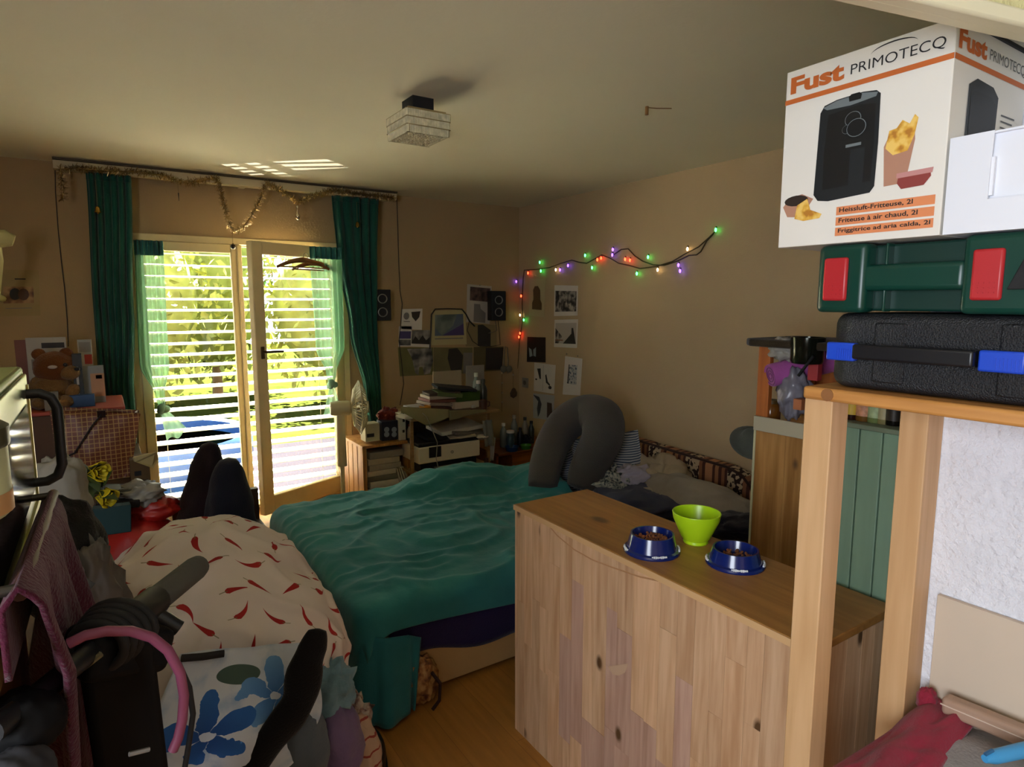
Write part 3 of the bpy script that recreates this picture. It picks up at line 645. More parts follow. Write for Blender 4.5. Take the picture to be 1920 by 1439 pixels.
# ------------------------------------------------------------------ loudspeakers on the wall
def speaker(quad, label, yaw):
    tl, tr, br, bl = [Py(*p, YW-.13) for p in quad]; c = (tl+tr+br+bl)/4; w = (tr-tl).length*.5; h = (tl-bl).length*.5
    t = thing('loudspeaker', label, 'loudspeaker', (c.x, YW-.06, c.z-h), 'pair of wall loudspeakers'); M = Matrix.Translation((c.x, YW-.075, c.z)) @ Matrix.Rotation(yaw, 4, 'Z')
    MB(M).box((-w, -.055, -h), (w, .055, h)).obj('cabinet', M_blackm, t, bevel=.006)
    for dz in (.05, -.055):
        M2 = M @ Matrix.Translation((0, -.056, dz)) @ Matrix.Rotation(R(90), 4, 'X')
        MB(M2).lathe([(.030, 0), (.036, .002), (.038, .005), (.034, .006), (.031, .003)], 24, cap=False).obj('driver_ring', mat('driver_ring_grey', '#8e8b86', .35, metal=.5), t, smooth=40)
        MB(M2).lathe([(.030, .001), (.018, -.006), (.008, -.008), (.008, -.004), (0, -.002)], 24, cap=False).obj('cone', M_black, t, smooth=60)
    MB(M).box((-.02, .055, -.03), (.02, .085, .03)).obj('bracket', M_blackm, t)
speaker([(706, 543), (736, 543), (734, 602), (704, 602)], 'black two-cone loudspeaker left of the posters by the curtain', R(-12))
speaker([(924, 546), (949, 546), (950, 601), (926, 602)], 'black two-cone loudspeaker right of the posters by the corner', R(-12))
# headphones / cable loops hanging over the posters
def wallcurve(pts, name, label, cat, r, m, Yp=YW-.02):
    return tag(MB().tube([Py(x, y, Yp) for x, y in pts], r, 6).obj(name, m, smooth=60), label, cat)
wallcurve([(806, 655), (808, 620), (809, 590), (816, 580), (840, 579), (866, 580), (874, 590), (880, 602), (890, 612)], 'bead_chain', 'dark bead chain draped over the hillside calendar photo', 'chain', .006, mat('bead_dark', '#2d281f', .4))
wallcurve([(921, 545), (926, 560), (928, 600), (932, 620), (925, 623), (916, 625)], 'thin_cable', 'grey cable curling under the right loudspeaker', 'cable', .003, mat('cable_grey', '#6a6354', .6))
wallcurve([(880, 602), (876, 620), (886, 640), (900, 650), (920, 650), (938, 647), (936, 622), (934, 602)], 'thin_cable', 'dark cable sagging below the beige figure poster', 'cable', .003, mat('cable_dark', '#2a2116', .6))
p = Py(949, 690, YW-.03)
t = thing('headphones', 'grey headphones hanging by the corner above the nightstand', 'headphones', p - Vector((0,0,.08)))
MB().tube([Py(944, 700, YW-.03), Py(945, 672, YW-.03), Py(947, 650, YW-.03), Py(951, 652, YW-.03), Py(953, 675, YW-.03), Py(952, 700, YW-.03)], .005, 6).obj('band', mat('headphone_grey', '#6b6758', .5), t, smooth=60)
for x in (943, 953):
    MB().lathe([(.022, 0), (.032, .006), (.032, .018), (.02, .024), (0, .024)], 16, Py(x, 692, YW-.045), Matrix.Rotation(R(90), 3, 'X')).obj('ear_cup', mat('headphone_grey', ''), t, smooth=50)
# hanging bead chain in the corner
for xs, lab in (((941, 700, 0), 'thin chain of pale beads hanging in the corner, left one'), ((962, 703, 1), 'short chain of pale beads with a brown pendant in the corner')):
    p0 = Py(xs[0], xs[1], YW-.015); t = thing('bead_string', lab, 'chain', p0 - Vector((0,0,.3)))
    L_ = .36 if xs[2] == 0 else .16
    MB().tube([p0 + Vector((0,0,.03)), p0 - Vector((0,0,L_))], .002, 5).obj('string', mat('thread', ''), t)
    for k in range(4 if xs[2] == 0 else 1): MB().ball(p0 - Vector((0, .004, L_*k/4)), .009, 8, 6).obj('bead', mat('pale_bead', '#a99a7e', .4), t, smooth=180)
    if xs[2]: MB().lathe([(0, -.04), (.035, -.02), (.04, .01), (.02, .05), (0, .06)], 14, p0 - Vector((0, .01, .18)), sy=.3).obj('pendant', mat('pendant_brown', '#4b3820', .5), t, smooth=180)

# ------------------------------------------------------------------ fairy lights on the right wall
BULB = {'g': ('#3dff6a', 9), 'r': ('#ff3a1c', 9), 'p': ('#6a3cff', 9), 'w': ('#ffd9a0', 7)}
fl = thing('string_lights', 'lit multicoloured fairy lights strung along the right wall', 'string lights', Px(1150, 480, XR-.02))
wire1 = [(980, 600), (979, 570), (980, 540), (981, 520), (983, 507), (1010, 505), (1030, 502), (1052, 494), (1072, 488), (1085, 492), (1100, 494), (1118, 484), (1128, 478), (1145, 485), (1160, 494), (1180, 498), (1200, 504), (1230, 500), (1260, 491), (1285, 476), (1310, 463), (1330, 445), (1340, 435)]
wire2 = [(1150, 478), (1165, 468), (1178, 467), (1190, 480), (1205, 490), (1225, 497), (1245, 498), (1270, 490), (1292, 479), (1306, 478), (1314, 472), (1325, 452), (1338, 438)]
M_wire = mat('dark_green_wire', '#4a3a1c', .5)
for w in (wire1, wire2): MB().tube([Px(x, y, XR-.014) for x, y in w], .0045, 6).obj('wire', M_wire, fl, smooth=60)
MB().tube([Px(x, y, XR-.012) for x, y in [(980, 600), (974, 640), (970, 700), (966, 745)]], .003, 6).obj('wire', M_wire, fl, smooth=60)
bulbs = [(1012, 492, 'g'), (1014, 508, 'g'), (990, 512, 'r'), (1042, 506, 'w'), (1050, 506, 'p'), (1065, 498, 'p'), (1097, 479, 'g'), (1110, 502, 'g'), (1120, 487, 'r'), (1127, 484, 'r'), (1149, 468, 'p'), (1148, 478, 'p'), (1172, 486, 'r'), (1181, 488, 'r'), (1215, 482, 'g'), (1194, 513, 'g'), (1233, 506, 'w'), (1272, 497, 'p'), (1275, 508, 'p'), (1289, 467, 'w'), (1342, 431, 'g'), (968, 528, 'p'), (977, 555, 'r'), (975, 591, 'w'), (982, 600, 'g'), (975, 625, 'r'), (973, 632, 'r')]
for x, y, c in bulbs:
    col, st = BULB[c]; p = Px(x, y, XR-.026)
    if x < 972: p = Py(x, y, YW-.02)
    o = MB().lathe([(0, -.014), (.005, -.010), (.007, 0), (.005, .008), (0, .013)], 8, p).obj('bulb', mat('bulb_'+c, col, .3, emit=col, estr=st), fl, smooth=180)
    MB().lathe([(.005, 0), (.0055, .012), (0, .013)], 8, p + Vector((.004, 0, .008))).obj('bulb_socket', M_wire, o, smooth=40)

# ------------------------------------------------------------------ ceiling lamp and hook
lx0, lx1, ly0, ly1 = 1.10, 1.295, 2.455, 2.665; zb = 2.245; zt = 2.33
cl = thing('ceiling_lamp', 'square crystal ceiling lamp with tiers of glass rods', 'ceiling lamp', ((lx0+lx1)/2, (ly0+ly1)/2, zb))
M_cry = mat('crystal_glass', '#cfc6a4', .15, spec=.8, var=.25, vscale=40); M_brass = mat('lamp_chrome', '#b8aa84', .25, metal=.8)
MB().box((lx0+.05, ly0+.05, zt+.012), (lx1-.05, ly1-.05, ZC)).obj('ceiling_plate', M_blackm, cl)
MB().box((lx0+.012, ly0+.012, zt), (lx1-.012, ly1-.012, zt+.012)).obj('frame_plate', M_brass, cl)
for k in range(3):
    z1 = zt - k*.031; z0 = z1 - .028; ins = k*.004; b = MB()
    for side in range(4):
        n = 26
        for i in range(n):
            u = (i+.5)/n
            if side == 0: c = (lx0+ins, ly0+(ly1-ly0)*u)
            elif side == 1: c = (lx1-ins, ly0+(ly1-ly0)*u)
            elif side == 2: c = (lx0+(lx1-lx0)*u, ly0+ins)
            else: c = (lx0+(lx1-lx0)*u, ly1-ins)
            b.tube([(c[0], c[1], z0), (c[0], c[1], z1)], .0042, 6)
    b.obj('crystal_row', M_cry, cl, smooth=40)
    for a, c in (((lx0, ly0), (lx1, ly0)), ((lx1, ly0), (lx1, ly1)), ((lx1, ly1), (lx0, ly1)), ((lx0, ly1), (lx0, ly0))):
        MB().bar((*a, z1+.001), (*c, z1+.001), .006, .003).obj('band', M_brass, cl)
b = MB()
rnd = random.Random(5)
for i in range(9):
    for j in range(9):
        c = (lx0+.02+(lx1-lx0-.04)*(i+.5)/9, ly0+.02+(ly1-ly0-.04)*(j+.5)/9)
        b.lathe([(0, -.008-.006*rnd.random()), (.011, -.002), (.012, .004), (0, .006)], 6, (c[0], c[1], zb+.004))
b.obj('crystal_underside', M_cry, cl)
p = Pz(1213, 200, ZC)
t = thing('ceiling_hook', 'small bent hook in the ceiling right of the lamp', 'hook', (p.x, p.y, ZC-.05))
MB().tube([(p.x, p.y, ZC), (p.x, p.y, ZC-.035)], .008, 8).obj('stub', mat('hook_rust', '#7a5528', .5), t, smooth=40)
MB().tube([(p.x, p.y, ZC-.004), (p.x+.04, p.y-.02, ZC-.006), (p.x+.10, p.y-.05, ZC-.004)], .002, 6).obj('wire_end', mat('hook_rust', ''), t)
# ------------------------------------------------------------------ bed
def lump(c, r, m=None, amp=.25, sc=2.2, seed=0.0, M=None, nu=40, nv=24, b=None, flat=None, ridge=0.0):
    b = b or MB(); c = Vector(c)
    def fn(u, v):
        a = 2*math.pi*u; e = math.pi*(v-.5); d = Vector((math.cos(a)*math.cos(e), math.sin(a)*math.cos(e), math.sin(e)))
        k = 1 + amp*nz(d, sc, seed) + amp*.5*nz(d, sc*2.3, seed+5)
        if ridge: k += ridge*(abs(nz(d, sc*2.0, seed+9))*2 - .5)
        p = Vector((d.x*r[0]*k, d.y*r[1]*k, d.z*r[2]*k))
        if M: p = M @ p
        p = c + p
        if flat is not None and p.z < flat: p.z = flat
        return p
    return b.grid(fn, nu, nv)
bx0, bx1, by0, by1, bz = .72, 3.16, 2.12, 3.55, .42
bed = thing('bed', 'low double bed with cream base across the room', 'bed', ((bx0+bx1)/2, (by0+by1)/2, 0))
M_base = mat('cream_bed_base', '#b08f5f', .6, var=.06)
MB().box((bx0+.22, by0+.02, .02), (3.07, by0+.045, .20)).obj('base_board', M_base, bed, bevel=.004)
MB().box((bx0+.10, by0+.045, .02), (bx0+.125, by1, .20)).obj('base_board', M_base, bed, bevel=.004)
MB().box((bx0+.22, by1-.025, .02), (3.07, by1, .20)).obj('base_board', M_base, bed, bevel=.004)
MB().box((bx0+.03, by0+.03, .20), (2.33, by1-.01, bz)).obj('mattress', fabric('mattress_cloth', '#8d8572'), bed, bevel=.05, seg=4)
MB().box((2.335, by0+.03, .10), (3.07, by1-.01, .30)).obj('seat_cushion', fabric('seat_navy', '#2b2f45'), bed, bevel=.03, seg=3)
# purple sheet hanging under the bedspread at the foot
def fsheet(u, v):
    x = .84 + 1.47*u; s = v*.42
    lip = .14 + .035*math.sin(u*7+1) + .02*math.sin(u*19)
    if s < .14: return Vector((x, by0+.15-s, bz-.008))
    k = (s-.14)/.28; return Vector((x, by0 + .016 - .006*math.sin(u*23)*k, bz - .008 - k*(bz-.008-lip)))
tag(MB().grid(fsheet, 70, 18).obj('bed_sheet', fabric('purple_sheet', '#1c1440', .8), smooth=180, solid=.006), 'dark purple sheet hanging below the teal bedspread', 'bed sheet')
# teal bedspread, draped
nx, ny = 104, 92; ex0, ex1, ey0, ey1 = bx0-.30, 2.34, by0-.10, by1+.10
P = np.zeros((nx, ny, 3)); ga = R(-3.0)
for i in range(nx):
    for j in range(ny):
        x = ex0 + (ex1-ex0)*i/(nx-1); y = ey0 + (ey1-ey0)*j/(ny-1); dx, dy = x-1.6, y-2.8
        P[i, j] = (1.6 + dx*math.cos(ga) - dy*math.sin(ga), 2.8 + dx*math.sin(ga) + dy*math.cos(ga), bz+.018 + .004*nz((x, y, 0), 5, 2))
X = drape(P, [('box', ((bx0+bx1)/2, (by0+by1)/2, bz/2), ((bx1-bx0)/2, (by1-by0)/2, bz/2+.004), .05), ('ell', (1.80, 3.34, bz), (.42, .22, .11)), ('ell', (2.25, 3.10, bz), (.22, .26, .10)), ('ell', (1.30, 2.75, bz-.02), (.45, .4, .045))], steps=110, iters=8, th=.012, fric=.97)
# fine creases pressed into the cloth
for i in range(nx):
    for j in range(ny):
        p = X[i, j]
        if p[2] > bz - .02:
            w = abs(nz((p[0]*.8, p[1]*2.2, 0), 3.2, 3)); w2 = abs(nz((p[0]*1.6, p[1]*1.2, 0), 4.5, 8))
            X[i, j, 2] += .020*max(0, .16-w)/.16 + .014*max(0, .12-w2)/.12 + .006*nz(p, 9, 1)
tag(cloth_mb(X).obj('bedspread', fabric('teal_cotton', '#2b7378', .85, var=.12, bump=.35, bscale=26), smooth=180, solid=.005, sub=1), 'teal cotton bedspread rumpled over the bed', 'bedspread')
# lower teal cover hanging to the floor round the foot corner
vt = [Vector(p) for p in ((.735, 2.95, .34), (.725, 2.6, .34), (.72, 2.3, .33), (.735, 2.14, .33), (.80, 2.085, .32), (.90, 2.09, .30), (.955, 2.10, .27))]
vb = [Vector(p) for p in ((.70, 2.98, .10), (.66, 2.62, .07), (.63, 2.28, .04), (.66, 2.06, .025), (.755, 2.005, .02), (.875, 2.035, .02), (.90, 2.05, .035))]
def val(u, v):
    k = u*(len(vt)-1); i = min(len(vt)-2, int(k)); f = k-i; p = vt[i].lerp(vt[i+1], f).lerp(vb[i].lerp(vb[i+1], f), v); w = .016*math.sin(u*26+1)*v + .008*math.sin(u*47)*v
    return p + Vector((-w if u < .5 else -w*.3, -w, 0))
tag(MB().grid(val, 60, 16).obj('bed_valance', fabric('teal_valance', '#24666e', .85), smooth=180, solid=.004), 'blue-teal cover hanging to the floor at the bed corner', 'bed cover')
# striped bag stuffed beneath the foot corner
c = Pz(795, 1275, .06)
t = thing('plastic_bag', 'brown printed bag wedged under the corner of the bed', 'bag', (.90, 2.07, 0))
lump((.95, 2.11, .09), (.07, .06, .10), amp=.3, sc=2.5, seed=3, flat=.004).obj('body', print_mat('bag_brown_print', '#4a2413', '#8a5a2c', '#b08a55', 26, 4), t, smooth=180)
MB().tube([(.97, 2.04, .15), (1.0, 2.03, .10), (.99, 2.02, .04), (.96, 2.02, .012)], .007, 6).obj('handle', mat('bag_dark_handle', '#2a100c', .6), t, smooth=60)
# sofa-like upholstered backrest on the right wall
def uphol():
    m, N, L, b = new_mat('brown_striped_upholstery'); tc = N.new('ShaderNodeTexCoord'); sp = N.new('ShaderNodeSeparateXYZ'); L.new(tc.outputs['Object'], sp.inputs[0])
    fr = math_n(N, L, 'FRACT', math_n(N, L, 'MULTIPLY', sp.outputs['Y'], 3.1)); r = N.new('ShaderNodeValToRGB'); r.color_ramp.interpolation = 'CONSTANT'; e = r.color_ramp.elements
    e[0].position = 0; e[0].color = S('#8a5a3c'); e[1].position = .07; e[1].color = S('#4d2a1d')
    for p, c in ((.14, '#9a6a48'), (.22, '#4d2a1d'), (.28, '#b07a55'), (.45, '#4d2a1d'), (.52, '#8a5a3c'), (.60, '#2f1c14'), (.94, '#4d2a1d')): q = e.new(p); q.color = S(c)
    L.new(fr, r.inputs[0]); vo = N.new('ShaderNodeTexNoise'); vo.inputs['Scale'].default_value = 38; vo.inputs['Detail'].default_value = 1; L.new(tc.outputs['Object'], vo.inputs['Vector'])
    k = math_n(N, L, 'MULTIPLY', math_n(N, L, 'GREATER_THAN', vo.outputs['Fac'], .5), math_n(N, L, 'MULTIPLY', math_n(N, L, 'GREATER_THAN', fr, .60), math_n(N, L, 'LESS_THAN', fr, .94)))
    mx = N.new('ShaderNodeMixRGB'); L.new(k, mx.inputs[0]); L.new(r.outputs[0], mx.inputs[1]); mx.inputs[2].default_value = S('#b9a283'); L.new(mx.outputs[0], b.inputs['Base Color']); b.inputs['Roughness'].default_value = .95; return m
pts = [(2.16, .05), (2.16, .40), (2.19, .49), (2.26, .55), (2.36, .575), (3.5, .61), (3.5, .05)]
b = MB(); b.poly(pts, (3.19, 0, 0), (0, 1, 0), (0, 0, 1), .11, nrm=(-1, 0, 0))
t = thing('back_cushion', 'brown striped upholstered backrest against the right wall', 'backrest', (3.14, 2.7, 0))
b.obj('padding', uphol(), t, bevel=.03, seg=4)
MB().tube([(3.08, y, z) for y, z in pts[:6]], .009, 6).obj('piping', fabric('piping_brown', '#3a241a'), t, smooth=60)
# grey U-shaped pillow
uc = [(1018, 918, 2.12, .085), (1022, 880, 2.18, .098), (1036, 835, 2.27, .105), (1062, 794, 2.38, .112), (1098, 777, 2.48, .120), (1128, 786, 2.50, .128), (1130, 818, 2.46, .125), (1114, 855, 2.40, .115), (1098, 890, 2.34, .105), (1090, 918, 2.30, .085)]
pp = [Px(x, y, X_) for x, y, X_, r in uc]; rr = [r for *_, r in uc]
def smooth_path(pp, rr, n=6):
    out, ro = [], []
    for i in range(len(pp)-1):
        p0, p1, p2, p3 = pp[max(i-1,0)], pp[i], pp[i+1], pp[min(i+2,len(pp)-1)]
        for k in range(n):
            t = k/n; out.append(.5*((2*p1) + (p2-p0)*t + (2*p0-5*p1+4*p2-p3)*t*t + (3*p1-p0-3*p2+p3)*t**3)); ro.append(rr[i]+(rr[i+1]-rr[i])*t)
    return out+[pp[-1]], ro+[rr[-1]]
pp2, rr2 = smooth_path(pp, rr); rr2[0] *= .6; rr2[-1] *= .6
M_greyp = fabric('charcoal_jersey', '#4a4745', .9, var=.08)
t = thing('nursing_pillow', 'big charcoal U-shaped pillow propped upright on the bed', 'pillow', (pp[0].x, pp[0].y, .42))
MB().tube(pp2, rr2, 20).obj('cover', M_greyp, t, smooth=180)
zp = [pp2[k] + (RT*.9 + UP*.2).normalized()*rr2[k]*.97 for k in range(26, 40)]
MB().tube(zp, [.004+.003*abs(math.sin(k*2.1)) for k in range(len(zp))], 6).obj('zip_seam', fabric('pale_seam', '#b5afa6'), t, smooth=60)
# striped pillows behind it
M_tick = stripes('blue_ticking', [(0, '#aeb4bc'), (.55, '#3d4d68')], 80, axis=2, noise_amt=.012)
def pillow(name, label, c, r, rot, m, seed):
    M = rot.to_matrix()
    def fn(u, v):
        a = (u-.5)*2; e = (v-.5)*2; h = max(0, (1-abs(a)**2.6)*(1-abs(e)**2.6))**.55
        return a, e, h
    b = MB(); c = Vector(c)
    for s in (1, -1):
        b.grid(lambda u, v: c + M @ Vector((fn(u,v)[0]*r[0]*(1-.06*(1-abs(fn(u,v)[1]))), fn(u,v)[1]*r[1]*(1-.06*(1-abs(fn(u,v)[0]))), s*fn(u,v)[2]*r[2]*(1+.25*nz((u*2, v*2, s), 1.5, seed)))), 24, 24)
    t = thing(name, label, 'pillow', (c.x, c.y, c.z-r[2])); b.obj('cover', m, t, smooth=180); return t
pillow('bed_pillow', 'blue and white striped pillow inside the charcoal pillow bend', Px(1068, 880, 2.52), (.20, .26, .07), Euler((R(62), R(5), R(35))), M_tick, 1)
pillow('bed_pillow', 'large blue and white striped pillow right of the charcoal pillow', Px(1142, 880, 2.60), (.22, .25, .09), Euler((R(48), R(-10), R(-40))), M_tick, 4)
# blankets bunched on the right half of the bed
M_navy = fabric('navy_cotton', '#363b58'); M_beige = fabric('beige_fleece', '#b8a88c'); M_gfl = fabric('grey_fleece', '#968d80', .95); M_pat = print_mat('patterned_sheet', '#2c3a44', '#8d9490', '#b8b7ab', 60, 1); M_lil = fabric('pale_lilac_cotton', '#bdb8ca')
tag(lump(Px(1190, 950, 2.46), (.32, .28, .10), amp=.25, sc=2, seed=2, ridge=.12, flat=.305).obj('blanket', M_navy, smooth=180), 'navy sheet bunched in front of the striped pillow', 'blanket')
tag(lump(Px(1140, 905, 2.48), (.17, .15, .09), amp=.35, sc=2.6, seed=6, ridge=.15, flat=.305).obj('bed_sheet', M_pat, smooth=180), 'finely patterned blue-white sheet crumpled below the striped pillow', 'bed sheet')
tag(lump(Px(1186, 893, 2.60), (.13, .11, .06), amp=.35, sc=2.6, seed=8, ridge=.15).obj('pillowcase', M_lil, smooth=180), 'pale lilac cloth crumpled on the navy sheet', 'cloth')
tag(lump(Px(1238, 900, 2.82), (.22, .17, .12), amp=.4, sc=2.2, seed=12, ridge=.2, M=Euler((.3, -.2, .6)).to_matrix()).obj('blanket', M_beige, smooth=180), 'beige fleece blanket heaped against the backrest', 'blanket')
tag(lump(Px(1240, 940, 2.66), (.21, .15, .09), amp=.35, sc=2.0, seed=15, ridge=.2, flat=.305).obj('blanket', fabric('greige_fleece', '#a89a86', .95), smooth=180), 'greyish-beige blanket end beside the navy sheet', 'blanket')
tag(lump(Px(1312, 938, 2.72), (.15, .38, .10), amp=.16, sc=1.8, seed=21, ridge=.10, M=Euler((.05, .0, .12)).to_matrix()).obj('blanket', M_gfl, smooth=180), 'rolled grey fleece blanket along the backrest', 'blanket')
tag(lump(Px(1385, 985, 2.55), (.16, .12, .05), amp=.35, sc=2.0, seed=25, flat=.305).obj('blanket', fabric('dark_navy_fleece', '#171726'), smooth=180), 'dark navy blanket corner at the right end of the bed', 'blanket')
t = thing('slatted_tray', 'brown wooden boards lying behind the green bowl', 'tray', (2.7, 2.0, .32))
for k in range(3):
    a = Pz(1345+14*k, 1000+16*k, .33); MB().bar(a, a + Vector((.28, -.16, 0)), .05, .02).obj('board', wood('dark_board', '#5d4328', '#3a2816', 'x', 1, .5, knots=False), t, bevel=.003)
# ------------------------------------------------------------------ corner by the window: crate, fan, desk, printer
def qb(b, x0, y0, x1, y1, Yf, depth):
    """box whose front face fills the pixel rectangle at the plane Y = Yf"""
    xm, ym = (x0+x1)/2, (y0+y1)/2; l = Py(x0, ym, Yf).x; r = Py(x1, ym, Yf).x; t = Py(xm, y0, Yf).z; o = Py(xm, y1, Yf).z
    return b.box((l, Yf, o), (r, Yf+depth, t))
def qthing(name, label, cat, rect, Yf, depth, m, bevel=.003, extra=(), group=None):
    """boxy thing: body plus coloured front panels (u0, v0, u1, v1, material, part name)"""
    b = qb(MB(), *rect, Yf, depth); t = thing(name, label, cat, b.base(), group); b.obj('body', m, t, bevel=bevel)
    lo = Vector((min(p.x for p in b.v), Yf, min(p.z for p in b.v))); hi = Vector((max(p.x for p in b.v), Yf, max(p.z for p in b.v)))
    for u0, v0, u1, v1, pm, nm in extra:
        MB().box((lo.x+(hi.x-lo.x)*u0, Yf-.002, hi.z+(lo.z-hi.z)*v1), (lo.x+(hi.x-lo.x)*u1, Yf+.001, hi.z+(lo.z-hi.z)*v0)).obj(nm, pm, t)
    return t
def bottle(c, r, h, label, m, capm=None, neck=.45, group=None, band=None, name='bottle'):
    t = thing(name, label, 'bottle', c, group)
    MB().lathe([(r*.92, 0), (r, .005), (r, h*.62), (r*.75, h*.74), (r*neck, h*.82), (r*neck, h*.9), (0, h*.9)], 14, c).obj('body', m, t, smooth=50)
    MB().lathe([(r*neck*1.15, h*.88), (r*neck*1.15, h), (0, h)], 12, c).obj('cap', capm or M_white, t, smooth=40)
    if band: MB().lathe([(r*1.01, h*.15), (r*1.01, h*.5)], 14, c, cap=False).obj('label', band, t, smooth=60)
    return t
# wooden crate with paper
CX0, CX1, CY0, CY1, CZ = 1.49, 1.86, 4.20, 4.62, .545
W_crate = wood('crate_pine', '#c4904c', '#94602a', 'z', 1.2, .6)
t = thing('wooden_crate', 'pine slatted crate full of papers below the window corner', 'crate', ((CX0+CX1)/2, (CY0+CY1)/2, 0))
for k in range(4):
    y0 = CY0 + .012 + k*(CY1-CY0-.02)/4; MB().box((CX0, y0, .0), (CX0+.018, y0+.088, CZ-.018)).obj('side_slat', W_crate, t, bevel=.002)
    MB().box((CX1-.018, y0, .0), (CX1, y0+.088, CZ-.018)).obj('side_slat', W_crate, t, bevel=.002)
MB().box((CX0, CY0, CZ-.02), (CX1, CY1, CZ)).obj('top_board', W_crate, t, bevel=.002)
MB().box((CX0, CY0+.01, .02), (CX1, CY1, .04)).obj('bottom_board', W_crate, t)
MB().box((CX0, CY1-.015, .04), (CX1, CY1, CZ-.02)).obj('back_board', W_crate, t)
MB().box((CX0, CY0-.004, 0), (CX0+.03, CY0+.012, CZ-.02)).obj('corner_post', W_crate, t, bevel=.002)
MB().box((CX1-.03, CY0-.004, 0), (CX1, CY0+.012, CZ-.02)).obj('corner_post', W_crate, t, bevel=.002)
rnd = random.Random(11)
pap = [mat('paper_%d' % k, c, .85, var=.08, vscale=20) for k, c in enumerate(('#c9c0ae', '#a89f8e', '#b8ab92', '#8f897d', '#d3cab8', '#7d7668'))]
z = .042; k = 0
lab = ['bottom', 'second lowest', 'third lowest', 'fourth lowest', 'middle', 'fifth highest', 'fourth highest', 'third highest', 'second highest', 'topmost']
for k in range(10):
    h = rnd.uniform(.036, .050); dx = rnd.uniform(0, .05); w = rnd.uniform(.22, .27)
    tag(MB().cbox((CX0+.04+w/2+dx*.5, CY0+.03+.14, z+h/2), (w, .26, h), Euler((0, 0, rnd.uniform(-.06, .06))).to_matrix()).obj('paper_stack', pap[k % 6], bevel=.004), '%s bundle of papers lying in the pine crate' % lab[k], 'papers', 'papers in the crate'); z += h + .001
for k in range(4):
    M = Euler((0, R(-12-3*k), 0)).to_matrix(); tag(MB().cbox((CX0+.30+.022*k, CY0+.15, .20+.005*k), (.010, .24, .28), M).obj('magazine', pap[(k*2) % 6]), 'magazine leaning at the right side of the crate, %s from its right wall' % ('fourth', 'third', 'second', 'first')[k], 'magazine', 'magazines in the crate')
# things on the crate
qthing('cardboard_carton', 'small cream carton with black lettering patch on the crate', 'carton', (685, 795, 712, 828), 4.24, .10, mat('carton_cream', '#b8ae8c', .7, var=.1), extra=[(.1, .55, .6, .75, pm_dark, 'print')])
tt = qthing('label_box', 'dark box with four round pale labels on the crate', 'box', (716, 790, 747, 826), 4.24, .10, mat('box_charcoal', '#26262e', .6))
for i in range(2):
    for j in range(2):
        p = Py(725+14*i, 806+9*j, 4.24-.003); MB().lathe([(.020, 0), (.020, .002), (0, .002)], 14, p, Matrix.Rotation(R(90), 3, 'X')).obj('label', mat('label_pale', '#98a0a8', .6), tt)
qthing('carton', 'tall white carton with a black slot beside the desk', 'carton', (748, 775, 761, 826), 4.22, .09, mat('carton_white', '#c9c2b2', .6), extra=[(.55, .05, .85, .33, pm_dark, 'print'), (.5, .62, .8, .72, pm_dark, 'print')])
bottle(Py(768, 826, 4.24) , .018, .12, 'slim cream tube with a red cap beside the white carton', mat('tube_cream', '#b19c7a', .5), mat('cap_red', '#7a2a1c', .5))
tag(lump(Py(727, 778, 4.33), (.075, .06, .055), amp=.4, sc=2.4, seed=4).obj('red_cloth', fabric('rust_cloth', '#5e1f14'), smooth=180), 'rust-red cloth ball behind the dark label box', 'cloth')
# fan
fc = Py(674, 764, 4.20); mo = Py(640, 768, 4.16); ax = Vector((.972, -.235, 0)); Rf = .185
M_fan = mat('cream_fan_plastic', '#bfb48c', .45); fan = thing('standing_fan', 'cream standing fan turned sideways beside the crate', 'fan', (1.36, 4.20, 0))
Mf = Matrix.Translation(fc) @ ax.to_track_quat('Z', 'Y').to_matrix().to_4x4()
for k in range(44):
    a = 2*math.pi*k/44
    MB(Mf).tube([(math.cos(a)*.03, math.sin(a)*.03, -.055), (math.cos(a)*Rf*.7, math.sin(a)*Rf*.7, -.036), (math.cos(a)*Rf, math.sin(a)*Rf, 0), (math.cos(a)*Rf*.7, math.sin(a)*Rf*.7, .036), (math.cos(a)*.03, math.sin(a)*.03, .05)], .003, 5).obj('cage_wire', M_fan, fan)
for r_, z_ in ((Rf, 0), (Rf*.7, -.036), (Rf*.7, .036)): MB(Mf).tube([(math.cos(a)*r_, math.sin(a)*r_, z_) for a in [2*math.pi*k/40 for k in range(40)]], .004, 6, closed=True).obj('cage_ring', M_fan, fan, smooth=60)
MB(Mf).lathe([(0, -.06), (.035, -.058), (.035, -.05), (0, -.05)], 18).obj('hub_cap', M_fan, fan, smooth=40)
MB(Mf).lathe([(0, .052), (.04, .054), (.04, .062), (0, .064)], 18).obj('hub_cap', M_fan, fan, smooth=40)
for k in range(4):
    a0 = k*math.pi/2
    MB(Mf).grid(lambda u, v: Vector((math.cos(a0+(v-.5)*1.0)*(.03+u*(Rf*.8-.03)), math.sin(a0+(v-.5)*1.0)*(.03+u*(Rf*.8-.03)), (v-.5)*.04)), 8, 6).obj('blade', mat('fan_blade', '#cfc8a6', .3), fan, smooth=180, solid=.002)
Mm = Matrix.Translation(fc) @ ax.to_track_quat('Z', 'Y').to_matrix().to_4x4()
MB(Mm).lathe([(0, -.20), (.045, -.195), (.052, -.15), (.05, -.07), (.03, -.055), (0, -.055)], 18).obj('motor_housing', M_fan, fan, smooth=50)
mc = Mm @ Vector((0, 0, -.13))
MB().tube([mc - Vector((0, 0, .03)), Vector((mc.x, mc.y, .42))], [.028, .034], 12).obj('pole_sleeve', M_fan, fan, smooth=50)
MB().tube([Vector((mc.x, mc.y, .43)), Vector((mc.x, mc.y, .02))], .014, 12).obj('pole', M_fan, fan, smooth=50)
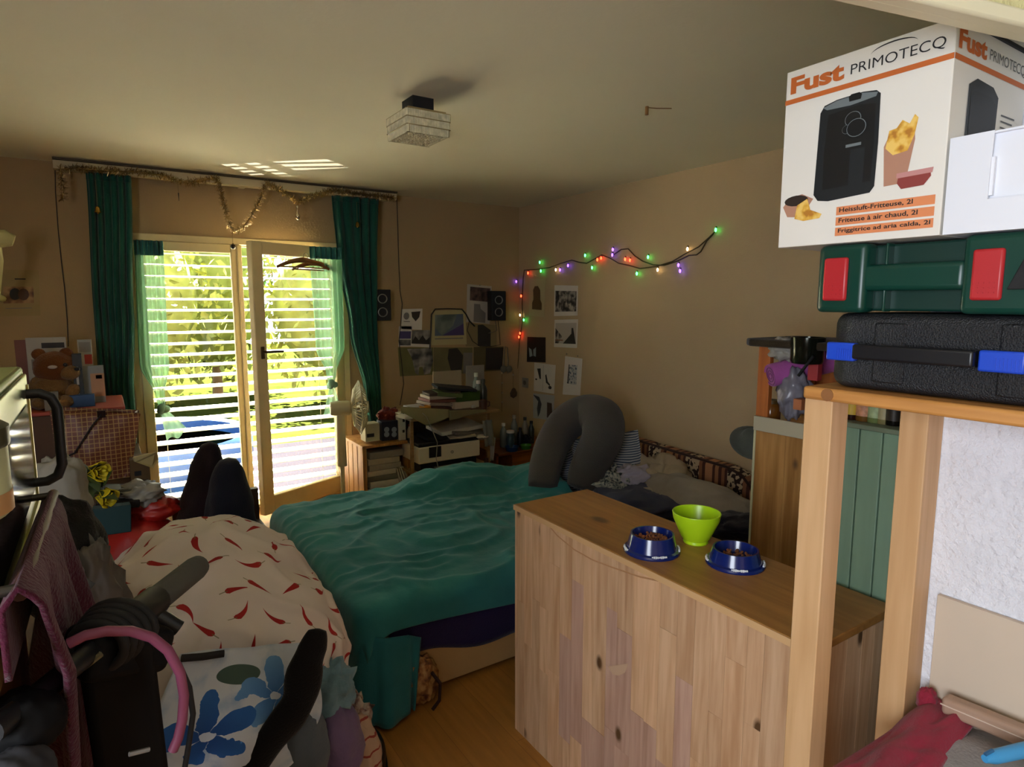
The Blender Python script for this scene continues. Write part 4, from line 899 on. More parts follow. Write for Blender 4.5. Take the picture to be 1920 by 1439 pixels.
MB().lathe([(.16, 0), (.16, .015), (.03, .035), (0, .035)], 24, (mc.x, mc.y, 0)).obj('base', M_fan, fan, smooth=40)
# desk shelf with printer
DY = 4.02; W_desk = wood('desk_beech', '#9c7a4c', '#7a5a34', 'x', 1, .5, knots=False)
dk = thing('printer_stand', 'small wooden stand crammed with papers and a printer', 'shelf', (2.2, DY+.2, 0))
xL = Py(776, 830, DY).x; xR = Py(914, 830, DY).x; zT = Py(845, 782, DY).z; zP = Py(845, 868, DY).z; zM = Py(845, 828, DY).z; zB = Py(845, 905, DY).z
for x in (xL-.022, xR):
    for y_ in (DY, DY+.398): MB().box((x, y_, 0), (x+.022, y_+.022, zT-.002)).obj('leg', W_desk, dk, bevel=.002)
MB().box((xL-.03, DY-.03, zT), (xR+.10, DY+.44, zT+.02)).obj('top', W_desk, dk, bevel=.003)
MB().box((xL, DY+.01, zP-.06), (xR, DY+.42, zP-.045)).obj('shelf_board', W_desk, dk)
MB().box((xL, DY+.41, 0), (xR, DY+.42, zT)).obj('back_panel', mat('desk_back_dark', '#3a2a1a', .7), dk)
pr = thing('printer', 'white and black inkjet printer on the stand', 'printer', (2.1, DY+.15, zP-.045))
x0 = Py(785, 850, DY-.02).x; x1 = Py(900, 850, DY-.02).x; zt = Py(845, 833, DY-.02).z; zb = Py(845, 863, DY-.02).z
MB().box((x0, DY-.02, zb), (x1, DY+.28, zt)).obj('body', mat('printer_white', '#d9cfb6', .4), pr, bevel=.008, seg=3)
MB().box((x0+.005, DY-.012, zt), (x1-.005, DY+.28, zt+.03)).obj('scanner_lid', M_black, pr, bevel=.006)
MB().box((x0+.02, DY+.0, zP-.045), (x1-.02, DY+.27, zb)).obj('lower_tray', M_black, pr, bevel=.004)
w = x1-x0
MB().box((x0+w*.16, DY-.024, zb+(zt-zb)*.32), (x0+w*.35, DY-.018, zt-.004)).obj('control_panel', M_black, pr)
b = MB().lathe([(.011, 0), (.011, .002), (.0085, .002), (.0085, 0)], 20, (x0+w*.53, DY-.021, (zt+zb)/2), Matrix.Rotation(R(90), 3, 'X'), cap=False); b.obj('emblem_ring', mat('emblem_grey', '#5c574c', .5), pr)
b = MB(); lettering(b, 'hp', (x0+w*.53-.0055, DY-.0225, (zt+zb)/2-.005), (1,0,0), (0,0,1), .011, .010, shear=.2); b.obj('emblem_letters', mat('emblem_grey', ''), pr)
MB().box((x0+w*.25, DY-.05, zb-.045), (x0+w*.78, DY+.01, zb-.037)).obj('output_tray', mat('tray_grey', '#4f4a45', .5), pr)
# papers spilling between printer and desk top
tag(lump(Py(885, 815, DY+.12), (.13, .13, .03), amp=.35, sc=2, seed=31).obj('paper_pile', mat('paper_4', ''), smooth=180), 'crumpled white papers spilling over the printer right end', 'papers')
tag(MB().cbox(Py(868, 806, DY+.10), (.30, .22, .018), Euler((R(6), R(7), R(8))).to_matrix()).obj('folder', mat('folder_grey', '#6e675c', .7), bevel=.003), 'grey folder sliding out above the printer', 'folder')
tag(MB().cbox(Py(862, 814, DY+.08), (.20, .20, .014), Euler((R(4), R(-4), R(-14))).to_matrix()).obj('magazine', pap[2], bevel=.002), 'tan magazine under the grey folder above the printer', 'magazine')
tag(MB().cbox(Py(808, 818, DY+.08), (.15, .16, .025), Euler((R(4), R(3), R(5))).to_matrix()).obj('tablet_case', M_blackm, bevel=.004), 'black flat case on the left end of the printer', 'case')
cl_b = MB().grid(lambda u, v: Py(752+ (842-752)*u, 768, DY-.045) + Vector((0, 0, -(v*.13*(.35+.65*max(0, 1-abs(u-.55)*2)))  + .0)) + Vector((0, -.012*math.sin(u*9)*v, .02*(1-u))), 26, 8)
tag(cl_b.obj('table_runner', mat('olive_runner', '#8a8058', .85, var=.1), smooth=180, solid=.003), 'olive cloth drooping over the front edge of the stand', 'cloth')
cl_b = MB().grid(lambda u, v: Py(842 + 70*u, 770-2*u, DY-.045) + Vector((0, -.01*math.sin(u*8)*v, -v*.075*(1-.8*u))), 20, 6)
tag(cl_b.obj('table_runner', mat('olive_runner2', '#7d734c', .85, var=.1), smooth=180, solid=.003), 'olive paper edge hanging right of the drooping cloth', 'cloth')
zz = zT+.021
def on(px, dy): p = Py(px, 770, DY+dy); return Vector((p.x, DY+dy, zz))
def obox(name, label, cat, px, dy, size, z0, rz, m, bevel=.003, tilt=0.0):
    c = on(px, dy); b = MB().cbox((c.x, c.y, z0+size[2]/2), size, Euler((0, tilt, rz)).to_matrix()); return tag(b.obj(name, m, bevel=bevel), label, cat)
H = lambda py, dy: Py(845, py, DY+dy).z
obox('book', 'flat brown book under the white box on the stand', 'book', 862, .10, (.30, .20, .025), zz, .05, mat('book_brown', '#5d4630', .7))
obox('white_box', 'flat white box under the green tin on the stand', 'box', 866, .11, (.22, .18, .050), zz+.026, .02, mat('box_white', '#b8a992', .6))
gt = obox('green_tin', 'bright green tin box with a gold oval in the middle of the stack', 'tin', 869, .11, (.20, .16, .070), zz+.077, 0, mat('tin_green', '#2e4a10', .4, var=.4, vscale=14))
lp = obox('laptop', 'black closed laptop lying across the top of the stack', 'laptop', 852, .12, (.30, .22, .018), zz+.165, -.25, M_blackm, tilt=R(7))
obox('book', 'green-spined book under the black laptop', 'book', 838, .12, (.19, .20, .03), zz+.120, -.2, mat('book_green', '#4d5a2a', .6), tilt=R(7))
for k, (c_, l_) in enumerate((('#4a2a20', 'maroon'), ('#8d7d70', 'grey-beige'), ('#6a3c30', 'brick-red'), ('#a59788', 'pale'), ('#3f3129', 'dark brown'))):
    obox('magazine_roll', '%s magazine in the leaning pile left of the green tin' % l_, 'magazine', 816+k*3, .13, (.24, .18, .022), zz+.03+k*.026, .25-.1*k, mat('mag_'+l_, c_, .6), tilt=R(10-3*k))
tr_ = thing('paper_tray', 'small white plastic tray left of the magazine pile', 'tray', on(776, .08))
for (a, c_) in (((-.06, -.05, 0), (.06, .05, .008)), ((-.06, -.05, 0), (-.052, .05, .04)), ((.052, -.05, 0), (.06, .05, .04)), ((-.06, -.05, 0), (.06, -.042, .04)), ((-.06, .042, 0), (.06, .05, .04))):
    o_ = on(776, .08); MB().box(tuple(o_[i]+a[i]+(0,0,.035)[i] for i in range(3)), tuple(o_[i]+c_[i]+(0,0,.035)[i] for i in range(3))).obj('tray_wall', mat('tray_white', '#b9b6b4', .5), tr_)
obox('black_pouch', 'black flat pouch under the small white tray', 'pouch', 778, .08, (.14, .12, .033), zz, .1, M_blackm, bevel=.01)
c = on(797, .02)
tp = thing('tape_roll', 'yellow tape roll standing on the front of the stand', 'tape', c)
MB().lathe([(.030, 0), (.042, 0), (.042, .075), (.030, .075), (.030, 0)], 22, c, cap=False).obj('roll', mat('tape_yellow', '#b87d12', .5), tp, smooth=40)
tag(MB().box((on(822, .30).x, DY+.38, zz), (on(875, .30).x, DY+.395, zz+.27)).obj('cardboard_sheet', mat('beige_card', '#9d9076', .8), bevel=.002), 'beige card sheet standing behind the stack', 'cardboard')
tag(MB().box((on(884, .3).x, DY+.38, zz), (on(918, .3).x, DY+.39, zz+.30)).obj('white_board', mat('grey_white_board', '#8f8a80', .7), bevel=.002), 'grey-white board standing behind the bottles', 'board')
bottle(on(893, .22), .030, .26, 'tall clear bottle with a pale cap on the stand', mat('clear_plastic', '#7d8a80', .2), mat('cap_pale', '#c9cdb9', .5))
bottle(on(897, .14), .032, .21, 'clear bottle in the middle of the row on the stand', mat('clear_plastic2', '#6c7873', .2), M_white)
bottle(on(906, .12), .033, .22, 'dark green-grey bottle at the right end of the stand', mat('bottle_dark', '#2e352f', .3), mat('cap_dark', '#3a3f38', .5))
mg = thing('mug', 'brown-red mug on the right front edge of the stand', 'mug', on(905, .03)); c = on(905, .03)
MB().lathe([(.030, 0), (.036, .004), (.038, .075), (.034, .075), (.032, .008), (0, .008)], 18, c).obj('cup', mat('mug_brown', '#4d2c24', .35), mg, smooth=50)
MB().tube([c + Vector((.036, 0, .06)), c + Vector((.06, 0, .055)), c + Vector((.06, 0, .025)), c + Vector((.036, 0, .018))], .005, 6).obj('handle', mat('mug_brown', ''), mg, smooth=60)
obox('white_tub', 'small white lidded tub beside the brown-red mug', 'tub', 886, .03, (.04, .04, .045), zz, .2, mat('tub_white', '#b8b2a6', .4), bevel=.008)
# more clutter along the front of the stand
obox('envelope_stack', 'white envelopes at the left front corner of the stand', 'envelopes', 762, .04, (.10, .12, .018), zz, .15, mat('envelope_white', '#c9c0ac', .7))
obox('calculator', 'grey pocket calculator beside the yellow tape', 'calculator', 812, .02, (.06, .09, .014), zz, -.2, mat('calc_grey', '#6b6862', .5))
obox('card_pack', 'red and white card pack in front of the flat white box', 'cards', 838, .00, (.08, .05, .022), zz, .1, mat('card_pack_red', '#8d4438', .5, var=.3, vscale=40))
obox('note_pad', 'pale note pad under the card pack end of the stand', 'notepad', 852, -.005, (.07, .05, .012), zz, -.1, mat('pad_pale', '#b8b09c', .7))
tag(MB().cbox(Py(852, 800, DY+.14), (.36, .24, .03), Euler((R(5), R(-3), R(3))).to_matrix()).obj('paper_ream', mat('paper_0', ''), bevel=.004), 'slumped ream of white paper under the stand top', 'papers')
# things hanging off the right side of the stand
p = Py(913, 800, DY-.01)
tag(MB().grid(lambda u, v: p + Vector(((u-.5)*.09+.02*v, -.012*math.sin(u*11)-.01, .05-.20*v)), 14, 10).obj('grey_rag', fabric('grey_rag_cloth', '#77776f'), smooth=180, solid=.003), 'grey rag hanging off the right side of the stand', 'rag')
p = Py(922, 838, DY+.02)
tag(MB().grid(lambda u, v: p + Vector(((u-.5)*.06-.02*v, -.008*math.sin(u*14), .07-.18*v)), 14, 10).obj('white_towel', fabric('white_towel_cloth', '#aaa79f'), smooth=180, solid=.004), 'white towel hanging right of the grey rag', 'towel')
bottle(Vector((Py(912, 895, DY-.09).x, DY-.09, 0)), .034, .40, 'tall pinkish bottle standing behind the bed below the towel', mat('bottle_pink', '#8a6a5d', .4), mat('cap_brown', '#3a2018', .5))
# cable from the stand
tag(MB().tube([Py(792, 775, DY-.06), Py(800, 782, DY-.06), Py(820, 830, DY-.06), Py(818, 860, DY-.06), Py(822, 880, DY-.06), Py(820, 895, DY-.05)], .003, 6).obj('usb_cable', mat('cable_white', '#a49b8a', .5), smooth=60), 'thin white cable hanging in front of the printer', 'cable')
# nightstand in the corner
NX0, NX1, NY0, NY1, NZ = 2.70, 3.20, 4.12, 4.60, .365
ns = thing('nightstand', 'orange-brown wooden nightstand in the room corner', 'nightstand', ((NX0+NX1)/2, (NY0+NY1)/2, 0))
W_ns = wood('nightstand_veneer', '#8d4f17', '#6d390d', 'x', .8, .35, knots=False)
MB().box((NX0-.14, NY0-.015, NZ-.02), (NX1, NY1, NZ)).obj('top', W_ns, ns, bevel=.003)
MB().box((NX0, NY0, 0), (NX1, NY0+.02, NZ-.02)).obj('front_panel', W_ns, ns, bevel=.002)
MB().box((NX0-.14, NY1-.04, 0), (NX0, NY1-.02, NZ-.02)).obj('back_panel', W_ns, ns)
MB().box((NX0-.14, NY0+.02, NZ-.14), (NX0-.12, NY1-.04, NZ-.02)).obj('apron', W_ns, ns)
MB().box((NX1-.02, NY0+.02, 0), (NX1, NY1-.02, NZ-.02)).obj('side_panel', W_ns, ns)
MB().box((NX0, NY0+.02, 0), (NX0+.02, NY1-.02, NZ-.02)).obj('side_panel', W_ns, ns)
def onN(px, Y): p = Py(px, 830, Y); return Vector((p.x, Y, NZ))
M_clr = mat('frosted_bottle', '#777c76', .25)
bottle(onN(944, 4.30), .030, .20, 'frosted bottle furthest left on the nightstand', M_clr, M_white)
bottle(onN(957, 4.22), .034, .15, 'short frosted jar with a white lid on the nightstand', mat('frosted_teal', '#46585c', .3), M_white, neck=.85)
bottle(onN(964, 4.38), .030, .24, 'tall clear spray bottle at the back of the nightstand', M_clr, mat('cap_clear', '#a39d8b', .4))
bottle(onN(975, 4.24), .026, .16, 'black cosmetic bottle in the middle of the nightstand', M_black, M_black)
bottle(onN(984, 4.34), .028, .22, 'slim pale bottle behind the black one on the nightstand', mat('bottle_pale', '#8b8472', .4), mat('cap_dark', ''))
bottle(onN(996, 4.30), .026, .19, 'slim dark bottle at the right end of the nightstand', mat('bottle_dark', ''), M_black)
for px, Y, r_, h_, c_, l_ in ((960, 4.15, .055, .035, '#17406d', 'flat blue tub on the front of the nightstand'), (986, 4.15, .045, .030, '#3f7a1d', 'flat green tub on the front of the nightstand')):
    c = onN(px, Y); tb = thing('plastic_tub', l_, 'tub', c); mt = mat('tub'+c_, c_, .4)
    MB().lathe([(r_*.85, 0), (r_, h_), (r_*.92, h_), (r_*.8, .005), (0, .005)], 20, c).obj('bowl', mt, tb, smooth=40)
    MB().tube([c + Vector((math.cos(a)*r_, math.sin(a)*r_, h_)) for a in [6.283*k/24 for k in range(24)]], .003, 6, closed=True).obj('rim', mt, tb, smooth=60)
tag(lump(onN(988, 4.24) + Vector((0, .02, .045)), (.05, .045, .045), amp=.3, sc=2, seed=44).obj('dark_pouch', fabric('dark_navy_pouch', '#14161e'), smooth=180), 'dark soft pouch behind the green tub', 'pouch')
# ------------------------------------------------------------------ low pine cabinet with staves
LX0, LX1, LY0, LY1, LZ = 1.175, 1.50, .675, 1.775, .85
lc = thing('pine_cabinet', 'long low pine cabinet of glued staves with bowls on it', 'cabinet', ((LX0+LX1)/2, (LY0+LY1)/2, 0))
W_stave = wood('pine_stave', '#d9b48f', '#bb9069', 'z', 1.3, .5, knots=True, rnd=.22, knot_scale=5.0)
W_mauve = wood('pine_stave_faded', '#c3a08c', '#aa8571', 'z', 1.3, .5, knots=True, rnd=.14, knot_scale=5.0)
W_top = wood('pine_top', '#a9793f', '#8d602c', 'y', 1.0, .42, knots=True, knot_scale=3.0)
MB().box((LX0+.012, LY0+.012, .02), (LX1, LY1-.004, LZ-.02)).obj('carcass', W_pine, lc)
rnd = random.Random(21); y = LY0; k = 0
while y < LY1 - .01:
    w = min(rnd.uniform(.042, .062), LY1-y)
    cuts = [0.0] + rnd.choice(([rnd.uniform(.12, .72)], [rnd.uniform(.10, .35), rnd.uniform(.45, .74)])) + [LZ-.021]
    for a, c in zip(cuts, cuts[1:]):
        MB().box((LX0-rnd.uniform(0, .0008), y+.0003, a+.0003), (LX0+.012, y+w-.0003, c-.0003)).obj('stave', W_mauve if .98 < y+w/2 < 1.5 and .12 < (a+c)/2 < .52 - .25*abs(y-1.2) else W_stave, lc)
    y += w
x = LX0+.012; 
while x < LX1 - .005:
    w = min(rnd.uniform(.05, .075), LX1-x)
    MB().box((x+.0004, LY0-rnd.uniform(0, .0008), 0), (x+w-.0004, LY0+.012, LZ-.021)).obj('stave', W_stave, lc); x += w
MB().box((LX0-.004, LY0-.006, LZ-.02), (LX1+.004, LY1+.004, LZ)).obj('top', W_top, lc, bevel=.003)
MB().box((LX0-.0055, LY0-.006, LZ-.019), (LX0-.004, LY1+.004, LZ-.002)).obj('edge_strip', mat('edge_band', '#cfa878', .5), lc)
# torn adhesive tape and a curved scratch on the front
b = MB(); pts = [Px(x_, y_, LX0-.0012) for x_, y_ in ((1028, 985), (1045, 1005), (1075, 1030), (1110, 1050), (1150, 1065), (1200, 1082), (1250, 1093))]
b.tube(pts, .0022, 5); b.obj('tape_edge', mat('tape_edge_tan', '#b98a60', .5), lc)
b = MB().add([Px(x_, y_, LX0-.0016) for x_, y_ in ((1140, 1250), (1178, 1245), (1172, 1262), (1160, 1268), (1148, 1265))], [(0,1,2,3,4)]); b.obj('torn_tape', mat('tape_shine', '#c9a98c', .2), lc)

# pet bowls
M_navyp = mat('navy_glossy_plastic', '#0b1f63', .22, coat=.4); M_wprint = mat('white_print', '#dfe3ea', .5)
def pet_bowl(c, label, R_=.078, h=.045, rot=0.0):
    t = thing('pet_bowl', label, 'bowl', c, 'blue pet bowls')
    M = Matrix.Translation(c) @ Matrix.Rotation(rot, 4, 'Z')
    MB(M).lathe([(R_*.99, 0), (R_, .004), (R_*.97, .009), (R_*.88, .012), (R_*.80, h*.75), (R_*.76, h), (R_*.70, h), (R_*.66, h*.7), (R_*.58, h*.35), (0, h*.33)], 40).obj('shell', M_navyp, t, smooth=35)
    for ang in (R(-128), R(-50), R(140)):
        b = MB(M)
        for q in range(9):
            a = ang + (q-4)*.062; hh = .0035 + .003*abs(math.sin(q*2.3)); r0 = R_*.955
            b.cbox((math.cos(a)*r0, math.sin(a)*r0, .0105), (.004, .0038, hh), Euler((0, R(-25), a)).to_matrix())
        b.obj('white_print', M_wprint, t)
    return t
def kibble(c, r, z, n, label, seed):
    rnd = random.Random(seed); b = MB()
    for _ in range(n):
        a = rnd.uniform(0, 6.283); q = r*math.sqrt(rnd.random()); b.ball((c[0]+q*math.cos(a), c[1]+q*math.sin(a), c[2]+z+rnd.uniform(0, .006)+(1-q/r)*.006), (.0042, .0042, .003), 6, 4, Euler((rnd.random()*3, rnd.random()*3, 0)).to_matrix())
    return tag(b.obj('kibble', mat('kibble_brown', '#8a5535', .8, var=.35, vscale=80)), label, 'pet food', kind='stuff')
c1 = Pz(1222, 1033, LZ); c1.z = LZ; c2 = Pz(1378, 1057, LZ); c2.z = LZ
pet_bowl(c1, 'navy pet bowl heaped with kibble, nearer the bed', .080, .052, R(8)); kibble(c1, .050, .030, 130, 'brown kibble heaped in the fuller navy bowl', 1)
pet_bowl(c2, 'navy pet bowl nearly empty, nearer the wooden post', .078, .043, R(-6)); kibble(c2, .044, .0165, 60, 'scattered kibble in the nearly empty navy bowl', 2)
c3 = Pz(1304, 1017, LZ); c3.z = LZ; t = thing('green_bowl', 'lime green conical plastic bowl between the navy bowls', 'bowl', c3)
M_lime = mat('lime_plastic', '#b6e01c', .3)
MB().lathe([(.034, 0), (.036, .003), (.035, .010), (.042, .018), (.066, .072), (.069, .090), (.066, .090), (.062, .072), (.040, .022), (0, .018)], 40, c3).obj('shell', M_lime, t, smooth=40)
MB().tube([c3 + Vector((math.cos(a)*.0675, math.sin(a)*.0675, .0905)) for a in [6.283*k/40 for k in range(40)]], .0022, 6, closed=True).obj('rim', M_lime, t, smooth=60)

# ------------------------------------------------------------------ posts and shelf
sh = thing('post_shelf', 'pine shelf board on square posts beside the white wall', 'shelf', (1.19, .3, 0))
MB().box((1.06, .60, 0), (1.113, .652, 1.3795)).obj('post', W_post, sh, bevel=.002)
MB().box((1.268, .535, 0), (1.331, .585, 1.3795)).obj('post', W_post, sh, bevel=.002)
W_sh = wood('shelf_board_pine', '#cf9450', '#b0763a', 'y', 1.1, .5)
MB().box((1.045, -.45, 1.3800), (1.331, .648, 1.4025)).obj('board', W_sh, sh, bevel=.005)
MB().lathe([(.011, 0), (.011, .001), (0, .001)], 14, (1.0448, .602, 1.3915), Matrix.Rotation(R(-90), 3, 'Y')).obj('knot', mat('knot_brown', '#8a5a30', .6), sh)

# ------------------------------------------------------------------ tool cases on the shelf
M_bcase = mat('black_grained_plastic', '#1a1b1f', .42, bump=.5, bscale=420); M_bsm = mat('black_smooth_plastic', '#15161a', .35)
bc = thing('black_case', 'black grained plastic tool case with blue latches', 'case', (1.19, .33, 1.403))
def prism_case(poly, z0, z1, nm, m, par, bevel, seg=4):
    b = MB(); b.poly(poly, (0, 0, z0), (1, 0, 0), (0, 1, 0), z1-z0, nrm=(0, 0, 1)); return b.obj(nm, m, par, bevel=bevel, seg=seg)
cz0, cz1 = 1.4035, 1.532; zm = 1.468
poly = [(1.075, .60), (1.10, .628), (1.20, .632), (1.325, .62), (1.325, .02), (1.075, .02)]
prism_case(poly, cz0, zm-.002, 'lower_shell', M_bcase, bc, .022); prism_case(poly, zm+.002, cz1, 'upper_shell', M_bcase, bc, .022)
prism_case([(1.077, .598), (1.102, .624), (1.20, .628), (1.32, .616), (1.32, .03), (1.077, .03)], zm-.004, zm+.004, 'seam', M_bsm, bc, 0)
for y0, y1 in ((.30, .37), (.13, .19)): MB().box((1.0715, y0, cz0+.012), (1.08, y1, cz1-.012)).obj('rib', M_bcase, bc, bevel=.008, seg=3)
MB().box((1.071, .495, cz0+.015), (1.08, .545, cz1-.015)).obj('rib', M_bcase, bc, bevel=.008, seg=3)
M_blue = mat('blue_latch_plastic', '#1f49c4', .35)
ya = Px(1550, 655, 1.063).y; yb = Px(1603, 655, 1.063).y; yc = Px(1835, 665, 1.063).y; yd = Px(1925, 670, 1.063).y
for y0, y1 in ((yb, ya), (yd, yc)):
    l = MB().box((1.061, y0, zm-.017), (1.076, y1, zm+.014)).obj('latch', M_blue, bc, bevel=.003)
    for k in range(7): yy = y0+.006+(y1-y0-.016)*k/7*.8; MB().box((1.0595, yy, zm-.013), (1.062, yy+.0018, zm+.004)).obj('grip_rib', M_blue, l)
hd = MB().box((1.050, yc+.002, zm-.012), (1.062, yb-.001, zm+.013)).obj('handle', M_bsm, bc, bevel=.004, seg=3)
MB().box((1.062, yb-.016, zm-.012), (1.078, yb-.002, zm+.012)).obj('hinge_arm', M_bsm, hd); MB().box((1.062, yc+.003, zm-.012), (1.078, yc+.017, zm+.012)).obj('hinge_arm', M_bsm, hd)
# green case
gc = thing('green_case', 'dark green power-tool case with red latches', 'case', (1.19, .33, 1.533)); M_gc = mat('dark_green_plastic', '#0d3b30', .32); M_gcd = mat('dark_green_recess', '#0b3028', .4)
gz0, gz1 = 1.533, 1.648; xg = 1.068; gym = Px(1523, 540, xg).y
poly = [(xg, gym-.018), (xg+.014, gym), (1.325, gym), (1.325, .05), (xg, .05)]
def yy(px): return Px(px, 530, xg).y
# shell built around two recesses flanking the grip
prism_case([(xg+.030, gym-.01), (1.325, gym), (1.325, .05), (xg+.030, .05)], gz0+.003, gz1-.003, 'core', M_gcd, gc, .004)
prism_case([(xg, gym-.020), (xg+.008, gym-.004), (xg+.035, gym), (xg+.035, yy(1625)), (xg, yy(1620))], gz0, gz1, 'end_block', M_gc, gc, .009)
prism_case([(xg+.035, yy(1800)), (xg, yy(1800)), (xg, .05), (xg+.035, .05)], gz0, gz1, 'end_block', M_gc, gc, .009)
prism_case([(xg+.004, yy(1612)), (xg+.032, yy(1612)), (xg+.032, yy(1805)), (xg+.004, yy(1805))], gz0+.036, gz1-.036, 'grip', M_gc, gc, .008)
for a, c_ in ((1612, 1620), (1650, 1655)):
    MB().box((xg+.010, yy(c_), gz0+.002), (xg+.034, yy(a), gz1-.002)).obj('rib', M_gc, gc, bevel=.002)
for px0, px1 in ((1546, 1590), (1822, 1882)):
    l = MB().box((xg-.007, yy(px1), gz0+.020), (xg+.002, yy(px0), gz1-.022)).obj('latch', mat('red_latch_plastic', '#b3262c', .4), gc, bevel=.004)
    for k in range(3):
        for q in range(4): w_ = yy(px0)-yy(px1); yk = yy(px1)+w_*(.2+.17*q); MB().box((xg-.0082, yk, gz0+.030+k*.007), (xg-.0065, yk+w_*.07, gz0+.032+k*.007)).obj('grip_dot', mat('red_latch_plastic', ''), l)
MB().poly([(0, .0), (.045, 0), (.045, .05), (.02, .05)], (xg-.003, yy(1893), gz0+.035), (0, -1, 0), (0, 0, 1), .006, nrm=(-1, 0, 0)).obj('badge', M_blackm, gc, bevel=.001)

# ------------------------------------------------------------------ air fryer carton
M_cart = mat('white_carton', '#e9e4da', .6, var=.02); M_or = mat('orange_print', '#c8672a', .6); M_or2 = mat('salmon_print', '#e08a58', .6); M_ink = mat('ink_print', '#1c1c1e', .6); M_ink2 = mat('grey_ink_print', '#5a5a58', .6)
XB = 1.062; yL = Px(1461, 420, XB).y; yN = Px(1763, 420, XB).y; zB = 1.6500; zTp = (Px(1470, 135, XB).z + Px(1775, 42, XB).z)/2; DX = .262
fb = thing('air_fryer_carton', 'white printed air fryer carton on top of the green case', 'carton', (XB+DX/2, (yL+yN)/2, zB))
MB().box((XB, yN, zB), (XB+DX, yL, zTp)).obj('carton', M_cart, fb, bevel=.0015)
Wb = yL - yN; Hb = zTp - zB
# face A: normal -X, u to the right (-Y), v up
def fa(u, v, off=.0008): return Vector((XB-off, yL - u*Wb, zB + v*Hb))
ux, uy = Vector((0, -1, 0)), Vector((0, 0, 1))
def patch(par, pts, m, nm, off=.0008, face=fa):
    b = MB().add([face(u, v, off) for u, v in pts], [tuple(range(len(pts)))]); return b.obj(nm, m, par)
def rect(u0, v0, u1, v1): return [(u0, v0), (u1, v0), (u1, v1), (u0, v1)]
patch(fb, rect(0, .815, 1, .842), M_or, 'printed_band')
b = MB(); lettering(b, 'Fust', fa(.035, .868), ux, uy, .36*Wb, .093*Hb, weight=.045); b.obj('lettering', M_or, fb)
b = MB(); lettering(b, 'PRIMOTECQ', fa(.435, .872), ux, uy, .52*Wb, .060*Hb, weight=-.004); b.obj('lettering', M_ink, fb)
arc = [(.66+.13*math.cos(a)*1.0+.02, .948+.030*math.sin(a)) for a in [math.pi*(1-k/14)*.9+.15 for k in range(15)]]; arc2 = [(u, v+.006*math.sin(math.pi*k/14)+.001) for k, (u, v) in enumerate(arc)]
patch(fb, arc + arc2[::-1], M_ink, 'lettering_swash', .0009)
for k, s_ in enumerate(('Heissluft-Fritteuse, 2l', 'Friteuse à air chaud, 2l', 'Friggitrice ad aria calda, 2l')):
    v0 = .152 - k*.056; patch(fb, rect(.40, v0, .965, v0+.045), M_or2, 'printed_band')
    b = MB(); lettering(b, s_, fa(.42, v0+.010, .0014), ux, uy, (.43, .46, .53)[k]*Wb, .028*Hb, weight=.018); b.obj('lettering', M_ink, fb)
# printed picture: black fryer
M_fry = mat('print_fryer_black', '#070809', .5); M_fry2 = mat('print_fryer_slate', '#171b1e', .5); M_fry3 = mat('print_fryer_grey', '#6f7779', .5)
patch(fb, [(.24, .28), (.27, .245), (.34, .235), (.60, .25), (.625, .28), (.63, .50), (.625, .745), (.60, .765), (.52, .775), (.36, .770), (.28, .755), (.255, .72)], M_fry2, 'printed_picture', .0009)
patch(fb, [(.30, .30), (.60, .31), (.605, .50), (.60, .70), (.50, .715), (.31, .70), (.295, .5)], M_fry, 'printed_picture', .0012)
patch(fb, [(.27, .745), (.36, .765), (.52, .770), (.61, .755), (.60, .735), (.45, .722), (.30, .728)], M_fry3, 'printed_picture', .0013)
patch(fb, [(.44, .742), (.51, .742), (.515, .765), (.50, .778), (.45, .778), (.435, .765)], M_fry, 'printed_picture', .0016)
patch(fb, rect(.465, .265, .555, .49), M_fry2, 'printed_picture', .0016)
patch(fb, rect(.435, .505, .53, .52), M_fry3, 'printed_picture', .0016)
for kd, (cu, cv, ru) in enumerate(((.47, .648, .050), (.437, .60, .030), (.497, .598, .060))):
    patch(fb, [(cu+ru*math.cos(6.283*k/20), cv+ru*.78*math.sin(6.283*k/20)) for k in range(20)], M_fry3, 'printed_dial', .0017+.0008*kd)
    patch(fb, [(cu+ru*.93*math.cos(6.283*k/20), cv+ru*.725*math.sin(6.283*k/20)) for k in range(20)], M_fry, 'printed_dial', .0021+.0008*kd)
# fries
M_cup = mat('print_kraft_cup', '#b5846b', .6); M_frie = print_mat('print_fries', '#b97a24', '#e0aa3e', '#f0c868', 60, 2); M_dip = mat('print_dip_red', '#8d3a34', .6)
patch(fb, [(.68, .27), (.80, .275), (.835, .48), (.83, .52), (.68, .50), (.665, .47)], M_cup, 'printed_picture', .0009)
patch(fb, [(.675, .46), (.72, .42), (.80, .43), (.83, .50), (.845, .58), (.825, .60), (.80, .56), (.76, .585), (.73, .55), (.69, .545)], M_frie, 'printed_picture', .0012)
patch(fb, [(.755, .275), (.78, .245), (.90, .25), (.935, .29), (.93, .315), (.76, .31)], M_dip, 'printed_picture', .0014)
patch(fb, [(.75, .30), (.94, .305), (.945, .33), (.75, .325)], mat('print_dip_rim', '#c48a86', .5), 'printed_picture', .0016)
patch(fb, [(.025, .235), (.06, .175), (.16, .165), (.24, .26), (.16, .295), (.08, .285)], M_cup, 'printed_picture', .0009)
patch(fb, [(.12+.085*math.cos(6.283*k/16), .262+.030*math.sin(6.283*k/16)) for k in range(16)], mat('print_dark_brown', '#2b1d14', .6), 'printed_picture', .0012)
patch(fb, [(.115, .16), (.13, .235), (.20, .265), (.225, .20), (.305, .17), (.29, .148), (.18, .142)], M_frie, 'printed_picture', .0015)
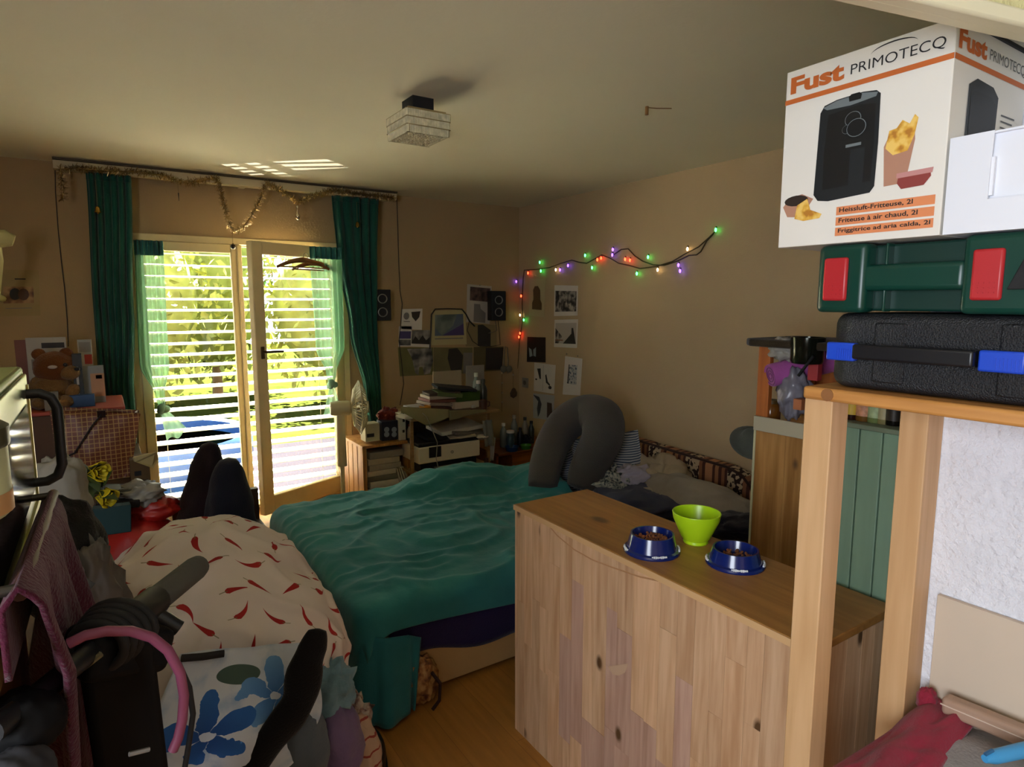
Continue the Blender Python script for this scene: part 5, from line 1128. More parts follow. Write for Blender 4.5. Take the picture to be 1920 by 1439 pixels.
# face B: normal -Y, u to the right (+X)
def fbk(u, v, off=.0008): return Vector((XB + u*DX, yN-off, zB + v*Hb))
bx, by_ = Vector((1, 0, 0)), Vector((0, 0, 1))
patch(fb, rect(0, .815, 1, .842), M_or, 'printed_band', face=fbk)
b = MB(); lettering(b, 'Fust', fbk(.035, .868), bx, by_, .36*DX, .093*Hb, weight=.045); b.obj('lettering', M_or, fb)
b = MB(); lettering(b, 'PRIMOTECQ', fbk(.435, .872), bx, by_, .52*DX, .060*Hb, weight=-.004); b.obj('lettering', M_ink2, fb)
patch(fb, [(.19, .30), (.58, .30), (.60, .72), (.52, .76), (.30, .77), (.20, .73)], M_fry2, 'printed_picture', .0009, fbk)
patch(fb, [(.23, .30), (.55, .30), (.57, .68), (.50, .71), (.28, .71), (.23, .68)], M_fry, 'printed_picture', .0012, fbk)
for k in range(7): patch(fb, rect(.66, .64-.03*k, .86 - .03*(k % 3), .648-.03*k), M_ink2, 'printed_line', .0009, fbk)
MB().box((XB+.04, yN-.004, zTp-.002), (XB+DX, yN+.01, zTp+.003)).obj('dark_gap_strip', M_blackm, fb)  # black strip paints the dark gap along the carton's top edge
# plain white open-fronted carton in front of it
yW0 = yN - .004; yW1 = .05; zW = Px(1772, 262, XB).z
wb = thing('white_carton', 'plain white folded carton in front of the fryer carton', 'carton', (XB+.10, (yW0+yW1)/2, zB)); M_wc = mat('bright_white_card', '#e8eaf2', .65)
ye = Px(1858, 300, XB).y
MB().box((XB+.0, ye, zB), (XB+.004, yW0, zW)).obj('front_flap', M_wc, wb)
MB().box((XB+.004, yW0-.003, zB), (XB+.22, yW0, zW)).obj('side_wall', M_wc, wb)
MB().box((XB+.004, yW1, zB), (XB+.22, yW0-.003, zB+.003)).obj('bottom', M_wc, wb)
MB().box((XB+.217, yW1, zB), (XB+.22, yW0-.003, zW)).obj('back_wall', M_wc, wb)
MB().box((XB+.004, yW1, zW-.003), (XB+.22, yW0-.003, zW)).obj('top_flap', M_wc, wb)
MB().box((XB+.010, yW1+.01, zB+.003), (XB+.013, ye+.012, zW-.003)).obj('inner_flap', M_wc, wb)
MB().bar((XB+.006, ye-.002, zB+.05), (XB+.006, ye-.002, zW-.035), .006, .004).obj('fold', M_wc, wb)
b = MB(); b.add([(XB-.0006, yW0, zW), (XB+.002, ye, zW-.045), (XB-.0006, ye-.002, zW), ], [(0, 1, 2)]); b.obj('folded_corner', M_wc, wb, solid=.001)
MB().box((XB, yW1, zB), (XB+.004, ye, zB+.045)).obj('front_lip', M_wc, wb)

# ------------------------------------------------------------------ pine cupboard, shelf above, green cupboard behind the cabinet
PX0 = 2.26; py1 = Px(1418, 800, PX0).y; py0 = 1.05; pz = Px(1460, 812, PX0).z
pc = thing('pine_cupboard', 'knotty pine cupboard behind the wooden post', 'cupboard', (PX0+.2, 1.3, 0))
for k in range(4):
    y0 = py0 + (py1-py0)*k/4; MB().box((PX0, y0+.0005, 0), (PX0+.02, y0+(py1-py0)/4-.0005, pz)).obj('board', wood('cupboard_pine', '#b98a50', '#93642f', 'z', 1, .45, rnd=.12, knot_scale=4.5), pc)
MB().box((PX0+.02, py1-.02, 0), (PX0+.42, py1, pz)).obj('side_panel', W_pine, pc)
MB().box((PX0+.02, py0, 0), (PX0+.42, py0+.02, pz)).obj('side_panel', W_pine, pc)
MB().box((PX0+.0, py0, pz), (PX0+.42, py1, pz+.018)).obj('top', W_pine, pc)
MB().box((PX0-.012, py0, pz-.005), (PX0, py1+.006, pz+.055)).obj('rail', mat('grey_white_rail', '#b5ac94', .4), pc, bevel=.002)
MB().box((PX0-.004, py1-.001, 0), (PX0+.002, py1+.008, pz)).obj('edge_strip', mat('pale_edge', '#c4c09a', .5), pc)
zs = pz+.018; zsh = Px(1460, 652, PX0).z; W_or2 = wood('orange_pine', '#b8692c', '#8a4718', 'z', 1, .45, knot_scale=6)
t = thing('upper_rack', 'orange pine rack with a dark top standing on the cupboard', 'rack', (PX0+.2, 1.3, zs))
yo = Px(1414, 720, PX0).y
MB().box((PX0+.02, yo-.055, zs), (PX0+.045, yo, zsh)).obj('upright', W_or2, t, bevel=.002)
MB().box((PX0+.35, yo-.055, zs), (PX0+.375, yo, zsh)).obj('upright', W_or2, t, bevel=.002)
MB().box((PX0+.36, py0, zs), (PX0+.375, yo, zsh)).obj('back_panel', W_or2, t)
MB().box((PX0+.02, py0, zs), (PX0+.375, py0+.02, zsh)).obj('side_panel', W_or2, t)
yt = Px(1388, 640, PX0-.02).y
MB().poly([(0, -.0), (.40, 0), (.40, yt-py0), (.05, yt-py0), (.0, yt-py0-.05)], (PX0-.03, py0, zsh), (1, 0, 0), (0, 1, 0), .03, nrm=(0,0,1)).obj('top_board', fabric('dark_felt', '#33291b'), t, bevel=.008, seg=3)
# things in the rack
c = Px(1443, 705, PX0+.0); M = Matrix.Translation(c)
t = thing('yoga_mat', 'rolled pink foam mat poking out of the rack', 'mat', (c.x, c.y, c.z-.05))
Mr = M @ (Vector((.45, -.25, .12))).to_track_quat('Z', 'Y').to_matrix().to_4x4(); M_pink = fabric('pink_foam', '#a8559a', .8)
MB(Mr).lathe([(.0, .004), (.040, .004), (.044, .0), (.047, .006), (.047, .40), (0, .40)], 28).obj('roll', M_pink, t, smooth=40)
MB(Mr).tube([(math.cos(a)*(.006+.0019*a), math.sin(a)*(.006+.0019*a), .003) for a in [k*.3 for k in range(62)]], .0022, 5).obj('spiral_edge', fabric('pink_foam_dark', '#7a3a72', .8), t, smooth=60)
bk = Px(1460, 655, PX0+.06)
tag(lump(Px(1473, 655, PX0+.05), (.05, .07, .045), amp=.4, sc=2.4, seed=50, ridge=.2).obj('crumpled_paper', mat('grey_print_paper', '#9a958c', .8, var=.25, vscale=30), smooth=180), 'crumpled grey paper above the pink mat', 'paper')
pt_ = Px(1508, 660, PX0-.02)
t = thing('sauce_pan', 'dark shiny pot with a long handle beside the pink mat', 'pot', pt_ - Vector((0, 0, .05)))
MB().lathe([(.055, 0), (.06, .01), (.062, .10), (.058, .10), (.054, .012), (0, .012)], 24, pt_ - Vector((-.02, 0, .045))).obj('pot', mat('dark_steel', '#22241c', .15, metal=.6), t, smooth=40)
MB().tube([Px(1497, 705, PX0-.06), Px(1525, 668, PX0-.06)], .006, 8).obj('handle', M_black, t, smooth=50)
t = thing('plastic_bag', 'grey transparent plastic bag with red print in the rack', 'bag', Px(1490, 770, PX0+.03))
lump(Px(1488, 735, PX0+.06), (.06, .06, .10), amp=.35, sc=2.4, seed=52, ridge=.05).obj('body', mat('grey_plastic_film', '#807c86', .3, var=.2, vscale=14), t, smooth=180)
MB().box(tuple(Px(1502, 770, PX0-.02) ), tuple(Px(1488, 748, PX0-.02) + Vector((.05, .0, 0)))).obj('label', mat('orange_label', '#b06a42', .6), t)
tag(MB().box(tuple(Px(1532, 715, PX0-.01)), tuple(Px(1516, 668, PX0-.01) + Vector((.03, 0, 0)))).obj('red_packet', mat('red_packet_print', '#a02f35', .5), bevel=.002), 'red packet standing beside the black case', 'packet')
ob = thing('amber_jar', 'amber glass jar below the pink mat', 'jar', Px(1440, 765, PX0+.06)); oc = Px(1445, 765, PX0+.07); oc.z = zs
MB().lathe([(.035, 0), (.04, .006), (.04, .07), (.03, .085), (0, .085)], 20, oc).obj('glass', mat('amber_glass', '#6d4214', .15), ob, smooth=50)
MB().lathe([(.032, .085), (.032, .1), (0, .1)], 20, oc).obj('lid', mat('amber_lid', '#4f3a18', .4), ob, smooth=40)
# grey cap hanging left of the cupboard
hc = Px(1398, 832, PX0+.12)
t = thing('grey_hat', 'grey felt hat brim sticking out left of the pine cupboard', 'hat', hc - Vector((0, 0, .05)))
Mh = Matrix.Translation(hc + Vector((.05, 0, 0))) @ Euler((R(25), R(-28), R(10))).to_matrix().to_4x4()
MB().tube([hc + Vector((.02, -.01, 0)), Vector((hc.x+.03, py1, hc.z))], .006, 6).obj('peg', W_pine, t)
MB(Mh).lathe([(.055, .03), (.06, .0), (.085, -.01), (.10, -.006), (.10, -.002), (.085, -.004), (.062, .006), (.055, .036), (.04, .055), (0, .06)], 28, cap=False).obj('felt', fabric('grey_felt', '#4d5048'), t, smooth=180)
# green boarded cupboard
GX = 1.525; gyl = .90; gyr = .52; gz = Px(1640, 792, GX).z - .022
gk = thing('green_cupboard', 'green painted tongue-and-groove cupboard between the posts', 'cupboard', (GX+.15, .7, 0))
M_gp = mat('green_wood_paint', '#7d9a82', .5, var=.08, vscale=6, stretch=(6, 6, .6))
n = 7
for k in range(n):
    y0 = gyr + (gyl-gyr)*k/n; w = (gyl-gyr)/n; MB().box((GX, y0+.0015, .0), (GX+.016, y0+w-.0015, gz)).obj('board', M_gp, gk, bevel=.002)
MB().box((GX+.016, gyr, 0), (GX+.30, gyl, gz-.002)).obj('carcass', M_gp, gk)
MB().box((GX-.004, gyr, gz), (GX+.30, gyl+.004, gz+.012)).obj('top', mat('green_grey_top', '#74806a', .5), gk, bevel=.002)
zt = gz+.0125
def jar(px, r, h, label, mb, mcap, ml, X_=GX+.05):
    c = Px(px, 785, X_); c.z = zt; t = thing('condiment_bottle', label, 'bottle', c, 'bottles on the green cupboard')
    MB().lathe([(r*.95, 0), (r, .004), (r, h*.6), (r*.6, h*.75), (r*.45, h*.85), (0, h*.85)], 16, c).obj('glass', mb, t, smooth=50)
    MB().lathe([(r*.5, h*.84), (r*.5, h), (0, h)], 12, c).obj('cap', mcap, t, smooth=40)
    MB().lathe([(r*1.02, h*.12), (r*1.02, h*.5)], 16, c, cap=False).obj('label', ml, t, smooth=60)
M_dkg = mat('dark_sauce_glass', '#2b120a', .15)
jar(1597, .022, .11, 'dark sauce bottle with a round yellow label', M_dkg, M_white, mat('label_yellow', '#c9a72c', .5))
jar(1620, .020, .11, 'bottle with a red and cream label second from the left', mat('glass_amber', '#6d4a1c', .2), mat('cap_red2', '#a02c24', .4), mat('label_red_cream', '#c98d6a', .5, var=.4, vscale=60))
jar(1641, .018, .105, 'bottle with a pale green label in the middle', mat('glass_green', '#71804a', .2), mat('cap_gold', '#b59a4a', .4), mat('label_pale_green', '#a9bb8c', .5, var=.3, vscale=60))
jar(1658, .016, .10, 'slim bottle with a beige label fourth from the left', mat('glass_straw', '#8a8054', .2), M_white, mat('label_beige', '#b3ab84', .5))
jar(1676, .018, .10, 'black sauce bottle at the right end of the row', mat('glass_black', '#14100c', .15), M_black, mat('label_black', '#2a2118', .5))

# ------------------------------------------------------------------ bench corner at the lower right
BZ = .70
t = thing('pet_bench', 'low bench under the wall panel holding a blanket and cushion', 'bench', (1.15, .1, 0))
MB().box((.86, -.55, BZ-.03), (1.325, .50, BZ)).obj('top', W_piney, t, bevel=.003)
for x, y in ((.88, -.5), (1.28, -.5), (.88, .44), (1.28, .44)): MB().box((x, y, 0), (x+.04, y+.04, BZ-.03)).obj('leg', W_post, t)
pa = Px(1757, 1116, 1.318)
tag(MB().box((1.319, -.45, BZ+.002), (1.330, pa.y, pa.z)).obj('beige_board', mat('beige_board', '#cdbda9', .6, var=.04), bevel=.001), 'plain beige board standing against the white wall', 'board')
# rolled plastic edge (blinds box) leaning along the board
a = Px(1770, 1318, 1.285); d_ = Px(1930, 1385, 1.285)
t = thing('beige_bar', 'long beige plastic trunking lying in front of the board', 'bar', (a+d_)/2 - Vector((0,0,.02)))
MB().bar(a, a + (d_-a)*3, .030, .034).obj('body', mat('beige_plastic', '#a98c78', .35), t, bevel=.008, seg=4)
MB().bar(a + Vector((-.0155, 0, .004)), a + (d_-a)*3 + Vector((-.0155, 0, .004)), .002, .002).obj('groove', mat('painted_highlight', '#d3bfae', .3), t)  # raised pale strip paints a highlight along the bar
# red blanket and grey cushion
pts_r = [(1540, 1450), (1600, 1395), (1680, 1330), (1742, 1296), (1800, 1330), (1830, 1352), (1700, 1450)]
def red(u, v):
    e0 = Pz(1535, 1455, BZ+.03).lerp(Pz(1745, 1318, BZ+.07), u); e1 = Pz(1700, 1520, BZ+.05).lerp(Pz(1830, 1350, BZ+.09), u)
    p = e0.lerp(e1, v); p.z += .016*math.sin(v*math.pi)*(1+.6*nz((u*3, v*3, 0), 1.4, 2)) + .004*math.sin((u*1.2+v*2.6)*5) + .014*nz((u*1.5+v*.6, v*2.0, 0), 1.2, 4) + .006*max(0, .2-abs(nz((u*2-v*1.2, v*1.5, 1), 1.2, 9)))/.2; p.z -= .03*(v < .02)
    return p
tag(MB().grid(red, 50, 26).obj('red_blanket', fabric('crimson_cloth', '#8d2438', .85), smooth=180, solid=.006), 'crimson blanket crumpled at the lower right', 'blanket')
tag(lump(Pz(1738, 1316, BZ+.085), (.018, .018, .028), amp=.2, sc=2.5, seed=60).obj('blanket_corner', fabric('crimson_cloth', ''), smooth=180), 'peaked crimson cloth corner touching the white wall', 'cloth')
tag(lump(Pz(1880, 1470, BZ+.03), (.13, .17, .05), amp=.10, sc=2, seed=61, M=Euler((0, 0, R(35))).to_matrix()).obj('pet_cushion', fabric('grey_cushion_cloth', '#8d8886', .9), smooth=180), 'grey stained cushion on the bench at the bottom right corner', 'cushion')
a = Pz(1846, 1424, BZ+.115); d_ = Pz(1960, 1398, BZ+.115)
t = thing('brush', 'light blue plastic brush handle on the grey cushion', 'brush', a - Vector((0,0,.01)))
MB().tube([a, a.lerp(d_, .15), a.lerp(d_, .6), d_], [.006, .011, .012, .012], 12).obj('handle', mat('sky_blue_plastic', '#3f9bd6', .35), t, smooth=60)
MB().tube([a + Vector((0, 0, .008)), a.lerp(d_, .12) + Vector((0, 0, .0125))], .003, 6).obj('hang_hole_shade', mat('blue_shadow', '#25608c', .5), t)  # darker blue strip paints the shade in the hang hole
# ------------------------------------------------------------------ left corner by the window: table, teddy, bag, roses
lt = thing('side_table', 'dark side table heaped with things left of the window', 'table', (-.15, 3.75, 0)); W_dk = wood('dark_table_wood', '#4a3220', '#33210f', 'x', 1, .5, knots=False)
TZ = .66
MB().box((-.62, 3.30, TZ-.03), (.16, 4.60, TZ)).obj('top', W_dk, lt, bevel=.003)
for x, y in ((-.60, 3.32), (.11, 3.32), (-.60, 4.54), (.11, 4.54)): MB().box((x, y, 0), (x+.045, y+.045, TZ-.03)).obj('leg', W_dk, lt)
# storage chest behind the bag
ch = thing('storage_chest', 'storage chest with a red lid behind the checked bag', 'chest', (-.2, 4.2, TZ)); zc = Py(150, 768, 4.0).z
MB().box((-.55, 4.0, TZ), (.08, 4.5, zc-.02)).obj('body', mat('chest_brown', '#5a4030', .7), ch, bevel=.004)
MB().box((-.56, 3.99, zc-.02), (.09, 4.51, zc)).obj('lid', mat('chest_red', '#8d3a30', .6), ch, bevel=.004)
# teddy bear
tb = Py(98, 745, 4.2); tb.z = zc; td = thing('teddy_bear', 'brown plush bear sitting on the chest, face to the right', 'plush toy', tb)
M_bear = fabric('brown_plush', '#6d3f1c', .95, bump=.6, bscale=120); M_bear2 = fabric('tan_plush', '#7d5c33', .95, bump=.6, bscale=120)
hd_ = Py(103, 690, 4.2); rh = .098
lump(tb + Vector((0, 0, .085)), (.105, .09, .10), amp=.08, seed=70).obj('body', M_bear2, td, smooth=180)
h_ = lump(hd_, (rh, rh*.9, rh*.92), amp=.06, seed=71).obj('head', M_bear, td, smooth=180)
MB().ball(hd_ + Vector((.065, -.055, -.025)), (.05, .045, .04), 16, 10).obj('muzzle', M_bear2, td, smooth=180)
MB().ball(hd_ + Vector((.10, -.085, -.005)), (.014, .012, .010), 10, 7).obj('nose', M_black, td, smooth=180)
MB().ball(hd_ + Vector((.050, -.078, .020)), .011, 10, 7).obj('eye', M_black, td, smooth=180)
MB().ball(hd_ + Vector((-.005, -.092, .012)), (.022, .008, .010), 10, 7).obj('eye_patch', mat('white_plush', '#b9aea0', .9), td, smooth=180)
for dx in (-.065, .055): lump(hd_ + Vector((dx, .0, .075)), (.032, .022, .032), amp=.05, seed=72).obj('ear', M_bear, td, smooth=180)
lump(tb + Vector((.09, -.05, .07)), (.035, .035, .06), amp=.08, seed=73, M=Euler((.5, .4, 0)).to_matrix()).obj('arm', M_bear2, td, smooth=180)
lump(tb + Vector((-.08, -.06, .06)), (.035, .035, .06), amp=.08, seed=74, M=Euler((.5, -.4, 0)).to_matrix()).obj('arm', M_bear2, td, smooth=180)
lump(tb + Vector((.06, -.10, .035)), (.04, .07, .034), amp=.08, seed=75).obj('leg', M_bear2, td, smooth=180)
lump(tb + Vector((-.05, -.10, .035)), (.04, .07, .034), amp=.08, seed=76).obj('leg', M_bear2, td, smooth=180)
# cards and books standing behind the bear
def stand(name, label, cat, x0, y0, x1, y1, Y, th, m, extra=()):
    """upright sheet: pixel rectangle at Y, standing on the chest lid"""
    b = qb(MB(), x0, y0, x1, y1, Y, th); zb_ = min(p.z for p in b.v)
    for p in b.v:
        if abs(p.z-zb_) < 1e-5: p.z = zc+.0005
    zt_ = max(p.z for p in b.v); xa = min(p.x for p in b.v); xb = max(p.x for p in b.v)
    t = thing(name, label, cat, (b.base()[0], b.base()[1], zc)); b.obj('body', m, t, bevel=.0015)
    zv = Py((x0+x1)/2, y1, Y).z
    for u0, v0, u1, v1, pm in extra: MB().box((xa+(xb-xa)*u0, Y-.0012, zt_+(zv-zt_)*v1), (xa+(xb-xa)*u1, Y+.0005, zt_+(zv-zt_)*v0)).obj('print', pm, t)
    return t
stand('magazine', 'white magazine with a dark headline behind the bear', 'magazine', 50, 633, 126, 700, 4.42, .012, mat('paper_white2', '#a9a59c', .7), [(.38, .15, .95, .30, pm_dark), (.1, .6, .35, .9, pm_mid)])
stand('notebook', 'pink notebook edge behind the white magazine', 'notebook', 29, 638, 52, 700, 4.46, .02, mat('pink_cover', '#7d4f47', .7))
stand('leaflet', 'white leaflet with a red square beside the curtain', 'leaflet', 146, 637, 173, 684, 4.44, .008, mat('paper_white2', ''), [(.42, .60, .95, .98, pm_red), (.1, .1, .9, .5, mat('print_pale_text', '#8f8a82', .7))])
stand('book_box', 'dark upright box with white vertical lettering', 'box', 138, 664, 156, 760, 4.14, .06, mat('box_dark_teal', '#0d1618', .5), [(.3, .25, .55, .60, mat('white_letter_block', '#a9aaa6', .6)), (.2, .72, .5, .9, mat('white_letter_block', ''))])
stand('photo_book', 'pale photo book with a portrait beside the dark box', 'book', 156, 686, 196, 745, 4.22, .02, mat('pale_cover', '#8b8d8c', .6), [(.35, .25, 1, .98, mat('print_portrait', '#b98a66', .6)), (.6, .3, .9, .42, pm_dark)])
stand('blue_folder', 'blue folder lying under the bear beside the dark box', 'folder', 112, 742, 178, 764, 4.08, .05, mat('folder_blue', '#1d4a78', .5))
stand('spray_can', 'small clear plastic cup in front of the bear', 'cup', 82, 735, 110, 764, 4.03, .03, mat('cup_grey', '#6e6656', .3))
# checked shopping bag
def plaid():
    m, N, L, b = new_mat('brown_checked_weave'); tc = N.new('ShaderNodeTexCoord'); sp = N.new('ShaderNodeSeparateXYZ'); L.new(tc.outputs['Object'], sp.inputs[0])
    gx = math_n(N, L, 'LESS_THAN', math_n(N, L, 'FRACT', math_n(N, L, 'MULTIPLY', sp.outputs['X'], 46)), .17); gz_ = math_n(N, L, 'LESS_THAN', math_n(N, L, 'FRACT', math_n(N, L, 'MULTIPLY', sp.outputs['Z'], 46)), .17)
    gy = math_n(N, L, 'LESS_THAN', math_n(N, L, 'FRACT', math_n(N, L, 'MULTIPLY', sp.outputs['Y'], 46)), .0)
    k = math_n(N, L, 'MAXIMUM', gx, gz_); mx = N.new('ShaderNodeMixRGB'); L.new(k, mx.inputs[0]); mx.inputs[1].default_value = S('#6a3622'); mx.inputs[2].default_value = S('#a3814a'); L.new(mx.outputs[0], b.inputs['Base Color']); b.inputs['Roughness'].default_value = .45; return m
bgY = 3.70; cs = [Py(93, 770, bgY), Py(263, 776, bgY), Py(243, 893, bgY), Py(112, 893, bgY)]; zb_ = TZ+.002
sb = thing('shopping_bag', 'brown checked shopping bag with dark handles', 'bag', ((cs[0].x+cs[1].x)/2, bgY+.08, zb_)); M_pl = plaid(); dep = .17
def bagw(u, v, s):
    top = cs[0].lerp(cs[1], u); bot = cs[3].lerp(cs[2], u); bot.z = zb_; p = bot.lerp(top, v); p.y = bgY + (0 if s == 0 else dep*(1-.25*v)) + (.03*math.sin(math.pi*u)*math.sin(math.pi*v)*(-1 if s == 0 else 1)) + .008*nz((u*4, v*4, s), 1.5, 3); return p
b = MB()
for s in (0, 1): b.grid(lambda u, v: bagw(u, v, s), 24, 14)
for u in (0, 1): b.grid(lambda w, v: bagw(u, v, 0).lerp(bagw(u, v, 1), w) + Vector(((-.012 if u == 0 else .012)*0 + (.02 if u == 0 else -.02)*math.sin(math.pi*w)*v, 0, 0)), 6, 14)
b.grid(lambda u, w: bagw(u, 0, 0).lerp(bagw(u, 0, 1), w), 12, 4)
b.obj('body', M_pl, sb, smooth=60, solid=.003)
M_hd = fabric('dark_brown_webbing', '#24120c')
for pts in ([(109, 781), (108, 800), (104, 830), (105, 850), (122, 858), (140, 850), (158, 822), (172, 800), (190, 778)],):
    MB().tube([Py(x, y, bgY-.035) for x, y in pts], .007, 6, sx=1.6, sy=.6).obj('handle', M_hd, sb, smooth=60)
for x, y in ((109, 781), (190, 777)): MB().cbox(Py(x, y, bgY-.03), (.035, .012, .035)).obj('handle_patch', M_hd, sb)
# stuff right of the bag: opened cardboard carton and tray
qthing('cardboard_carton', 'opened brown carton at the foot of the left sash', 'carton', (245, 862, 282, 922), 3.62, .14, mat('kraft_card', '#5a4424', .8, var=.1), bevel=.002, extra=[(.2, .35, .55, .5, M_blackm, 'hand_hole')])
b = MB(); q = [Py(250, 858, 3.60), Py(292, 848, 3.60), Py(296, 862, 3.66), Py(286, 878, 3.60), Py(252, 866, 3.60)]
tag(MB().add(q, [(0,1,2,3,4)]).obj('paper_wad', mat('cream_paper', '#b3a572', .8), solid=.012), 'cream paper wad sticking out above the opened carton', 'paper')
# red carrier bag and what lies on it
RZ = .60
rb = thing('red_bag', 'red plastic bag bulging beside the checked bag', 'bag', (.07, 3.02, .0)); M_redp = mat('red_plastic_film', '#a81f1c', .4, var=.12)
lump((.06, 2.99, .35), (.21, .22, .33), amp=.10, sc=1.8, seed=80, flat=.003).obj('body', M_redp, rb, smooth=180)
lump(Py(285, 953, 3.0), (.10, .09, .055), amp=.25, sc=2, seed=81, ridge=.1).obj('fold', M_redp, rb, smooth=180)
tag(MB().cbox(Py(200, 975, 2.84), (.16, .05, .11), Euler((0, R(3), R(4))).to_matrix()).obj('teal_folder', mat('teal_card', '#12393b', .6), bevel=.003), 'dark teal folder in front of the red bag', 'folder')
tag(lump(Py(262, 925, 2.98), (.085, .08, .045), amp=.35, sc=2.2, seed=82, ridge=.2).obj('plastic_wrap', mat('white_film', '#8f8d88', .35, var=.15), smooth=180), 'crumpled white plastic film on the red bag', 'plastic')
tag(MB().cbox(Py(225, 925, 3.0), (.13, .10, .055), Euler((0, R(6), R(-6))).to_matrix()).obj('dark_tray', mat('grey_dark_tray', '#30302a', .5), bevel=.006), 'dark grey tray beside the yellow roses', 'tray')
tag(MB().cbox(Py(222, 944, 2.93), (.15, .08, .03), Euler((0, R(3), R(-4))).to_matrix()).obj('black_box', M_blackm, bevel=.004), 'flat black box under the dark grey tray', 'box')
# yellow roses
def rose(p, r, par, axis):
    M = Matrix.Translation(p) @ axis.to_track_quat('Z', 'Y').to_matrix().to_4x4(); M_y = mat('yellow_petals', '#c9b416', .6, var=.15, vscale=20)
    for ring, (n, rr, tilt) in enumerate(((3, .35, .15), (5, .65, .4), (6, 1.0, .75))):
        for k in range(n):
            a = 6.283*k/n + ring*.6
            def fn(u, v):
                w = (u-.5)*1.5*rr*r*(1-.4*v); h = v*r*1.25; out = rr*r*.45 + tilt*h*.55 + .15*r*v*v
                return M @ Vector((math.cos(a)*out - math.sin(a)*w, math.sin(a)*out + math.cos(a)*w, h - .1*r*(u-.5)**2*4))
            MB().grid(fn, 5, 4).obj('petal', M_y, par, smooth=180, solid=.0012)
M_stem = mat('leaf_dark_green', '#39481f', .6, var=.2)
def leafm(b, p, d, L_, w, up):
    d = d.normalized(); s = d.cross(up).normalized()*w
    b.add([p, p + d*L_*.4 + s, p + d*L_, p + d*L_*.4 - s, p + d*L_*.45 + up*w*.3], [(0, 1, 4), (1, 2, 4), (2, 3, 4), (3, 0, 4)])
for (hx_, hy_, lab_, sd) in ((184, 885, 'upper yellow rose leaning over the red bag', 1), (200, 932, 'lower yellow rose drooping over the red bag', 2)):
    hp = Py(hx_, hy_, 2.80); root = Py(128, 935, 2.86); t = thing('yellow_rose', lab_, 'flower', root)
    mid = root.lerp(hp, .55) + Vector((0, 0, .05))
    MB().tube([root, root.lerp(mid, .5) + Vector((0,0,.012)), mid, hp], .0045, 6).obj('stem', M_stem, t, smooth=60)
    ax_ = (hp - mid).normalized() + Vector((.15, -.5, .15)); rose(hp - ax_.normalized()*.02, .034, t, ax_.normalized())
    rnd = random.Random(sd)
    for k in range(16):
        b = MB(); f_ = .1+.75*rnd.random(); p_ = root.lerp(hp, f_) + Vector((0, 0, .045*math.sin(f_*3.1))); d_ = Vector((rnd.uniform(-1, 1), rnd.uniform(-1, .2), rnd.uniform(-.6, .9)))
        leafm(b, p_, d_, rnd.uniform(.06, .10), rnd.uniform(.02, .032), Vector((0, -.3, 1)).normalized()); b.obj('leaf', M_stem, t, smooth=60)
# white paper bag left of the roses
pwb = Py(118, 930, 2.2)
tag(lump(Py(115, 932, 2.25), (.075, .07, .13), amp=.22, sc=1.6, seed=85, ridge=.1).obj('paper_bag', mat('grey_white_paper_bag', '#8d887c', .8, var=.06), smooth=180), 'grey-white paper bag left of the roses', 'bag')
# cream lamp at the far left
p = Py(6, 470, 4.3)
t = thing('clamp_lamp', 'cream clamp lamp head at the left edge', 'lamp', (p.x, 4.3, p.z-.08)); M_lampc = mat('cream_lamp', '#c9c083', .5)
MB().tube([Py(-20, 450, 4.3), Py(10, 447, 4.3), Py(26, 452, 4.3)], [.05, .045, .03], 12).obj('head', M_lampc, t, smooth=60)
MB().tube([Py(-8, 460, 4.3), Py(-4, 490, 4.3), Py(-10, 560, 4.5)], .025, 10).obj('arm', M_lampc, t, smooth=60)
MB().tube([Py(-10, 555, 4.5), Vector((Py(-10, 560, 4.5).x, YW, Py(-10, 560, 4.5).z))], .02, 8).obj('wall_mount', M_lampc, t, smooth=60)

# ------------------------------------------------------------------ chair with trousers between window and bed
c0 = Vector((.42, 3.08, 0))
chx = thing('wooden_chair', 'wooden chair hidden under draped trousers by the window', 'chair', c0)
MB().box((.22, 2.92, .43), (.62, 3.32, .46)).obj('seat', W_dk, chx, bevel=.004)
for x, y, z1_ in ((.23, 2.93, .43), (.58, 2.93, .43), (.23, 3.28, .62), (.58, 3.28, .62)): MB().box((x, y, 0), (x+.035, y+.035, z1_)).obj('leg', W_dk, chx)
MB().box((.265, 3.285, .50), (.58, 3.31, .60)).obj('backrest', W_dk, chx, bevel=.003)
def peak(label, top, l, r, Y, dp, m, seed):
    T, L_, R_ = Py(*top, Y), Py(*l, Y-.05), Py(*r, Y-.05)
    def fn(u, v):
        a = u*2*math.pi; k = min(1, v)**.36; rx = (R_.x-L_.x)/2*k; ry = dp*k; cx_ = T.x + ((L_.x+R_.x)/2 - T.x)*v; z_ = T.z + (L_.z-.10 - T.z)*v
        w = 1 + .10*math.sin(a*4+seed)*v + .10*nz((math.cos(a), math.sin(a), v*3), 1.6, seed)
        zt_ = -.035*(1-math.cos(min(1, v*4)*math.pi/2))
        return Vector((cx_ + math.cos(a)*rx*w, Y + math.sin(a)*ry*w, z_))
    return tag(MB().grid(fn, 40, 30).obj('trousers', m, smooth=180), label, 'trousers', 'trousers on the chair')
peak('dark plum trousers draped in a tall peak by the window', (393, 828), (322, 985), (425, 990), 3.10, .13, fabric('dark_plum_cloth', '#1d1119', .9), 1)
peak('navy denim trousers draped in a rounded peak in front', (428, 858), (375, 985), (486, 992), 2.98, .12, fabric('navy_denim', '#151a2a', .9), 3)

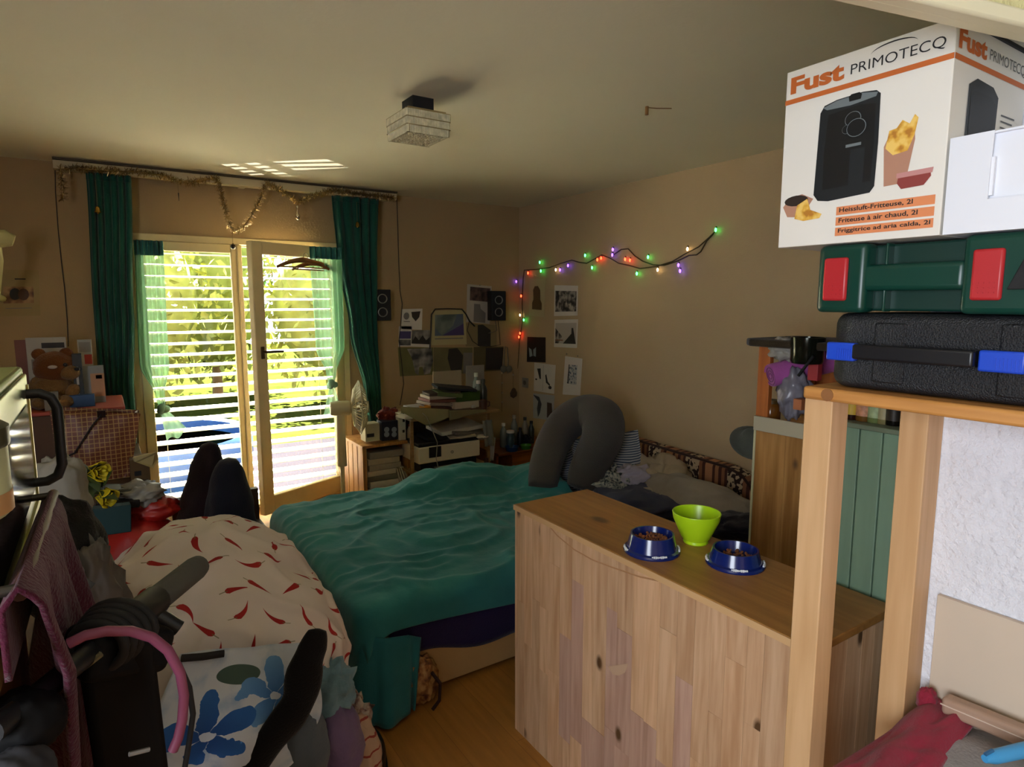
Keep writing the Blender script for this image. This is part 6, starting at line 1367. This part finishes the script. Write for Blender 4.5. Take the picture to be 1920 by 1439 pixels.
# ------------------------------------------------------------------ laundry heap in the foreground
lb = thing('laundry_basket', 'laundry basket buried under the chili-print cloth', 'basket', (.22, 2.0, 0)); M_bask = mat('basket_grey', '#57534c', .6)
MB().lathe([(.20, 0), (.27, .50), (.28, .52), (.265, .52), (.19, .01), (0, .01)], 28, (.22, 2.02, 0)).obj('shell', M_bask, lb, smooth=40)
for s_ in (-1, 1): MB().tube([(.22+s_*.27, 1.95, .50), (.22+s_*.29, 1.98, .54), (.22+s_*.29, 2.06, .54), (.22+s_*.27, 2.09, .50)], .01, 8).obj('handle', M_bask, lb, smooth=60)
def chili_mat():
    m, N, L, b = new_mat('chili_print_cotton'); uv = N.new('ShaderNodeUVMap'); 
    def layer(scale, off, seed):
        mp = N.new('ShaderNodeMapping'); L.new(uv.outputs[0], mp.inputs[0]); mp.inputs['Scale'].default_value = (scale, scale, 1); mp.inputs['Location'].default_value = (off, off*.7, 0)
        vo = N.new('ShaderNodeTexVoronoi'); vo.voronoi_dimensions = '2D'; vo.inputs['Scale'].default_value = 1; vo.inputs['Randomness'].default_value = .4; L.new(mp.outputs[0], vo.inputs['Vector'])
        sb_ = N.new('ShaderNodeVectorMath'); sb_.operation = 'SUBTRACT'; L.new(mp.outputs[0], sb_.inputs[0]); L.new(vo.outputs['Position'], sb_.inputs[1])
        sc = N.new('ShaderNodeSeparateColor'); L.new(vo.outputs['Color'], sc.inputs[0])
        ro = N.new('ShaderNodeVectorRotate'); ro.rotation_type = 'Z_AXIS'; L.new(sb_.outputs[0], ro.inputs['Vector']); L.new(math_n(N, L, 'MULTIPLY', sc.outputs[0], 6.283), ro.inputs['Angle'])
        xy = N.new('ShaderNodeSeparateXYZ'); L.new(ro.outputs[0], xy.inputs[0]); x, y = xy.outputs[0], xy.outputs[1]
        yb = math_n(N, L, 'SUBTRACT', y, math_n(N, L, 'MULTIPLY', math_n(N, L, 'MULTIPLY', x, x), math_n(N, L, 'MULTIPLY', math_n(N, L, 'SUBTRACT', sc.outputs[1], .5), 2.2)))
        hw = math_n(N, L, 'MULTIPLY', math_n(N, L, 'SUBTRACT', .46, x), .15)           # tapers to the tip
        body = math_n(N, L, 'MULTIPLY', math_n(N, L, 'LESS_THAN', math_n(N, L, 'ABSOLUTE', yb), hw), math_n(N, L, 'MULTIPLY', math_n(N, L, 'GREATER_THAN', x, -.20), math_n(N, L, 'LESS_THAN', x, .46)))
        rnd_ = math_n(N, L, 'LESS_THAN', math_n(N, L, 'ADD', math_n(N, L, 'POWER', math_n(N, L, 'DIVIDE', math_n(N, L, 'ADD', x, .17), .12), 2), math_n(N, L, 'POWER', math_n(N, L, 'DIVIDE', yb, .09), 2)), 1)
        stem = math_n(N, L, 'MULTIPLY', math_n(N, L, 'LESS_THAN', math_n(N, L, 'ABSOLUTE', yb), .016), math_n(N, L, 'MULTIPLY', math_n(N, L, 'LESS_THAN', x, -.22), math_n(N, L, 'GREATER_THAN', x, -.45)))
        return math_n(N, L, 'MAXIMUM', body, rnd_), stem
    bd, st = layer(15.0, .3, 0)
    n = N.new('ShaderNodeTexNoise'); n.inputs['Scale'].default_value = 60; L.new(uv.outputs[0], n.inputs['Vector'])
    m1 = N.new('ShaderNodeMixRGB'); L.new(bd, m1.inputs[0]); m1.inputs[1].default_value = S('#ddd3cb'); m1.inputs[2].default_value = S('#a01c1c')
    m2 = N.new('ShaderNodeMixRGB'); L.new(math_n(N, L, 'MULTIPLY', st, .75), m2.inputs[0]); L.new(m1.outputs[0], m2.inputs[1]); m2.inputs[2].default_value = S('#6e6a3c')
    L.new(m2.outputs[0], b.inputs['Base Color']); b.inputs['Roughness'].default_value = .9
    bp = N.new('ShaderNodeBump'); bp.inputs['Strength'].default_value = .15; n.inputs['Scale'].default_value = 8; L.new(n.outputs['Fac'], bp.inputs['Height']); L.new(bp.outputs[0], b.inputs['Normal']); return m
heap = [('ell', (.22, 2.08, .52), (.33, .42, .33)), ('ell', (.10, 1.95, .50), (.22, .30, .27)), ('ell', (.38, 1.92, .48), (.19, .26, .25))]
nx, ny = 76, 84; P = np.zeros((nx, ny, 3)); ga = R(8)
for i in range(nx):
    for j in range(ny):
        dx = -.42 + .84*i/(nx-1); dy = -.53 + 1.06*j/(ny-1); P[i, j] = (.22 + dx*math.cos(ga) - dy*math.sin(ga), 2.06 + dx*math.sin(ga) + dy*math.cos(ga), .875 + .01*nz((dx, dy, 0), 4, 1))
X = drape(P, heap + [('box', (.22, 2.04, .25), (.27, .32, .26), .1)], steps=90, iters=8, th=.012, fric=.9)
for i in range(nx):
    for j in range(ny):
        p = X[i, j]; w = abs(nz((p[0], p[1], p[2]*.6), 6.5, 4)); w2 = abs(nz((p[0], p[1]*1.6, p[2]), 4.0, 9)); c_ = np.array([p[0]-.22, p[1]-2.05, .25]); c_ /= np.linalg.norm(c_)
        X[i, j] += c_*(.016*max(0, .15-w)/.15 + .018*max(0, .12-w2)/.12 + .010*nz(p, 11, 2))
tag(cloth_mb(X, .84, 1.06).obj('chili_print_cloth', chili_mat(), smooth=180, solid=.003, sub=1), 'off-white cloth printed with red chilies over the laundry heap', 'cloth')
# flowered blue cloth hanging in front
def flower_mat():
    m, N, L, b = new_mat('blue_flower_cotton'); uv = N.new('ShaderNodeUVMap'); sp = N.new('ShaderNodeSeparateXYZ'); L.new(uv.outputs[0], sp.inputs[0])
    n = N.new('ShaderNodeTexNoise'); n.inputs['Scale'].default_value = 5; n.inputs['Detail'].default_value = 4; L.new(uv.outputs[0], n.inputs['Vector'])
    base = N.new('ShaderNodeValToRGB'); base.color_ramp.elements[0].position = .5; base.color_ramp.elements[0].color = S('#c3cbd6'); base.color_ramp.elements[1].position = .72; base.color_ramp.elements[1].color = S('#8fa9c9'); L.new(n.outputs['Fac'], base.inputs[0])
    cur = base.outputs[0]
    def petals(cx_, cy_, Rr, npet, rot, col, inner, cur):
        x = math_n(N, L, 'ADD', math_n(N, L, 'SUBTRACT', sp.outputs[0], cx_), math_n(N, L, 'MULTIPLY', math_n(N, L, 'SUBTRACT', n.outputs['Fac'], .5), .20)); y = math_n(N, L, 'ADD', math_n(N, L, 'SUBTRACT', sp.outputs[1], cy_), math_n(N, L, 'MULTIPLY', math_n(N, L, 'SUBTRACT', n.outputs['Fac'], .5), -.14))
        r_ = math_n(N, L, 'SQRT', math_n(N, L, 'ADD', math_n(N, L, 'MULTIPLY', x, x), math_n(N, L, 'MULTIPLY', y, y))); a = math_n(N, L, 'ARCTAN2', y, x)
        c = math_n(N, L, 'ABSOLUTE', math_n(N, L, 'COSINE', math_n(N, L, 'ADD', math_n(N, L, 'MULTIPLY', a, npet/2), rot)))
        lim = math_n(N, L, 'MULTIPLY', math_n(N, L, 'POWER', c, .55), Rr); lim = math_n(N, L, 'MULTIPLY', lim, math_n(N, L, 'ADD', .75, math_n(N, L, 'MULTIPLY', n.outputs['Fac'], .5)))
        k = math_n(N, L, 'LESS_THAN', r_, lim)
        g = N.new('ShaderNodeMixRGB'); L.new(math_n(N, L, 'MINIMUM', math_n(N, L, 'DIVIDE', r_, Rr), 1), g.inputs[0]); g.inputs[1].default_value = S(inner); g.inputs[2].default_value = S(col)
        mx = N.new('ShaderNodeMixRGB'); L.new(k, mx.inputs[0]); L.new(cur, mx.inputs[1]); L.new(g.outputs[0], mx.inputs[2]); cur = mx.outputs[0]
        k2 = math_n(N, L, 'LESS_THAN', r_, Rr*.13); mx = N.new('ShaderNodeMixRGB'); L.new(k2, mx.inputs[0]); L.new(cur, mx.inputs[1]); mx.inputs[2].default_value = S('#bfc9d8'); return mx.outputs[0]
    def ell(cx_, cy_, rx, ry, col, cur):
        k = math_n(N, L, 'LESS_THAN', math_n(N, L, 'ADD', math_n(N, L, 'POWER', math_n(N, L, 'DIVIDE', math_n(N, L, 'SUBTRACT', sp.outputs[0], cx_), rx), 2), math_n(N, L, 'POWER', math_n(N, L, 'DIVIDE', math_n(N, L, 'SUBTRACT', sp.outputs[1], cy_), ry), 2)), 1)
        mx = N.new('ShaderNodeMixRGB'); L.new(k, mx.inputs[0]); L.new(cur, mx.inputs[1]); mx.inputs[2].default_value = S(col); return mx.outputs[0]
    cur = ell(.46, .14, .15, .055, '#41574f', cur)
    cur = petals(.70, .30, .24, 5, .4, '#5f8fc4', '#2c5f9e', cur); cur = petals(.30, .50, .29, 5, 1.0, '#2a63ac', '#16407e', cur)
    L.new(cur, b.inputs['Base Color']); b.inputs['Roughness'].default_value = .9; return m
q_tl, q_tr, q_bl, q_br = Py(338, 1225, 1.62), Py(566, 1205, 1.64), Py(372, 1470, 1.50), Py(500, 1475, 1.50)
def ffl(u, v):
    p = q_tl.lerp(q_tr, u).lerp(q_bl.lerp(q_br, u), v**.9)
    bulge = math.sin(math.pi*v)*.05; p += Vector(((u-.5)*.16*math.sin(math.pi*v), -bulge - .012*math.sin(u*11+v*2)*v + .010*nz((u*3, v*4, 0), 1.4, 2), 0)); return p
tag(MB().grid(ffl, 40, 36).obj('flower_print_cloth', flower_mat(), smooth=180, solid=.003), 'white cloth printed with big blue flowers below the chili cloth', 'cloth')
# black garment leg hanging beside it
pts = [(596, 1180), (586, 1215), (572, 1255), (565, 1300), (545, 1340), (510, 1385), (470, 1440), (440, 1480)]; rr_ = [.020, .038, .045, .046, .045, .042, .040, .04]
bp_, br_ = smooth_path([Py(x, y, 1.50) for x, y in pts], rr_)
br_ = [r_*(1+.05*math.sin(k*.55)) for k, r_ in enumerate(br_)]; br_[0] *= .4
tag(MB().tube(bp_, br_, 16, sx=1.0, sy=.5, up=(0, 1, 0)).obj('black_trousers', fabric('black_cotton', '#08080a', .95), smooth=180), 'black trouser leg hanging beside the flowered cloth', 'trousers')
tag(lump(Py(480, 1460, 1.56) + Vector((.05, .06, 0)), (.13, .10, .14), amp=.2, sc=2, seed=90).obj('navy_shirt', fabric('royal_navy_cotton', '#12133d'), smooth=180), 'royal navy shirt below the black trouser leg', 'shirt')
MB_strap = MB().tube([Py(340, 1235, 1.60), Py(380, 1232, 1.60), Py(420, 1226, 1.60)], .008, 8, sx=1, sy=1.2)
tag(MB_strap.obj('black_strap', M_blackm, smooth=60), 'black strap along the hem of the chili cloth', 'strap')
# clothes spilling to the right
M_wash = fabric('washed_blue_denim', '#6f8f9c', .9, var=.3); M_lav = fabric('lavender_cotton', '#6d5a7d', .9, var=.08); M_grb = fabric('grey_blue_cotton', '#56606a', .9)
tag(lump(Py(618, 1292, 1.66), (.07, .075, .075), amp=.35, sc=2.2, seed=91, ridge=.2).obj('washed_shirt', M_wash, smooth=180), 'pale washed-blue shirt balled up beside the bed', 'shirt')
tag(lump(Py(628, 1395, 1.62), (.075, .09, .12), amp=.16, sc=1.8, seed=92, flat=.01).obj('lavender_shirt', M_lav, smooth=180), 'lavender cotton shirt below the washed-blue one', 'shirt')
tag(lump(Py(562, 1405, 1.56), (.07, .08, .13), amp=.16, sc=1.8, seed=93, flat=.01).obj('grey_blue_shirt', M_grb, smooth=180), 'grey-blue shirt between the black trousers and the lavender shirt', 'shirt')
M_rs = stripes('red_cream_stripe', [(0, '#b59a84'), (.72, '#8d3a34'), (.86, '#b59a84')], 24, axis=2, noise_amt=.01)
tag(lump(Py(674, 1425, 1.74), (.065, .075, .14), amp=.18, sc=2, seed=94, flat=.01).obj('striped_towel', M_rs, smooth=180), 'cream towel with thin red stripes at the foot of the heap', 'towel')
tag(lump(Py(660, 1350, 1.80), (.055, .06, .085), amp=.35, sc=2.4, seed=95, ridge=.2).obj('patterned_scarf', print_mat('scarf_print', '#3a2a2a', '#8a7068', '#a9a096', 40, 2), smooth=180), 'patterned pinkish scarf above the striped towel', 'scarf')
tag(lump(Py(598, 1210, 1.80), (.035, .05, .10), amp=.3, sc=2.2, seed=96).obj('grey_sock', fabric('grey_knit', '#6d675f'), smooth=180), 'grey knitted garment at the right edge of the chili cloth', 'garment')
# dark shoes on the floor
def shoe(c, rz, label):
    t = thing('shoe', label, 'shoe', c, 'dark shoes beside the heap'); M = Matrix.Translation(c) @ Matrix.Rotation(rz, 4, 'Z'); ml = mat('dark_shoe_leather', '#15100e', .4, var=.1)
    lump((0, 0, .045), (.115, .042, .042), amp=.05, seed=5, flat=.012, b=MB(M)).obj('upper', ml, t, smooth=180)
    lump((-.05, 0, .075), (.055, .036, .040), amp=.05, seed=6, b=MB(M)).obj('heel_collar', ml, t, smooth=180)
    MB(M).lathe([(.11, 0), (.115, .004), (.112, .014), (0, .014)], 24, sy=.40).obj('sole', M_blackm, t, smooth=40)
c = Pz(672, 1335, .03); c.z = 0; shoe(c, R(60), 'dark shoe on the floor beside the pinkish scarf')
c = Pz(700, 1418, .03); c.z = 0; shoe(c, R(75), 'dark shoe on the floor beside the red-striped towel')
# carton carrying the bags between towel and heap
t = thing('moving_box', 'brown moving box under the bags left of the laundry heap', 'box', (-.14, 2.0, 0)); M_mb = mat('moving_box_card', '#5d4830', .8, var=.08)
MB().box((-.30, 1.64, 0), (-.09, 2.42, .68)).obj('body', M_mb, t, bevel=.003)
MB().box((-.302, 1.638, .672), (-.196, 2.422, .684)).obj('flap', M_mb, t); MB().box((-.194, 1.638, .672), (-.088, 2.422, .684)).obj('flap', M_mb, t)
# bags between towel and heap
tag(lump(Py(118, 1055, 1.75), (.085, .10, .16), amp=.18, sc=2, seed=97).obj('black_rucksack', fabric('black_nylon', '#060709', .7), smooth=180), 'black nylon rucksack behind the maroon towel', 'bag')
tag(MB().tube([Py(98, 1005, 1.6), Py(115, 1040, 1.6), Py(124, 1075, 1.6), Py(120, 1100, 1.6)], .0035, 6).obj('bag_cord', mat('grey_cord', '#4d4a45', .6), smooth=60), 'thin grey cord hanging on the black rucksack', 'cord')
tag(lump(Py(160, 1150, 1.70), (.085, .08, .20), amp=.28, sc=2, seed=98, ridge=.2).obj('plastic_sack', mat('grey_film', '#5d5852', .35, var=.2), smooth=180), 'grey crinkled plastic sack left of the chili cloth', 'bag')
tag(lump(Py(135, 1115, 1.62), (.03, .04, .07), amp=.35, sc=2.4, seed=99, ridge=.2).obj('clear_wrap', mat('clear_film', '#6b7072', .25), smooth=180), 'small clear plastic wrap in front of the black rucksack', 'plastic')
tag(lump(Py(205, 1430, 1.40), (.07, .08, .16), amp=.25, sc=2, seed=100, ridge=.15).obj('blue_bag', mat('navy_film', '#0e1838', .35), smooth=180), 'navy plastic bag at the bottom behind the handlebar stem', 'bag')

# ------------------------------------------------------------------ oven stack and towel at the left edge
OX = -.115; OY1 = Px(50, 690, OX).y; OY0 = .80; OZ1 = Px(46, 690, OX).z; OZ0 = OZ1-.27
ov = thing('mini_oven', 'steel mini oven with a black bar handle at the left edge', 'oven', (OX-.2, (OY0+OY1)/2, OZ0)); M_steel = mat('brushed_steel', '#9a9a86', .28, metal=.85, var=.06, stretch=(1, .1, 8), vscale=20)
MB().box((OX-.36, OY0, OZ0), (OX-.006, OY1, OZ1)).obj('housing', mat('oven_green_lit_enamel', '#8f9a5d', .35), ov, bevel=.006)  # yellow-green light on the oven is put into the housing colour
MB().box((OX-.006, OY0+.01, OZ0+.02), (OX, OY1-.02, OZ1-.012)).obj('door', M_steel, ov, bevel=.002)
MB().box((OX-.001, OY0+.05, OZ0+.06), (OX+.002, OY1-.075, OZ1-.06)).obj('door_glass', mat('dark_oven_glass', '#1b1d1c', .08, spec=.7), ov)
MB().box((OX-.001, OY1-.045, OZ0+.03), (OX+.003, OY1-.035, OZ1-.03)).obj('door_trim', mat('gold_trim', '#c4b66a', .3, metal=.6), ov)
MB().box((OX-.001, OY0+.02, OZ0+.022), (OX+.004, OY1-.025, OZ0+.034)).obj('door_trim', mat('gold_trim', ''), ov)
hy_ = Px(62, 820, OX+.0).y - .06; h0 = Px(48, 735, OX+.035); h1 = Px(60, 915, OX+.035)
hz1, hz0 = OZ1-.045, OZ1-.205
MB().tube([(OX, OY1-.055, hz1), (OX+.018, OY1-.055, hz1), (OX+.034, OY1-.055, hz1-.008), (OX+.042, OY1-.055, hz1-.028), (OX+.042, OY1-.055, hz0+.028), (OX+.034, OY1-.055, hz0+.008), (OX+.018, OY1-.055, hz0), (OX, OY1-.055, hz0)], .0085, 12).obj('handle', M_black, ov, smooth=60)
# wooden stand below
os_ = thing('oven_stand', 'wooden stand under the mini oven', 'stand', (OX-.2, .9, 0))
MB().box((OX-.36, OY0-.02, OZ0-.03), (OX+.0, OY1+.02, OZ0)).obj('top', wood('stand_wood', '#a87a44', '#8a5f30', 'y', 1, .5), os_, bevel=.003)
MB().box((OX-.36, OY0, 0), (OX-.33, OY1, OZ0-.03)).obj('side_panel', W_pine, os_)
MB().box((OX-.03, OY0, 0), (OX-.004, OY0+.30, OZ0-.03)).obj('side_panel', wood('stand_wood_z', '#a87a44', '#8a5f30', 'z', 1, .5), os_)
# towel rail and maroon towel
TX = OX+.03; ta = Px(98, 935, TX); tb_ = Px(34, 1125, TX); trz = (ta.z+tb_.z)/2
tr2 = thing('towel_rail', 'rail on the stand carrying the maroon towel', 'rail', (TX, 1.1, trz))
MB().tube([(TX, tb_.y+.015, tb_.z), (TX, ta.y+.03, ta.z)], .008, 10).obj('bar', mat('brown_rail', '#4a2a22', .6), tr2, smooth=60)
for y_, z_ in ((tb_.y+.03, tb_.z), (ta.y+.02, ta.z)): MB().tube([(TX, y_, z_), (OX-.02, y_, z_)], .006, 8).obj('bracket', M_dkmetal, tr2, smooth=60)
tn, tf = Py(66, 1470, .92), Py(196, 1470, 1.42)
def tow(u, v):
    top = Vector((TX, tb_.y, tb_.z)).lerp(Vector((TX, ta.y, ta.z)), u); s = v - .10
    if s < 0: return top + Vector((-.014, 0, .008 + s*.9))
    bot = tn.lerp(tf, u); bot.z -= .05; k = s/.9; p = top.lerp(bot, k); fold = (.020*math.sin(u*17+.6) + .008*math.sin(u*41+1))*min(1, k*3)
    p.x += fold + .016*min(1, k*30); p.z += .010*max(0, 1-k*20); return p
tag(MB().grid(tow, 90, 50).obj('maroon_towel', fabric('maroon_terry', '#4a1229', .95, bump=.5, bscale=160), smooth=180, solid=.006), 'maroon towel hanging in folds from the rail', 'towel')
# round container near the camera
jc = Vector((-.108, .62, 1.385)); 
st_ = thing('jar_stand', 'slim stand carrying the round container by the camera', 'stand', (-.17, .60, 0))
MB().box((-.255, .52, 1.355), (-.105, .70, 1.384)).obj('top', W_pine, st_); MB().box((-.22, .58, 0), (-.18, .62, 1.355)).obj('post', W_pine, st_)
t = thing('round_tub', 'round tub with dark lid and yellow label, nearest the camera', 'tub', jc)
MB().lathe([(.038, 0), (.042, .004), (.042, .055), (0, .055)], 28, jc).obj('tub', mat('tub_label_print', '#b3b58a', .45, var=.25, vscale=26), t, smooth=40)
MB().lathe([(.0425, .004), (.0425, .02)], 28, jc, cap=False).obj('label_band', mat('orange_label_band', '#b88a58', .5), t, smooth=60)
MB().lathe([(.043, .055), (.044, .058), (.044, .070), (.040, .073), (0, .073)], 28, jc).obj('lid', mat('dark_olive_lid', '#3d3c26', .4), t, smooth=40)

# ------------------------------------------------------------------ folding scooter handlebar
A_ = Py(25, 1340, .80); B_ = Py(372, 1062, 1.16); ax = (B_-A_).normalized()
sc = thing('scooter', 'black folding scooter handlebar with a grey grip and pink cable', 'scooter', (.02, 1.0, 0)); M_grip = mat('grey_rubber', '#4a4a44', .8, bump=.2)
def on_ab(px): 
    # parameter along the bar whose pixel x is px
    best = min(range(201), key=lambda k: abs(proj_x(A_.lerp(B_, k/200)) - px)); return A_.lerp(B_, best/200)
def proj_x(p): v = p - CC; return 960 + FPX*v.dot(RT)/v.dot(FW)
g0, g1 = on_ab(283), B_
MB().tube([A_ - ax*.03, on_ab(300)], .013, 14).obj('bar', M_black, sc, smooth=60)
MB().tube([g0, g0.lerp(g1, .12), g0.lerp(g1, .9), g1, g1 + ax*.008], [.0185, .020, .0205, .0185, .010], 18).obj('grip', M_grip, sc, smooth=60)
MB().tube([on_ab(245), on_ab(292)], .0225, 16).obj('clamp', M_black, sc, smooth=40)
k_ = on_ab(285); MB().tube([k_ + Vector((.0, -.01, -.012)), k_ + Vector((.032, -.02, -.040))], [.013, .011], 12).obj('brake_lever_mount', M_black, sc, smooth=50)
st = Py(232, 1240, .98)
for k in range(5):
    cz = on_ab(205) + ax*(k-2)*.012; x_ = ax.cross(Vector((0,0,1))).normalized(); y_ = x_.cross(ax)
    MB().tube([cz + x_*(math.cos(a)*(.034+.003*k)) + y_*(math.sin(a)*(.030+.002*k)) for a in [6.283*q/24 for q in range(24)]], .0065, 8, closed=True).obj('cable_coil', M_blackm, sc, smooth=60)
s_top = on_ab(215) + Vector((0, 0, -.01)); s_bot = Vector((s_top.x+.035, s_top.y+.16, .08))
MB().bar(s_top + Vector((0,0,.01)), s_top.lerp(s_bot, .99), .085, .07).obj('stem', mat('scooter_black', '#040405', .7, spec=.2), sc, bevel=.014, seg=4)
MB().bar(s_top + Vector((-.045, -.02, .005)), s_top + Vector((.05, .03, -.035)), .08, .06).obj('stem_head', mat('scooter_black', ''), sc, bevel=.014, seg=4)
MB().tube([s_top + Vector((-.035, -.055, .0)), s_top + Vector((-.015, -.058, .014))], .004, 6).obj('badge_strip', mat('dull_gold', '#6e6a50', .4), sc)
MB().tube([s_top + Vector((.005, -.052, -.135)), s_top + Vector((.028, -.045, -.142))], .003, 6).obj('reflector', mat('pale_mark', '#8d8a86', .4), sc)
hA = on_ab(60)
lump(hA + Vector((-.01, -.01, -.02)), (.040, .035, .036), amp=.12, seed=101).obj('brake_body', mat('scooter_black', ''), sc, smooth=60)
lump(A_ + Vector((.0, -.03, -.055)), (.034, .03, .03), amp=.15, seed=102).obj('lower_grip', mat('dark_rubber', '#26262a', .8), sc, smooth=180)
pk = [(128, 1208), (160, 1192), (200, 1184), (245, 1184), (285, 1196), (315, 1220), (338, 1262), (345, 1305), (342, 1350), (334, 1385), (324, 1408)]
MB().tube([Py(x, y, .86) for x, y in pk], .0062, 10).obj('pink_cable', mat('pink_rubber', '#83405c', .5), sc, smooth=60)
bk_ = [(300, 1225), (335, 1245), (355, 1290), (362, 1340), (355, 1390), (345, 1450)]
MB().tube([Py(x, y, .97) for x, y in bk_], .004, 8).obj('black_cable', M_blackm, sc, smooth=60)
MB().box((s_bot.x-.07, s_bot.y-.05, .06), (s_bot.x+.07, s_bot.y+.55, .10)).obj('deck', M_blackm, sc, bevel=.01)
for dy in (-.05, .52): MB().lathe([(.07, -.02), (.085, -.015), (.085, .015), (.07, .02)], 24, (s_bot.x, s_bot.y+dy, .085), Matrix.Rotation(R(90), 3, 'Y')).obj('wheel', M_black, sc, smooth=40)
